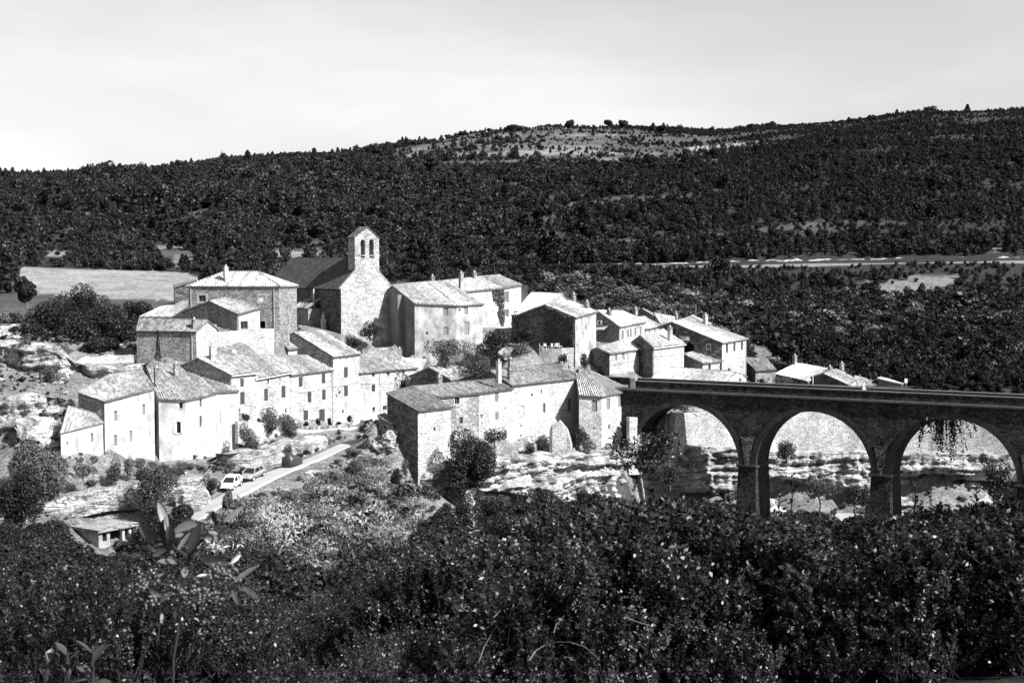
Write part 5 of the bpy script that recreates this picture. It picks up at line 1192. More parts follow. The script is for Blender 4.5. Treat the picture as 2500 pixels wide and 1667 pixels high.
# flat-roofed hut at the lower left
def hut():
    f0, f1 = PZ(8, 492, 292, 146), on_yaw(PZ(8, 492, 292, 146), px(8, 716, 200)[0], 55)
    z0 = z_of(px(8, 0, 400)[1], 146); a = (f1 - f0); a.z = 0; W = a.length; a.normalize(); b = Vector((-a.y, a.x, 0)); D = 3.6; nn = -b
    root = thing('flat_roofed_hut', 'small flat-roofed concrete hut among the dark trees at the lower left', 'hut', (f0.x, f0.y, z0)); H0 = f0.z - z0
    o = Vector((f0.x, f0.y, 0)); s = lambda x, y: (hit_plane(*px(8, x, y), f0, nn) - f0).dot(a)
    w0, w1 = s(515, 320), s(541, 320); zz = lambda x, y: hit_plane(*px(8, x, y), f0, nn).z
    x1 = s(560, 300)
    m = MB(); wall_panel(m, o, a, nn, [(0, z0 - 2), (x1, z0 - 2), (x1, f0.z), (0, f0.z)], [[(w0, zz(528, 345)), (w1, zz(528, 345)), (w1, zz(528, 297)), (w0, zz(528, 297))]], .25)
    wall_panel(m, o + b * D, -b, -a, [(0, z0 - 2), (D, z0 - 2), (D, f0.z), (0, f0.z)], [])
    wall_panel(m, o + a * x1, b, a, [(0, z0 - 2), (D, z0 - 2), (D, f0.z), (0, f0.z)], []); wall_panel(m, o + b * D + a * W, -a, b, [(0, z0 - 2), (W, z0 - 2), (W, f0.z), (0, f0.z)], [])
    m.build('wall', MP_GREY, root)
    m = MB(); m.box(Vector((o.x, o.y, z0)) + a * w0 - nn * .25, a * (w1 - w0), -nn * .03, UP * H0); m.build('window', M_VOID, root)
    for x in (W * .62, W * .8, W - .35):
        m = MB(); m.box(Vector((o.x, o.y, z0 - 2)) + a * x, a * .35, b * .35, UP * (H0 + 2)); m.build('post', MP_WHITE, root)
    m = MB(); m.box(Vector((o.x, o.y, f0.z)) - a * .35 + nn * .4, a * (W + .6), b * (D + .9), UP * .28); m.build('roof_slab', m_rock('weathered_concrete', .2, .42, .8), root)
hut()
# flowerpots along the terrace wall
tp = [(1000, 870, .35, .5), (1100, 858, .3, .75), (1190, 845, .3, .95), (1265, 862, .4, .3), (1356, 832, .32, 1.25)]
POTS = [('low white pot with a small bush', 'first from the tall doors'), ('pot with a mid-sized shrub', ''), ('', ''), ('', ''), ('', '')]
PL = ['low pale pot with a spreading plant nearest the terrace bushes', 'pale pot with a round shrub in front of the right-hand tall dark door', 'pale pot with an upright shrub below the drainpipe of the terrace row', 'wide tub with low plants between the two upright potted shrubs', 'tall conical potted shrub at the right end of the terrace']
PLANTS = []
tw = [(440, 832, 183), (560, 828, 185.5), (660, 848, 187.5), (980, 905, 194), (1200, 898, 198), (1418, 880, 202)]
for (x, y, r_, hh), lb in zip(tp, PL):
    Y = float(np.interp(x, [t[0] for t in tw], [t[2] for t in tw])) + .28; yt = float(np.interp(x, [t[0] for t in tw], [t[1] for t in tw])); p = PZ(5, x, yt - 2, Y)
    root = thing('potted_plant', lb, 'potted plant', p, 'flowerpots along the terrace wall'); m = MB(); m.lathe(p, [(r_ * .7, 0), (r_, .42), (r_ * 1.1, .44), (r_ * 1.1, .52)], 12); m.build('pot', MP_WHITE, root)
    PLANTS.append((root, p + UP * .45, r_, hh))

# ------------------------------------------------------------------ plants
def quads(c, n, size, elong=1.6, fold=.15, r=None):
    """rhombic leaf faces at centres c with normals n"""
    r = r or rng; N = len(c); n = n / np.linalg.norm(n, axis=1, keepdims=True)
    t = r.normal(size=(N, 3)); t -= n * (t * n).sum(1, keepdims=True); t /= np.linalg.norm(t, axis=1, keepdims=True); w = np.cross(n, t)
    s = size * r.uniform(.6, 1.3, (N, 1)) if np.isscalar(size) else size[:, None]
    a = c - t * s * elong * .5; b = c + w * s * .5 + n * s * fold; d = c + t * s * elong * .5; e = c - w * s * .5 + n * s * fold
    v = np.stack([a, b, d, e], 1).reshape(-1, 3); f = np.arange(4 * N).reshape(-1, 4); return v, f
def lobes_crown(nleaf, size, rx, ry, seed, nl=9, flat=.75, outward=.75, elong=1.4, core=.25, gaps=.0):
    """leaf faces over overlapping lobes in an ellipsoid of half width rx and half height ry about the origin"""
    r = np.random.default_rng(seed); k = r.normal(size=(nl, 3)); k /= np.linalg.norm(k, axis=1, keepdims=True); k *= r.uniform(.35, .8, (nl, 1))
    k[0] = 0; lr = r.uniform(.32, .55, nl); lr[0] = .6
    which = r.choice(nl, nleaf, p=lr ** 2 / (lr ** 2).sum()); d = r.normal(size=(nleaf, 3)); d /= np.linalg.norm(d, axis=1, keepdims=True)
    rad = lr[which] * (1 - core * r.random(nleaf) ** 2) * (1 + .14 * np.sin(d[:, 0] * 7 + seed) * np.sin(d[:, 1] * 6 + 1) )
    c = k[which] + d * rad[:, None] * np.array([1, 1, flat]); n = d * outward + r.normal(size=(nleaf, 3)) * .55 + np.array([0, 0, .25])
    c = c * np.array([rx, rx, ry]); return quads(c, n, size, elong, .15, r)
def limbs(mb, base, top, r0, n, spread, seed):
    rr = random.Random(seed); base, top = Vector(base), Vector(top); H_ = (top - base).length
    w = [base.lerp(top, t) + Vector((rr.uniform(-.05, .05), rr.uniform(-.05, .05), 0)) * H_ * (t > .1) for t in (0, .25, .5, .75, 1)]
    mb.tube(w, [r0 * 1.25, r0, r0 * .8, r0 * .6, r0 * .3], 7)
    for k in range(n):
        t = rr.uniform(.35, .85); p = base.lerp(top, t); an = rr.uniform(0, 6.28); L = spread * rr.uniform(.5, .95); q = p + Vector((math.cos(an) * L, math.sin(an) * L, L * rr.uniform(.3, .8)))
        mb.tube([p, p.lerp(q, .5) + Vector((0, 0, -.06 * L)), q], [r0 * .5, r0 * .35, r0 * .12], 5)
TSEED = [100]
def tree(name, label, cat, zid, cx, cy, rx, ry, ybase, Y, mat=None, group=None, leaf=.3, n=None, kind='round', bark=None, flatten=1.0):
    """a plant whose crown fills the ellipse (cx, cy, rx, ry) of a numbered crop at distance Y and whose stem stands at ybase"""
    TSEED[0] += 1; sd_ = TSEED[0]; c = PZ(zid, cx, cy, Y); k = ZT[zid][2] * Y / F; rx, ry = rx * k, ry * k
    zb = min(z_of(px(zid, 0, ybase)[1], Y), c.z - ry * .6); g = tz(c.x, c.y); zb = g if abs(g - zb) < 2.5 else zb
    zb = min(zb, c.z - ry * .5)
    if (cat in ('bush', 'shrub') or kind == 'bushy') and kind in ('round', 'bushy') and zb < c.z - ry * .9:
        top = c.z + ry; ry = min((top - zb) * .5, ry * 1.5); c.z = top - ry; zb = c.z - ry * .85 if zb > c.z - ry * 1.3 else zb
    base = Vector((c.x, c.y, zb)); root = thing(name, label, cat, base, group); mat = mat or M_LEAF
    m = MB()
    leaf = leaf * .68 if Y < 300 else leaf
    n = int(n * 1.9) if n else int(np.clip(38 * rx * ry / leaf ** 2 * .42, 250, 15000))
    if kind == 'cone':
        limbs(m, base - UP * .4, c + UP * ry * .8, max(.06, rx * .12), 3, rx * .4, sd_); r = np.random.default_rng(sd_)
        t = r.random(n) ** .8; a = r.random(n) * 6.283; rad = (1 - t) ** .75 * np.where(t < .12, .75 + t * 2, 1) * r.uniform(.7, 1.05, n)
        cc = np.stack([np.cos(a) * rad * rx, np.sin(a) * rad * rx, -ry + t * 2 * ry], 1); nn = np.stack([np.cos(a), np.sin(a), np.full(n, .5)], 1) + r.normal(size=(n, 3)) * .5
        v, f = quads(cc, nn, leaf, 1.6, .15, r)
    elif kind == 'cedar':
        limbs(m, base - UP * .5, c + UP * ry * .85, rx * .09, 0, 1, sd_); r = np.random.default_rng(sd_); V = []; Fx = []
        nl_ = 26; off = 0
        for i in range(nl_):
            t = i / nl_; z = -ry * .75 + t * 1.7 * ry; L = rx * (1.05 - .62 * t) * r.uniform(.7, 1.1); a = i * 2.4 + r.uniform(-.4, .4); dr = np.array([math.cos(a), math.sin(a), 0])
            m.tube([c + UP * z, c + UP * (z + L * .1) + Vector(dr) * L * .55, c + UP * (z - .02 * L) + Vector(dr) * L], [rx * .035, rx * .02, .02], 5)
            ni = n // nl_; s = r.random(ni) ** .6; wd = r.normal(size=ni) * .2 * L * (.35 + s * .9); side = np.array([-dr[1], dr[0], 0])
            cc = dr * (s * L)[:, None] + side * wd[:, None] + np.array([0, 0, 1.]) * (z + .12 * L * np.sin(s * 2.6) - np.abs(wd) * .35 + r.normal(size=ni) * .08 * rx * .5)[:, None]
            nn = np.array([0, 0, 1.]) + r.normal(size=(ni, 3)) * .45; q, g_ = quads(cc, nn, leaf, 1.8, .1, r); V.append(q); Fx.append(g_ + off); off += len(q)
        v, f = np.concatenate(V), np.concatenate(Fx)
    elif kind == 'umbrella':
        limbs(m, base - UP * .5, c, rx * .1, 5, rx * .8, sd_); v, f = lobes_crown(n, leaf, rx, ry, sd_, 10, .5)
    else:
        limbs(m, base - UP * .4, c + UP * ry * .35, max(.05, min(rx, ry) * .09), 6, rx * .7, sd_)
        v, f = lobes_crown(n, leaf, rx, ry, sd_, 11 if kind == 'round' else 16, 1.0, core=.3)
    m.build('trunk', bark or M_BARK, root)
    npmesh('crown', v + np.array(c), f, mat, root)
    return root
# prototypes for the plants nobody could count
HID = bpy.data.collections.new('plant_kinds')
def proto(name, parts):
    """parts: [(v, f, mat)] all quads, joined as one mesh with several materials"""
    me = bpy.data.meshes.new(name); off = 0; V = []; Fx = []; mi = []; mats = []
    for v, f, mt in parts:
        if mt not in mats: mats.append(mt)
        V.append(v); Fx.append(f + off); off += len(v); mi += [mats.index(mt)] * len(f)
    V, Fx = np.concatenate(V), np.concatenate(Fx)
    me.vertices.add(len(V)); me.vertices.foreach_set('co', V.astype(np.float32).ravel()); me.loops.add(Fx.size); me.loops.foreach_set('vertex_index', Fx.astype(np.int32).ravel())
    me.polygons.add(len(Fx)); me.polygons.foreach_set('loop_start', np.arange(0, Fx.size, 4, dtype=np.int32)); me.update(calc_edges=True)
    for mt in mats: me.materials.append(mt)
    me.polygons.foreach_set('material_index', np.array(mi, dtype=np.int32))
    return bpy.data.objects.new(name, me)
def stemquads(pts, r):
    m = MB(); m.tube(pts, r, 4, cap=False); return np.array(m.v), np.array(m.f)
def scatter(name, pts, rot, scl, pid, protos, label=None):
    col = bpy.data.collections.new(name + '_kinds')
    for o in protos: col.objects.link(o)
    names = sorted(o.name for o in protos); order = np.array([names.index(o.name) for o in protos])
    me = bpy.data.meshes.new(name); me.vertices.add(len(pts)); me.vertices.foreach_set('co', np.asarray(pts, np.float32).ravel())
    for nm, ty, arr in (('rot', 'FLOAT_VECTOR', np.asarray(rot, np.float32).ravel()), ('scl', 'FLOAT_VECTOR', np.asarray(scl, np.float32).ravel()), ('pid', 'INT', order[pid].astype(np.int32))):
        a = me.attributes.new(nm, ty, 'POINT'); a.data.foreach_set('vector' if ty == 'FLOAT_VECTOR' else 'value', arr)
    o = bpy.data.objects.new(name, me); COL.objects.link(o); tag(o, kind='stuff', label=label)
    g = bpy.data.node_groups.new(name, 'GeometryNodeTree'); g.interface.new_socket('Geometry', in_out='INPUT', socket_type='NodeSocketGeometry'); g.interface.new_socket('Geometry', in_out='OUTPUT', socket_type='NodeSocketGeometry')
    N = g.nodes.new; gi, go = N('NodeGroupInput'), N('NodeGroupOutput'); ip = N('GeometryNodeInstanceOnPoints'); ci = N('GeometryNodeCollectionInfo')
    ci.inputs['Collection'].default_value = col; ci.inputs['Separate Children'].default_value = True; ci.inputs['Reset Children'].default_value = True
    def attr(nm, ty):
        x = N('GeometryNodeInputNamedAttribute'); x.data_type = ty; x.inputs['Name'].default_value = nm; return x.outputs['Attribute']
    er = N('FunctionNodeEulerToRotation'); L = g.links.new
    L(attr('rot', 'FLOAT_VECTOR'), er.inputs[0]); L(gi.outputs[0], ip.inputs['Points']); L(ci.outputs[0], ip.inputs['Instance']); ip.inputs['Pick Instance'].default_value = True
    L(attr('pid', 'INT'), ip.inputs['Instance Index']); L(er.outputs[0], ip.inputs['Rotation']); L(attr('scl', 'FLOAT_VECTOR'), ip.inputs['Scale']); L(ip.outputs[0], go.inputs[0])
    md = o.modifiers.new('instances', 'NODES'); md.node_group = g; return o
def sample(n, a0, a1, y0, y1):
    a = rng.uniform(a0, a1, n); y = np.sqrt(rng.uniform(y0 ** 2, y1 ** 2, n)); return a * y, y
def uv_of(x, y, z):
    zc = y * CP - z * SP; yc = y * SP + z * CP; return CX + F * x / zc, CY - F * yc / zc
def put(name, x, y, h, protos, pid, label=None, squash=(.8, 1.25), sink=.05, tilt=.12, zadd=None):
    z = TZ(x, y) - sink * h if zadd is None else zadd; n = len(x)
    w = h * rng.uniform(*squash, n)
    return scatter(name, np.stack([x, y, z], 1), np.stack([rng.normal(0, tilt, n), rng.normal(0, tilt, n), rng.uniform(0, 6.283, n)], 1), np.stack([w, w, h], 1), pid, protos, label)
# unit-height far plants (stem foot at the origin)
def far_round(sd_, mat, nleaf=480, size=.105, wide=.5):
    v, f = lobes_crown(nleaf, size, wide, .46, sd_, 9, 1.0, .8); s = stemquads([(0, 0, 0), (0, 0, .5)], [.04, .02]); return proto('far_tree', [(v + np.array([0, 0, .54]), f, mat), (*s, M_BARK)])
def far_pine(sd_, mat):
    r = np.random.default_rng(sd_); n = 240; t = r.random(n) ** .9; a = r.random(n) * 6.283; rad = .3 * (1 - t) ** .6 * r.uniform(.5, 1.1, n) * (1 + .3 * np.sin(t * 22 + sd_))
    cc = np.stack([np.cos(a) * rad, np.sin(a) * rad, .22 + t * .78], 1); nn = np.stack([np.cos(a), np.sin(a), np.full(n, .6)], 1) + r.normal(size=(n, 3)) * .5
    v, f = quads(cc, nn, .12, 1.5, .15, r); s = stemquads([(0, 0, 0), (0, 0, .8)], [.03, .01]); return proto('far_pine', [(v, f, mat), (*s, M_BARK)])
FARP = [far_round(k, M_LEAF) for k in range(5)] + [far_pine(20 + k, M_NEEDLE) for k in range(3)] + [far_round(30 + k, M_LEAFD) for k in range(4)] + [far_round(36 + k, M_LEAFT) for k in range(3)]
SCRUBP = [far_round(40 + k, M_LEAFM if k < 2 else M_LEAF, 300, .14, .6) for k in range(4)]
PALEP = [far_round(60 + k, M_LEAFS, 260, .14, .6) for k in range(3)]
# the far wood on the hills
x, y = sample(125000, -.5, .5, 300, 1180)
t = pale(x, y, TZ(x, y)); u, v = uv_of(x, y, TZ(x, y)); ud, vd = u / 1.06293, v / 1.06293
right = np.clip((ud - 900) / 900, 0, 1)
dens = np.where(t > .3, .05, 1.0)
dens = np.where((t > .3) & (y > 600), .12, dens)
onroad = (np.abs(y - 385.5) < 3.6) & (ud > 1030); cut = (y > 388) & (y < 392.5) & (ud > 1270)
dens[onroad] = 0; dens[cut] = 0
val = (y < 345) & (ud > 1250) & (ud < 1950); dens[val] *= .35
dens *= np.where((t > .15) & (t < .3), .3, 1)
field = inpoly(ud, vd, PALE[0][0]) & (y < 395); dens[field] = 0
def shade_pale(x, y, hh):
    return pale(x, y, TZ(x, y) + hh)
dens[(np.maximum(shade_pale(x, y, 1.5), shade_pale(x, y, 3.2)) > .45) & (y < 560)] *= .12
front = (y > 366) & (y < 383) & (ud > 1060)
dens[(x / y > .2) & (y < 345) & (t < .3)] = .9
dens *= np.interp(openness(x, y), [.14, .3], [1, .22])
blob = fbm(x / 30, y / 30, 3); dens *= np.clip(1 + blob * 1.1, .25, 1)
dens *= .58 + .55 * right; k = rng.random(len(x)) < dens; x, y, right, ud, front = x[k], y[k], right[k], ud[k], front[k]
h = (rng.gamma(5, .62, len(x)) + 1.0) * (.86 - .42 * right) * np.where(y < 395, .75, 1) * np.where(y > 800, .62, 1)
pid = np.where(rng.random(len(x)) < np.where(y > 560, .18, .2), rng.integers(5, 8, len(x)), rng.integers(0, 5, len(x)))
h = np.where(pid > 4, h * 1.3, h); h *= np.clip(1 + fbm(x / 40 + 9, y / 40, 3) * .9, .6, 1.6); h = np.where(front, np.minimum(h, 1.3), h)
sw = (pid < 5) & (rng.random(len(x)) < right * 1.1 - .05); pid[sw] = rng.integers(8, 12, sw.sum()); sw = (pid < 5) & (rng.random(len(x)) < np.clip(.38 + fbm(x / 35, y / 35 + 40, 3) * 1.2, 0, .8) * (1 - right * .7)); pid[sw] = rng.integers(12, 15, sw.sum())  # right-hand slope turned from the sun: its shade put into the leaf colour
ex, ey = sample(1500, .19, .5, 250, 302); x, y, h = np.concatenate([x, ex]), np.concatenate([y, ey]), np.concatenate([h, rng.gamma(5, .4, 1500) + .5]); pid = np.concatenate([pid, rng.integers(8, 12, 1500)])
ex, ey = sample(700, .285, .5, 211, 252); x, y, h = np.concatenate([x, ex]), np.concatenate([y, ey]), np.concatenate([h, rng.gamma(4, .3, 700) + .4]); pid = np.concatenate([pid, rng.integers(8, 12, 700)])
put('far_woodland', x, y, h, FARP, pid, 'dark evergreen wood covering the hills behind the village')
# pale and grey scrub on the valley side right of the village
x, y = sample(13000, -.42, .5, 246, 350); z = TZ(x, y); u, v = uv_of(x, y, z); ud, vd = u / 1.06293, v / 1.06293; t = pale(x, y, z)
ok = (t < .3) & ((ud > 1250) | (vd < 606) | ((ud < 340) & (y < 262))) & ~inpoly(ud, vd, PALE[0][0])
x, y = x[ok], y[ok]; h = rng.gamma(4, .24, len(x)) + .3; pid = np.where(rng.random(len(x)) < np.where(x / y < .13, .3, .1), rng.integers(4, 7, len(x)), np.where((x / y > .15) | (rng.random(len(x)) < .5), rng.integers(2, 4, len(x)), rng.integers(0, 4, len(x))))
put('scrub', x, y, h, SCRUBP + PALEP, pid, 'grey garrigue scrub on the valley side right of the village', (1.0, 1.7))
# tufts and low scrub on the rocks and slopes inside the village
GRASS = []
for sd_ in range(3):
    r = np.random.default_rng(900 + sd_); n = 60; a = r.random(n) * 6.283; rad = r.random(n) * .35; cc = np.stack([np.cos(a) * rad, np.sin(a) * rad, .15 + .3 * r.random(n)], 1)
    nn = np.stack([np.cos(a), np.sin(a), np.full(n, .3)], 1); v, f = quads(cc, nn, .12, 3.5, .1, r); GRASS.append(proto('tuft', [(v, f, M_LEAFP)]))
TUFTP = [far_round(80 + k, M_LEAFM, 420, .11, .55) for k in range(3)] + [far_round(86 + k, M_LEAF, 420, .11, .55) for k in range(2)] + GRASS
x, y = sample(15000, -.4, .44, 141, 216); z = TZ(x, y); u, v = uv_of(x, y, z)
inroad = np.zeros(len(x), bool); RL = [PZ(*p) for p in ROAD_L]; RR = [PZ(*p) for p in ROAD_R]
polyr = [(p.x - 1.2, p.y) for p in RL] + [(p.x + 2.4, p.y - 1.0) for p in RR[::-1]]; inroad = inpoly(x, y, polyr)
cl = fbm(x / 6, y / 6, 3)
ok = ~inroad & (cl > -.04) & ~((u > 190) & (u < 345) & (v > 1240)) & ~((u > 650) & (u < 880) & (v > 1000) & (v < 1062)) & ~((u > 950) & (u < 1110) & (v > 1120) & (v < 1225))
for h_ in HS.values():
    fp = [(p.x, p.y) for p in h_['Fp']] + [(p.x, p.y) for p in (h_['Kp'] or h_['Rp'])[::-1]]; ok &= ~inpoly(x, y, fp)
x, y = x[ok], y[ok]; h = rng.gamma(2.0, .15, len(x)) + .15; pid = rng.choice(8, len(x), p=[.16, .16, .12, .08, .08, .14, .13, .13])
put('low_scrub', x, y, h, TUFTP, pid, 'tufts and low bushes on the rocks and slopes of the village', (1.0, 1.7))
# loose limestone blocks
def boulder(sd_):
    import bmesh
    b = bmesh.new(); bmesh.ops.create_icosphere(b, subdivisions=3, radius=.5); o = Vector((sd_ * 7.1, 3, 1))
    for v in b.verts:
        p = v.co.copy(); k = 1 + .5 * noise.noise(p * 2.2 + o) + .25 * noise.noise(p * 5 + o); q = p * k; q.z = round(q.z * 5 + noise.noise(p * 3 + o)) / 5 * .65 + q.z * .2; v.co = q
    me = bpy.data.meshes.new('block'); b.to_mesh(me); b.free(); me.materials.append(M_ROCK); return bpy.data.objects.new('block', me)
BL = [boulder(k) for k in range(5)]
bx, by = sample(5200, -.4, .44, 141, 214); bz = TZ(bx, by); bu, bv = uv_of(bx, by, bz); ok = ~inpoly(bx, by, polyr) & (fbm(bx / 9 + 3, by / 9, 3) > .12) & ~((bu > 480) & (bu < 900) & (bv > 1240)) & ~((bu > 400) & (bu < 600) & (bv < 910)) & ~((bu > 190) & (bu < 345) & (bv > 1240)) & ~((bu > 600) & (bu < 890) & (bv > 1000) & (bv < 1070)) & ~((bu > 900) & (bu < 1110) & (bv > 1100) & (bv < 1225))
for h_ in HS.values():
    fp = [(p.x, p.y) for p in h_['Fp']] + [(p.x, p.y) for p in (h_['Kp'] or h_['Rp'])[::-1]]; ok &= ~inpoly(bx, by, fp)
bx, by = bx[ok], by[ok]; put('rocks', bx, by, rng.gamma(2, .32, len(bx)) + .2, BL, rng.integers(0, 5, len(bx)), 'loose pale limestone blocks on the slopes of the village', (1.0, 2.0), sink=-.05, tilt=.2)
# silvery scrub on the slope below the road
x, y = sample(9000, -.26, -.02, 118, 176); z = TZ(x, y); u, v = uv_of(x, y, z)
rv = np.interp(u, [500, 620, 720, 800, 880, 950, 1010], [1262, 1215, 1175, 1140, 1110, 1085, 1075]); h = rng.gamma(5, .24, len(x)) + .4; cl = fbm(x / 7, y / 7, 3); ok = (v - h * F / y > rv + 5) & (cl > np.interp(v - rv, [0, 60, 140], [.02, -.25, -.9])) & (u < 1020) & (u > 480) & ~((u > 935) & (v < 1225)) & ~inpoly(x, y, polyr)
x, y, h = x[ok], y[ok], h[ok] * np.clip(1 + fbm(x[ok] / 5, y[ok] / 5 + 30, 3), .6, 1.6); BR = []
for sd_ in range(4):       # broom-like upright sprays
    r = np.random.default_rng(700 + sd_); n = 620; a = r.random(n) * 6.283; tt = r.random(n) ** .7; rad = .12 + .42 * tt * r.random(n) ** .5; cc = np.stack([np.cos(a) * rad, np.sin(a) * rad, tt], 1)
    nn = np.stack([np.cos(a), np.sin(a), np.full(n, .2)], 1) + r.normal(size=(n, 3)) * .3; v2, f2 = quads(cc, nn, .034, 3.4, .1, r); BR.append(proto('broom', [(v2, f2, M_LEAFP if sd_ < 2 else M_LEAFM)]))
put('silvery_scrub', x, y, h, BR + TUFTP[:5], rng.choice(9, len(x), p=[.15, .15, .18, .18, .1, .08, .06, .05, .05]), 'silvery broom scrub on the slope below the road', (.8, 1.3))

# the gorge side under the camera: leathery leaves in upright sprays on thin pale twigs
def spray_proto(sd_, leaf, ntw, nlf, mat, twig=M_BARKP):
    r = np.random.default_rng(sd_); rr = random.Random(sd_); parts = []; C_, N_, T_ = [], [], []
    for k in range(ntw):
        a = r.uniform(0, 6.283); lean_ = r.uniform(.05, .75); L = r.uniform(.55, 1.0); p0 = np.array([r.normal() * .07, r.normal() * .07, .05]); d = np.array([math.cos(a) * lean_, math.sin(a) * lean_, 1.0]); d /= np.linalg.norm(d)
        p1 = p0 + d * L * .6; p2 = p0 + d * L + np.array([0, 0, .06])
        parts.append((*stemquads([p0, p1, p2], [.006, .0045, .002]), twig))
        for j in range(nlf):
            t = r.uniform(.3, 1.0) ** .7; b = p0 + (p2 - p0) * t; an = r.uniform(0, 6.283); o = np.array([math.cos(an), math.sin(an), r.normal() * .8 + .25]); o /= np.linalg.norm(o)
            C_.append(b + o * leaf * .7); T_.append(o + d * .15)
            N_.append(np.cross(o, np.array([-math.sin(an), math.cos(an), 0.2])) + r.normal(size=3) * .6)
    c, n, t = map(np.array, (C_, N_, T_)); t /= np.linalg.norm(t, axis=1, keepdims=True); n -= t * (n * t).sum(1, keepdims=True); n /= np.linalg.norm(n, axis=1, keepdims=True); w = np.cross(n, t)
    s = leaf * r.uniform(.7, 1.25, (len(c), 1)); a_ = c - t * s * .6; m_ = c + t * s * .05 - n * s * .03; d_ = c + t * s * .65; b_ = m_ + w * s * .34 + n * s * .07; e_ = m_ - w * s * .34 + n * s * .07
    v = np.stack([a_, b_, d_, e_], 1).reshape(-1, 3); f = np.arange(len(v)).reshape(-1, 4); parts.append((v, f, mat)); return proto('leafy_spray', parts)
NEARP = [spray_proto(500 + k, .055, 14, 54, M_LEAFG, M_TWIG) for k in range(4)] + [spray_proto(520 + k, .042, 16, 62, M_LEAFG, M_TWIG) for k in range(3)]
VT_U = [-600, 0, 300, 520, 650, 900, 1040, 1120, 1240, 1300, 1400, 1500, 1620, 1720, 1790, 1845, 1900, 1960, 2010, 2110, 2150, 2240, 2350, 2450, 2700, 3200]
VT_V = [1350, 1350, 1365, 1385, 1430, 1440, 1330, 1300, 1275, 1215, 1205, 1215, 1235, 1215, 1250, 1295, 1260, 1255, 1280, 1295, 1265, 1250, 1232, 1225, 1200, 1200]
x, y = sample(17000, -.48, .55, 12.5, 100)
near2 = sample(4200, -.1, .5, 13, 40); x = np.concatenate([x, near2[0]]); y = np.concatenate([y, near2[1]])
z = TZ(x, y); u, v = uv_of(x, y, z); lim = z_of(np.interp(u, VT_U, VT_V) + 20 + fbm(u / 120, 0 * y + 3.3, 3) * 85 + fbm(u / 60, y / 9, 2) * 25 + np.where(rng.random(len(u)) < .04, -30, 0) + rng.normal(0, 9, len(u)), y)
h = np.minimum(rng.gamma(9, .19, len(x)) + .3, lim - z); cl = fbm(x / 4, y / 4, 3); h *= np.clip(1 + cl * 1.5, .3, 1.45); h = np.minimum(h, lim - z)
ok = h > .45; x, y, h = x[ok], y[ok], h[ok]; pid = rng.integers(0, 7, len(x))
# sprays keep their leaf size: several stacked up the plant instead of one stretched
h = np.where((y < 17) & (u[ok] > 700) & (u[ok] < 1250), np.minimum(h, 1.1), h) * .92; X, Yv, Z, S = [], [], [], []
for q in range(3):
    zz = TZ(x, y) + h * (q / 3) * .95; sc = np.clip(h * .5, .55, 1.15); k = (q == 0) | (h > .5 + .45 * q)
    k = np.broadcast_to(k, x.shape); X.append(x[k] + rng.normal(0, .18, k.sum())); Yv.append(y[k] + rng.normal(0, .18, k.sum())); Z.append(np.minimum(zz[k], (TZ(x, y) + h - sc)[k])); S.append(sc[k])
X, Yv, Z, S = map(np.concatenate, (X, Yv, Z, S)); fine = rng.random(len(X)) < np.clip(.55 - X / Yv * 3.2, .12, .92); pid = np.where(fine, rng.integers(4, 7, len(X)), rng.integers(0, 4, len(X)))
put('undergrowth', X, Yv, S, NEARP, pid, 'dark glossy-leaved undergrowth covering the near side of the gorge', (.95, 1.3), tilt=.3, zadd=Z)
# dark trees filling the gorge bottom
x, y = sample(2600, -.42, .46, 84, 196); z = TZ(x, y); u, v = uv_of(x, y, z)
VG_U = [-300, 0, 165, 185, 340, 365, 480, 560, 640, 800, 1000, 1120, 1250, 1300, 1450, 1560, 1640, 1700, 1760, 1850, 1950, 2060, 2150, 2500]; VG_V = [1290, 1265, 1285, 1345, 1345, 1260, 1255, 1310, 1350, 1390, 1275, 1215, 1215, 1200, 1190, 1225, 1240, 1215, 1240, 1290, 1240, 1275, 1275, 1260]
lim = z_of(np.interp(u, VG_U, VG_V) + rng.normal(0, 12, len(u)), y); h = np.minimum(rng.gamma(8, .36, len(x)) + .6, lim - z); ok = (h > .9) & ~((y > 118) & (u > 500) & (u < 1010) & (v < 1390))
ok &= ~((u > 170) & (u < 360) & (y > 138) & (y < 156)) & ((y < 172) | (x > -5)) & ~inpoly(x, y, polyr)
x, y, h = x[ok], y[ok], h[ok]
GORGE = [far_round(140 + k, M_LEAF, 3000, .04, .5) for k in range(5)]
# tall unseen trees added just outside the frame to shade the lower right corner
x = np.concatenate([x, [18, 20, 22.5, 16, 25, 14.5, 16.5, 18.5]]); y = np.concatenate([y, [15, 19.5, 24, 11, 29, 12, 17, 22]]); h = np.concatenate([h, [12.5, 13, 13, 11.5, 13, 12.5, 12.5, 13]])
put('gorge_trees', x, y, h, GORGE, rng.integers(0, 5, len(x)), 'dark trees crowding the bottom of the gorge', (.8, 1.2))

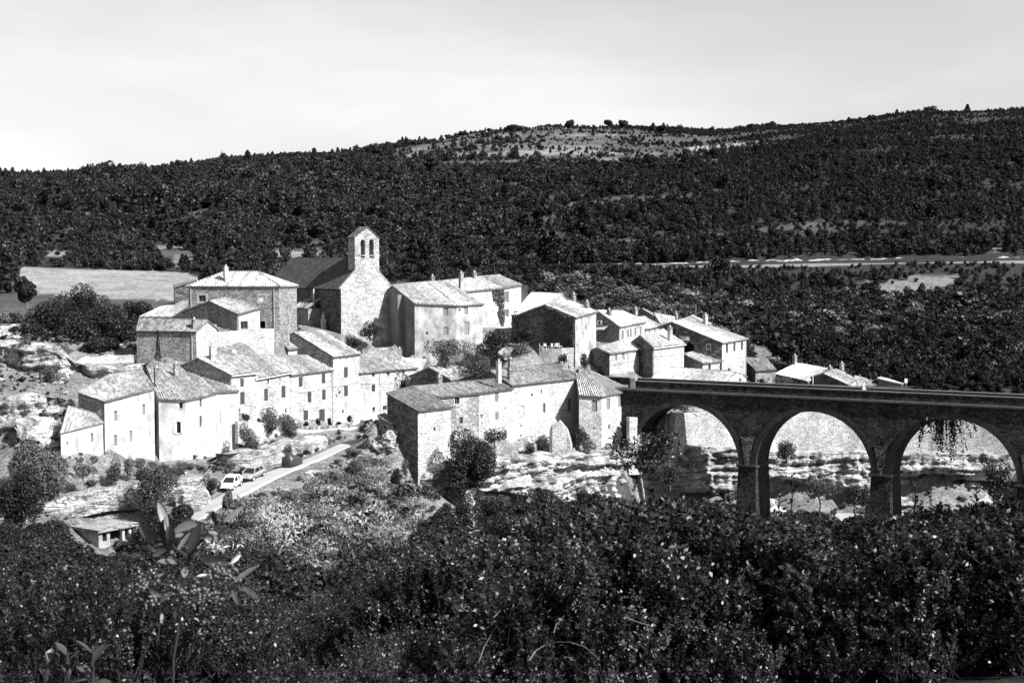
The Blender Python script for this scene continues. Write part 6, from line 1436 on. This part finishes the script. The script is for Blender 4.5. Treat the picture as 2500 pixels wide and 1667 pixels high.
# ------------------------------------------------------------------ trees and bushes one can tell apart
g = None
tree('cedar_tree', 'large dark cedar with layered branches right of the church bell gable', 'tree', 20, 966, 598, 58, 60, 690, 250, M_LEAFT, None, .4, 5200, 'cedar')
tree('cypress', 'small dark cypress behind the broad plaster house, close to the cedar', 'tree', 2, 740, 190, 30, 85, 300, 244, M_NEEDLE, None, .3, None, 'cone')
tree('cypress', 'dark pointed cypress standing alone behind the pale ridge roof', 'tree', 2, 965, 190, 24, 60, 260, 250, M_NEEDLE, None, .3, None, 'cone')
tree('cypress', 'slender black cypress against the front wall of the small stone house', 'tree', 1, 288, 1090, 26, 130, 1225, 191, M_LEAF, None, .16, None, 'cone')
tree('bush', 'round bush beside the corner of the hip-roofed house and the church', 'bush', 1, 1408, 930, 88, 45, 985, 214, M_LEAF, None, .2)
tree('fig_bush', 'round dark bush against the foot of the church gable', 'bush', 1, 2028, 962, 104, 74, 1040, 216, M_LEAF, None, .22)
tree('bush', 'dark bush on the ledge between the church and the tall house roof', 'bush', 1, 1880, 1050, 100, 55, 1110, 213, M_LEAF, None, .2)
tree('slope_tree', 'feathery grey tree in front of the streaked plaster wall', 'tree', 2, 740, 920, 170, 130, 1050, 212, M_LEAFM, 'trees on the slope between the houses', .28)
tree('slope_tree', 'broad dark tree with a forked trunk in the middle of the slope', 'tree', 2, 1220, 840, 180, 130, 1010, 214, M_LEAF, 'trees on the slope between the houses', .28)
tree('slope_tree', 'low grey tree right behind the small house with a dark left gable', 'tree', 2, 1060, 1070, 170, 110, 1180, 210.5, M_LEAFM, 'trees on the slope between the houses', .26)
tree('slope_tree', 'dark bushy tree at the foot of the ivy-clad front', 'tree', 2, 1490, 780, 130, 100, 900, 217, M_LEAF, 'trees on the slope between the houses', .26)
tree('slope_tree', 'small round tree on the grassy slope left of the garden terrace', 'tree', 2, 1450, 915, 110, 70, 985, 212.5, M_LEAFM, 'trees on the slope between the houses', .24)
tree('bush', 'pale thin bush between the grey tree and the broad dark tree on the slope', 'bush', 2, 950, 900, 90, 75, 1000, 213.5, M_LEAFP, None, .22)
tree('bush', 'round bush beside the steps at the corner of the ivy gable', 'bush', 2, 1865, 980, 50, 50, 1050, 212, M_LEAF, None, .2)
tree('bush', 'climbing bush at the dark left gable above the bridge head', 'bush', 2, 2070, 1000, 50, 75, 1100, 211, M_LEAF, None, .2)
tree('big_tree', 'large dense dark tree beside the tower house', 'tree', 6, 800, 800, 215, 215, 1100, 180, M_LEAF, None, .26, 8500, 'bushy')
tree('ivy_tree', 'dark ivy-like tree hanging down the right corner of the tower house', 'tree', 6, 650, 960, 110, 150, 1150, 178.5, M_LEAF, None, .26, None, 'bushy')
tree('bush', 'round dark bush at the foot of the tower house', 'bush', 6, 435, 1175, 105, 100, 1300, 174, M_LEAF, None, .22)
tree('bush', 'dark bush in the corner left of the tower house foot', 'bush', 6, 240, 1140, 80, 90, 1250, 171, M_LEAFM, None, .22)
tree('bush', 'dark bush on the slope below the stepped wall, left of the tower house', 'bush', 5, 1735, 1275, 70, 75, 1350, 172, M_LEAF, None, .2)
tree('bush', 'small grey bush against the dark side of the tower house', 'bush', 5, 1815, 1190, 40, 55, 1250, 178, M_LEAFM, None, .18)
tree('bush', 'low dark bush in the shade under the cliff ledge right of the tower house', 'bush', 15, 560, 400, 75, 60, 470, 176, M_LEAF, None, .2)
tree('bush', 'grey bush at the cliff foot beneath the large dense tree', 'bush', 15, 450, 430, 70, 55, 490, 174, M_LEAFM, None, .2)
tree('bush', 'wide bush in front of the dark hollow at the cliff foot', 'bush', 15, 680, 380, 85, 60, 450, 177, M_LEAFM, None, .2)
tree('olive_tree', 'leafy tree with a bare dark trunk right of the large dense tree', 'tree', 6, 960, 680, 95, 85, 960, 184, M_LEAFM, None, .24)
tree('upright_shrub', 'left one of two upright shrubs under the big stone house', 'shrub', 6, 1252, 780, 50, 85, 900, 193, M_LEAF, None, .2)
tree('upright_shrub', 'taller right one of two upright shrubs under the big stone house', 'shrub', 6, 1355, 800, 62, 135, 950, 194, M_LEAF, None, .2)
tree('leaning_shrub', 'shrub spilling down beside the dark edge of the corner house', 'shrub', 6, 1640, 690, 70, 120, 830, 199, M_LEAF, None, .2)
tree('leaning_shrub', 'low shrub below the corner house shutters', 'shrub', 6, 1730, 770, 70, 55, 830, 198.5, M_LEAFM, None, .2)
tree('conical_shrub', 'small conical shrub at the foot of the corner house', 'shrub', 6, 1965, 730, 48, 80, 800, 199.5, M_LEAF, None, .18, None, 'cone')
# terrace and road side
tree('terrace_bush', 'wide leafy bush growing on the terrace in front of the rubble houses', 'bush', 5, 690, 790, 110, 75, 850, 188, M_LEAFM, 'bushes along the terrace', .2)
tree('terrace_bush', 'leafy bush left of the tall dark doors on the terrace', 'bush', 5, 860, 820, 105, 70, 890, 190.5, M_LEAFM, 'bushes along the terrace', .2)
tree('terrace_bush', 'small bush at the left end of the terrace row wall', 'bush', 5, 505, 800, 42, 40, 840, 184.5, M_LEAF, 'bushes along the terrace', .18)
tree('bank_bush', 'grey bush spilling over the left end of the terrace wall', 'bush', 5, 520, 910, 75, 70, 990, 181, M_LEAFM, 'bushes on the bank above the road', .2)
tree('bank_bush', 'low grey bush on the bank under the terrace wall', 'bush', 5, 550, 1010, 90, 70, 1080, 178.5, M_LEAFM, 'bushes on the bank above the road', .2)
tree('bank_bush', 'round bush just above the covered motorbike', 'bush', 5, 835, 1062, 56, 58, 1130, 180, M_LEAFM, 'bushes on the bank above the road', .17)
tree('bank_bush', 'dark shrub clinging to the terrace wall near the road', 'bush', 5, 1272, 955, 26, 50, 1010, 195, M_LEAF, 'bushes on the bank above the road', .16)
tree('bank_bush', 'bush at the bend of the road before the little hut', 'bush', 5, 1460, 975, 60, 45, 1010, 188.5, M_LEAF, 'bushes on the bank above the road', .18)
tree('bank_bush', 'spreading dark bush on the rocks below the bulging white house', 'bush', 4, 1580, 1220, 80, 50, 1270, 161, M_LEAF, 'bushes on the bank above the road', .18)
tree('rock_tree', 'large grey-green bush on the ledge below the tall plastered house', 'tree', 4, 1130, 1190, 190, 160, 1380, 152, M_LEAFM, None, .2, 5200, 'bushy')
tree('rock_bush', 'bush at the foot of the tall plastered house near its drainpipe', 'bush', 4, 780, 1110, 90, 75, 1190, 157, M_LEAFM, 'bushes at the foot of the white houses', .18)
tree('rock_bush', 'pale bush below the low white cottage', 'bush', 4, 520, 1120, 110, 60, 1180, 153, M_LEAFM, 'bushes at the foot of the white houses', .18)
tree('rock_bush', 'upright bush in the corner between the two tall white houses', 'bush', 4, 895, 1050, 55, 70, 1120, 160, M_LEAFM, 'bushes at the foot of the white houses', .17)
tree('rock_bush', 'small bush right of the slanting pole below the bulging house', 'bush', 4, 1330, 1070, 50, 40, 1120, 166, M_LEAFM, 'bushes at the foot of the white houses', .16)
tree('left_tree', 'tall feathery tree at the left edge below the rocks', 'tree', 4, 130, 1080, 220, 260, 1400, 149, M_LEAFM, None, .24, 7000, 'bushy')
tree('left_tree', 'darker tree overlapping the left edge of the picture below the feathery one', 'tree', 4, 20, 1260, 190, 200, 1480, 145, M_LEAF, None, .24, 5000, 'bushy')
tree('hut_tree', 'dark round tree just left of the flat-roofed hut', 'tree', 8, 235, 330, 90, 120, 480, 143, M_LEAF, 'trees around the flat-roofed hut', .22, 4200)
tree('hut_tree', 'dark tree at the left edge near the flat-roofed hut', 'tree', 8, 110, 330, 120, 110, 480, 143, M_LEAF, 'trees around the flat-roofed hut', .22, 4200)
tree('hut_tree', 'pointed tree right of the flat-roofed hut', 'tree', 8, 835, 210, 65, 110, 380, 147, M_LEAF, 'trees around the flat-roofed hut', .2, 3000)
tree('hut_tree', 'dark bush in front of the flat-roofed hut', 'tree', 8, 660, 400, 80, 70, 470, 141, M_LEAF, 'trees around the flat-roofed hut', .2, 3000)
tree('hut_tree', 'second pointed tree between the hut and the road', 'tree', 8, 985, 200, 70, 75, 330, 148, M_LEAF, 'trees around the flat-roofed hut', .2, 3000)
tree('hut_tree', 'small dark tree standing at the lower edge of the road', 'tree', 8, 1265, 120, 36, 70, 240, 150, M_LEAFM, 'trees around the flat-roofed hut', .18, 2600, 'upright')
# dark trees left behind the village
for i, (x, y, rx, ry, Y, lb) in enumerate([(120, 720, 62, 55, 214, 'dark tree furthest left above the pale rocks'), (185, 705, 58, 48, 222, 'dark spreading tree below the field, second from the left edge'), (245, 735, 60, 45, 210, 'dark tree in the middle of the group left of the small stone house'),
        (290, 765, 45, 42, 205, 'dark tree touching the left corner of the small stone house'), (320, 715, 40, 28, 228, 'low dark tree behind the small stone house'), (60, 665, 26, 32, 232, 'isolated dark bush at the left end of the field'), (75, 770, 50, 50, 206, 'dark tree on the rocks at the left edge'), (160, 770, 62, 48, 204, 'wide dark tree on top of the pale rocks'), (225, 795, 45, 28, 199, 'low dark bush above the dry stone wall')]):
    tree('dark_tree', lb, 'tree', 20, x, y, rx, ry, y + ry + 8, Y, M_LEAF, 'dark trees left of the village', .3, 4200)
tree('rock_shrub', 'grey shrub growing out of the tall pale rock', 'shrub', 4, 260, 300, 75, 80, 380, 184, M_LEAFM, None, .2)
tree('rock_shrub', 'pale shrub at the left picture edge on top of the rocks', 'shrub', 4, 40, 110, 60, 130, 260, 188, M_LEAFM, None, .22)
# trees below and behind the bridge
tree('bridge_tree', 'dark tree on the cliff seen through the left side of the second arch', 'tree', 14, 1650, 600, 150, 110, 760, 203, M_LEAF, 'trees seen through the bridge arches', .24)
tree('bridge_tree', 'bare-stemmed tree in front of the cliff cave in the second arch', 'tree', 16, 890, 270, 150, 75, 420, 184, M_LEAFM, 'trees seen through the bridge arches', .2)
tree('bridge_tree', 'dark tree against the black cave right of the bare-stemmed one', 'tree', 16, 1150, 330, 90, 80, 450, 188, M_LEAF, 'trees seen through the bridge arches', .22)
tree('bridge_tree', 'dark tree at the right edge in the third arch', 'tree', 16, 2160, 180, 100, 160, 400, 178, M_LEAF, 'trees seen through the bridge arches', .24)
tree('bridge_tree', 'shrubs in the shaded hollow below the first arch', 'tree', 14, 420, 860, 80, 110, 1000, 200, M_LEAF, 'trees seen through the bridge arches', .22)
tree('bridge_tree', 'bush on the ledge above the rampart in the first arch', 'tree', 14, 560, 150, 90, 60, 230, 211.5, M_LEAFM, 'trees seen through the bridge arches', .22)
tree('bridge_bush', 'domed bush just above the bridge parapet beside the small ribbed roof', 'bush', 10, 400, 500, 130, 70, 600, 233, M_LEAFM, None, .2)
tree('bridge_bush', 'small bush at the foot of the small house with the ribbed roof', 'bush', 10, 110, 500, 70, 40, 560, 232, M_LEAF, None, .2)
# pines and oaks on the skyline
for i, (x, y, rx, ry, k, lb) in enumerate([(1308, 284, 14, 9, 'round', 'broad dark tree crown on the bare summit, left of the two round pines'), (1398, 283, 10, 10, 'round', 'round pine on the skyline, left of the pair'), (1433, 284, 11, 11, 'round', 'round pine on the skyline, right of the pair'),
        (1185, 293, 26, 8, 'round', 'flat clump of bushes on the left end of the bare summit'), (1060, 306, 8, 5, 'round', 'lone bush on the left shoulder of the bare summit'), (1500, 291, 7, 7, 'cone', 'small pointed tree in the dip right of the summit'), (1522, 294, 10, 7, 'round', 'low round tree in the dip right of the summit'),
        (1628, 302, 9, 8, 'umbrella', 'small umbrella pine alone on the ridge'), (1655, 306, 10, 7, 'round', 'dark round bush right of the umbrella pine'), (1775, 290, 14, 10, 'round', 'dark tree clump where the right ridge begins to rise'), (1725, 296, 16, 9, 'round', 'wide dark clump on the ridge left of the rise'),
        (2060, 262, 8, 9, 'cone', 'pointed pine alone high on the right ridge'), (2140, 256, 20, 10, 'round', 'pair of grown-together pines near the top of the right ridge'), (2222, 251, 9, 10, 'cone', 'highest pine at the top of the right ridge'), (1998, 272, 7, 6, 'cone', 'small pine left of the lone pointed pine on the right ridge'), (1950, 277, 7, 6, 'cone', 'smallest pine lowest on the right ridge'),
        (640, 360, 16, 9, 'round', 'dark tree clump on the left rise of the skyline'), (680, 356, 14, 8, 'round', 'rounded tree clump at the right end of the left rise'), (68, 408, 10, 14, 'round', 'dark tree at the left end of the skyline'), (865, 345, 16, 7, 'round', 'flat tree clump halfway along the skyline'), (305, 396, 5, 5, 'round', 'tiny round tree on the left skyline')]):
    tree('skyline_tree', lb, 'tree', 20, x, y, rx, ry, y + ry * 1.3 + 3, 1000 if x > 1000 else 890, M_NEEDLE, 'trees on the skyline', 1.0, 420, k)
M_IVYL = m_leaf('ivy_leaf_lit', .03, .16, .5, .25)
# ivy on the houses
def ivy(id, key, poly, n, mat=M_IVY, size=.22):
    h = HS[id]; o, d, nn, outer = h['ws'][key]; zid = h['z']
    P2 = []
    for x, y in poly: p = hit_plane(*px(zid, x, y), o, nn); P2.append(((p - o).dot(d), p.z))
    P2 = np.array(P2); lo, hi = P2.min(0), P2.max(0); s = rng.uniform(lo[0], hi[0], n * 2); z = rng.uniform(lo[1], hi[1], n * 2); ok = inpoly(s, z, [tuple(q) for q in P2]); s, z = s[ok], z[ok]
    Lm = max(p[0] for p in outer); ok = (s > -.1) & (s < Lm + .1); s, z = s[ok], z[ok]
    c = np.array(o)[None] * np.array([1, 1, 0]) + np.array(d)[None] * s[:, None] + np.array([0, 0, 1.]) * z[:, None] + np.array(nn)[None] * (.06 + .28 * rng.random(len(s)) * (.4 + fbm(s / 1.2, z / 1.2, 2) + .5))[:, None]
    v, f = quads(c, np.array(nn)[None] + rng.normal(size=(len(s), 3)) * .5 + np.array([0, 0, .3]), size, 1.2); npmesh('ivy', v, f, mat, h['root'])
ivy('ivyb', 'L', [(1690, 495), (1975, 612), (1970, 900), (1900, 930), (1690, 900)], 3600, M_IVYL, .26)
ivy('ivya', 0, [(1378, 590), (1500, 585), (1600, 560), (1690, 560), (1700, 880), (1380, 860)], 3600, M_IVYL, .26)
ivy('manorb', 0, [(1180, 335), (1290, 330), (1290, 600), (1340, 690), (1270, 680), (1235, 560), (1250, 500), (1190, 430)], 1100, M_LEAFM)
ivy('fronta', 'L', [(20, 960), (130, 1000), (200, 1060), (190, 1110), (0, 1110)], 700)
ivy('corner', 0, [(1700, 640), (1760, 700), (1700, 720)], 60)
# hanging creeper on the bridge
c = BG(0, 0); s_ = min((abs(proj(BG(q / 10, BZI + 7, -.3))[0] - px(7, 1950, 0)[0]), q / 10) for q in range(300, 700))[1]
C_ = []
for k in range(70):
    a = rng.normal(0, 1.3); L = abs(rng.normal(0, 2.4)) + .8
    for t in np.linspace(0, 1, 14): C_.append(np.array(BG(s_ + a + t * a * .3, BZI + 8.0 - L * t + .3 * math.sin(t * 3), -.25 - .5 * t * (1 - t) - .15 * rng.random())) + rng.normal(0, .06, 3))
C_ = np.array(C_); v, f = quads(C_, np.array(BN)[None] + rng.normal(size=(len(C_), 3)) * .5, .2, 2.6)
creeper = tag(npmesh('hanging_creeper', v, f, M_LEAF), 'creeper hanging from the bridge wall over the third arch', 'creeper')
# plants in the flowerpots
for root, p, r_, hh in PLANTS:
    TSEED[0] += 1; v, f = lobes_crown(420, .13, r_ * 1.15, hh * .6 + .15, TSEED[0], 7, 1.0); npmesh('plant', v + np.array(p + UP * (hh * .6)), f, M_LEAF, root)

# ------------------------------------------------------------------ close-up plants
def leaf_mesh(V, Fx, base, d, n, L, w, curl=.25):
    d = d.normalized(); n = (n - d * n.dot(d)).normalized(); s = d.cross(n); o = len(V); K = 7
    for k in range(K + 1):
        t = k / K; hw = w * (math.sin(math.pi * min(1, t * .92 + .04)) ** .8); c = base + d * (L * t) - n * (curl * L * t * t)
        for e in (-1, 0, 1): V.append(c + s * hw * e + n * abs(e) * hw * .3)
    for k in range(K):
        for e in (0, 1): a = o + k * 3 + e; Fx.append((a, a + 1, a + 4, a + 3))
def m_leaf_big(name, lo, hi, rough):
    q = NB(name, rough, .5); g = q.n('ShaderNodeNewGeometry'); q.col(q.rng(q.math('ADD', q.math('MULTIPLY', g.outputs['Random Per Island'], .7), q.math('MULTIPLY', q.noise(q.pos(), 40, 2), .3)), .1, .9, lo, hi)); return q.m
M_BIGLEAF = m_leaf_big('leathery_leaf', .01, .06, .4)
M_SPRAY = m_leaf_big('blurred_leaf', .02, .17, .4)
M_YOUNG = m_leaf_big('young_leaf', .1, .5, .35)
def shoot(name, label, u, vtop, vbot, Y, leafL, n, mat, sway=.1, spread=1.0, group=None):
    rr = random.Random(int(u)); tp, bt = P(u, vtop, Y), P(u, vbot, Y); g_ = tz(bt.x, bt.y); root = thing(name, label, 'shoot', (bt.x, bt.y, g_), group)
    H_ = tp.z - bt.z; path = [Vector((bt.x, bt.y, g_))] + [bt.lerp(tp, t) + Vector((rr.uniform(-1, 1) * sway * H_ * .3, rr.uniform(-1, 1) * sway * H_ * .3, 0)) for t in (0, .33, .66, 1)]
    m = MB(); m.tube(path, [.012, .009, .007, .005, .003], 6); m.build('stem', M_TWIG, root)
    V, Fx = [], []
    for k in range(n):
        t = (k + .5) / n; i = min(2, int(t * 3)); b = path[1 + i].lerp(path[2 + i], t * 3 - i); a = k * 2.4 + rr.uniform(-.4, .4); d = Vector((math.cos(a), math.sin(a), .5 + .9 * t + rr.uniform(-.2, .3)))
        leaf_mesh(V, Fx, b, d, UP + Vector((rr.uniform(-.4, .4), rr.uniform(-.4, .4), 0)), leafL * rr.uniform(.7, 1.15) * (1 - .3 * abs(t - .5)), leafL * .2 * spread, rr.uniform(.0, .4))
    npmesh('leaves', np.array(V), np.array(Fx), mat, root, smooth=True); return root
shoot('leafy_shoot', 'pale variegated young shoot standing clear in front of the cliff cave', 1156, 1200, 1330, 18, .1, 34, M_YOUNG, group='leafy shoots rising from the near undergrowth')
shoot('leafy_shoot', 'dark upright shoot in front of the bridge pier with two tips', 1935, 1160, 1275, 19, .1, 16, M_BIGLEAF, group='leafy shoots rising from the near undergrowth')
shoot('leafy_shoot', 'short shoot just right of the first pier', 1905, 1195, 1285, 19.5, .09, 14, M_BIGLEAF, group='leafy shoots rising from the near undergrowth')
shoot('leafy_shoot', 'shoot with pointed leaves right of the second pier', 2232, 1185, 1290, 18, .1, 15, M_BIGLEAF, group='leafy shoots rising from the near undergrowth')
shoot('leafy_shoot', 'shoot near the right edge of the picture below the caves', 2385, 1190, 1290, 17.5, .1, 16, M_BIGLEAF, group='leafy shoots rising from the near undergrowth')
shoot('leafy_shoot', 'broad-leaved shoot beneath the pale variegated one', 1130, 1330, 1440, 17, .09, 40, M_BIGLEAF, spread=1.5, group='leafy shoots rising from the near undergrowth')
for (u, vt, lb) in ((112, 1590, 'blurred leaf tip furthest left at the bottom edge'), (165, 1590, 'second blurred leaf tip at the bottom edge'), (225, 1588, 'third blurred leaf tip at the bottom edge, darker')):
    shoot('leaf_tip', lb, u, vt, 1680, 4.6, .075, 5, M_BIGLEAF, group='blurred leaf tips at the bottom edge')
# the blurred spray with berries close to the camera
def berry_spray():
    Y = 4.6; Q = lambda x, y, dy=0: PZ(8, x, y, Y + dy); g_ = Q(900, 1060); base = Vector((g_.x, g_.y, tz(g_.x, g_.y)))
    root = thing('berry_spray', 'blurred spray of long leaves and small berries close in front of the camera', 'twig', base); rr = random.Random(5)
    m = MB(); stems = [[base, Q(940, 1050), Q(965, 900), Q(985, 700), Q(1005, 560), Q(1030, 440)], [Q(1030, 440), Q(1100, 350), Q(1190, 270), Q(1240, 215)], [Q(1030, 440), Q(940, 380), Q(905, 300), Q(885, 200)], [Q(1005, 560), Q(1150, 560, .05), Q(1300, 500, .08)], [Q(985, 650), Q(880, 600, -.05), Q(760, 580, -.05)], [Q(985, 690), Q(1080, 700), Q(1200, 660)]]
    for s in stems: m.tube(s, [.0035] * (len(s) - 1) + [.002], 6)
    m.build('stem', M_TWIG, root)
    LV = [((905, 290), (855, 115)), ((925, 300), (1045, 228)), ((840, 340), (745, 258)), ((905, 390), (845, 255)), ((910, 390), (925, 270)), ((1030, 410), (1095, 240)), ((1080, 370), (1110, 245)), ((1085, 350), (1150, 300)), ((1195, 250), (1185, 165)), ((1240, 230), (1345, 145)), ((1200, 350), (1180, 300)), ((960, 410), (1040, 300)), ((750, 430), (680, 425)), ((1100, 440), (1215, 470)), ((1000, 560), (1010, 500)),
          ((1280, 480), (1340, 425)), ((1300, 590), (1435, 500)), ((1350, 620), (1455, 680)), ((1290, 630), (1330, 720)), ((1250, 620), (1240, 600)), ((800, 640), (855, 670)), ((1000, 600), (1000, 700)), ((940, 760), (975, 820)), ((875, 770), (870, 830)), ((850, 560), (930, 500)), ((1060, 450), (1090, 405)), ((780, 370), (830, 400)), ((940, 320), (1000, 300)), ((1150, 290), (1200, 300)), ((1060, 570), (1140, 540)), ((900, 400), (800, 420)), ((960, 470), (860, 460)), ((930, 660), (850, 700))]
    V, Fx = [], []
    for (b, t) in LV:
        p0 = Q(*b, rr.uniform(-.06, .06)); p1 = Q(*t, rr.uniform(-.1, .1)); L = (p1 - p0).length
        leaf_mesh(V, Fx, p0, p1 - p0, Vector((rr.uniform(-.7, .7), -1, rr.uniform(.1, 1.0))), L * 1.05, max(.007, L * .135), rr.uniform(-.05, .2))
    npmesh('leaves', np.array(V), np.array(Fx), M_SPRAY, root, smooth=True)
    bm = MB()
    for (cx, cy, sx, sy, n) in ((1240, 520, 90, 60, 75), (1110, 660, 110, 60, 65), (770, 600, 60, 60, 30), (820, 700, 50, 40, 20), (960, 640, 60, 60, 22)):
        for k in range(n):
            p = Q(rr.gauss(cx, sx * .55), rr.gauss(cy, sy * .55), rr.uniform(-.08, .08)); r_ = rr.uniform(.004, .0062); bm.lathe(p, [(r_ * .15, -r_), (r_ * .8, -r_ * .6), (r_, 0), (r_ * .8, r_ * .6), (r_ * .15, r_)], 6)
    bm.build('berries', m_flat('berry', .1, .25, .6), root, smooth=True)['kind'] = 'stuff'
berry_spray()
# young tree with a pale bare stem in front of the cliff
def sapling():
    Y = 38; c = PZ(6, 2180, 830, Y); b = PZ(6, 2200, 1290, Y); g_ = tz(b.x, b.y); root = thing('sapling', 'young tree with a pale bare stem before the cliff left of the arches', 'tree', (b.x, b.y, min(g_, b.z)))
    m = MB(); pts = [Vector((b.x, b.y, min(g_, b.z))), b, PZ(6, 2185, 1130, Y), PZ(6, 2160, 1000, Y), PZ(6, 2165, 900, Y), PZ(6, 2170, 800, Y)]; m.tube(pts, [.04, .035, .03, .025, .018, .008], 6); rr = random.Random(3); tips = []; m2 = MB()
    for k in range(22):
        t = rr.uniform(.3, 1); p = pts[2].lerp(pts[5], t); a = rr.uniform(0, 6.28); L = rr.uniform(.4, .95) * (1.15 - .5 * abs(t - .4)); q = p + Vector((math.cos(a) * L, math.sin(a) * L, L * rr.uniform(.2, .9))); m2.tube([p, p.lerp(q, .5) - UP * .04, q], [.012, .008, .003], 5); tips.append((p, q))
    m.build('trunk', M_BARKP, root); m2.build('branch', M_BARK, root); V, Fx = [], []
    for p, q in tips:
        for k in range(85):
            t = rr.uniform(.15, 1.12); a = rr.uniform(0, 6.28); d = (q - p).normalized() + Vector((math.cos(a), math.sin(a), rr.uniform(0, 1.2))) * .9; leaf_mesh(V, Fx, p.lerp(q, t) + Vector((rr.gauss(0, .1), rr.gauss(0, .1), rr.gauss(0, .1))), d, UP + Vector((rr.gauss(0, .5), rr.gauss(0, .5), 0)), rr.uniform(.08, .13), .026, .2)
    npmesh('crown', np.array(V), np.array(Fx), M_BIGLEAF, root, smooth=True)
sapling()
# bare pale twigs arching out of the undergrowth
for i, (pts, Y, r_, lb) in enumerate([([(880, 1545), (930, 1470), (1000, 1425), (1085, 1405), (1190, 1410), (1290, 1440), (1400, 1540)], 8.5, .0035, 'pale bare twig arching low at the bottom of the picture'), ([(510, 1550), (550, 1440), (600, 1350), (640, 1290)], 8.8, .0035, 'pale bare twig leaning right near the bottom edge'), ([(1580, 1220), (1680, 1260), (1790, 1290)], 10, .0035, 'pale bare twig slanting down among the glossy leaves'), ([(620, 1225), (650, 1190), (670, 1170)], 11, .004, 'short pale twig in the dark undergrowth'),
        ([(1830, 380), (1850, 470), (1880, 590)], 26, .012, 'thin pale stem standing in the undergrowth before the bridge'), ([(1060, 1340), (1080, 1280), (1140, 1210)], 9.5, .0035, 'curved pale twig above the arching one')]):
    w = [PZ(15, x, y, Y + .1 * math.sin(k)) for k, (x, y) in enumerate(pts)]; m = MB(); fine = []
    for k in range(len(w) - 1): fine += [w[k].lerp(w[k + 1], t) for t in (0, .5)]
    fine.append(w[-1]); m.tube(fine, [r_ * (1 - .5 * k / len(fine)) for k in range(len(fine))], 6); tag(m.build('bare_twig', M_TWIGP), lb, 'twig', 'bare twigs in the undergrowth')
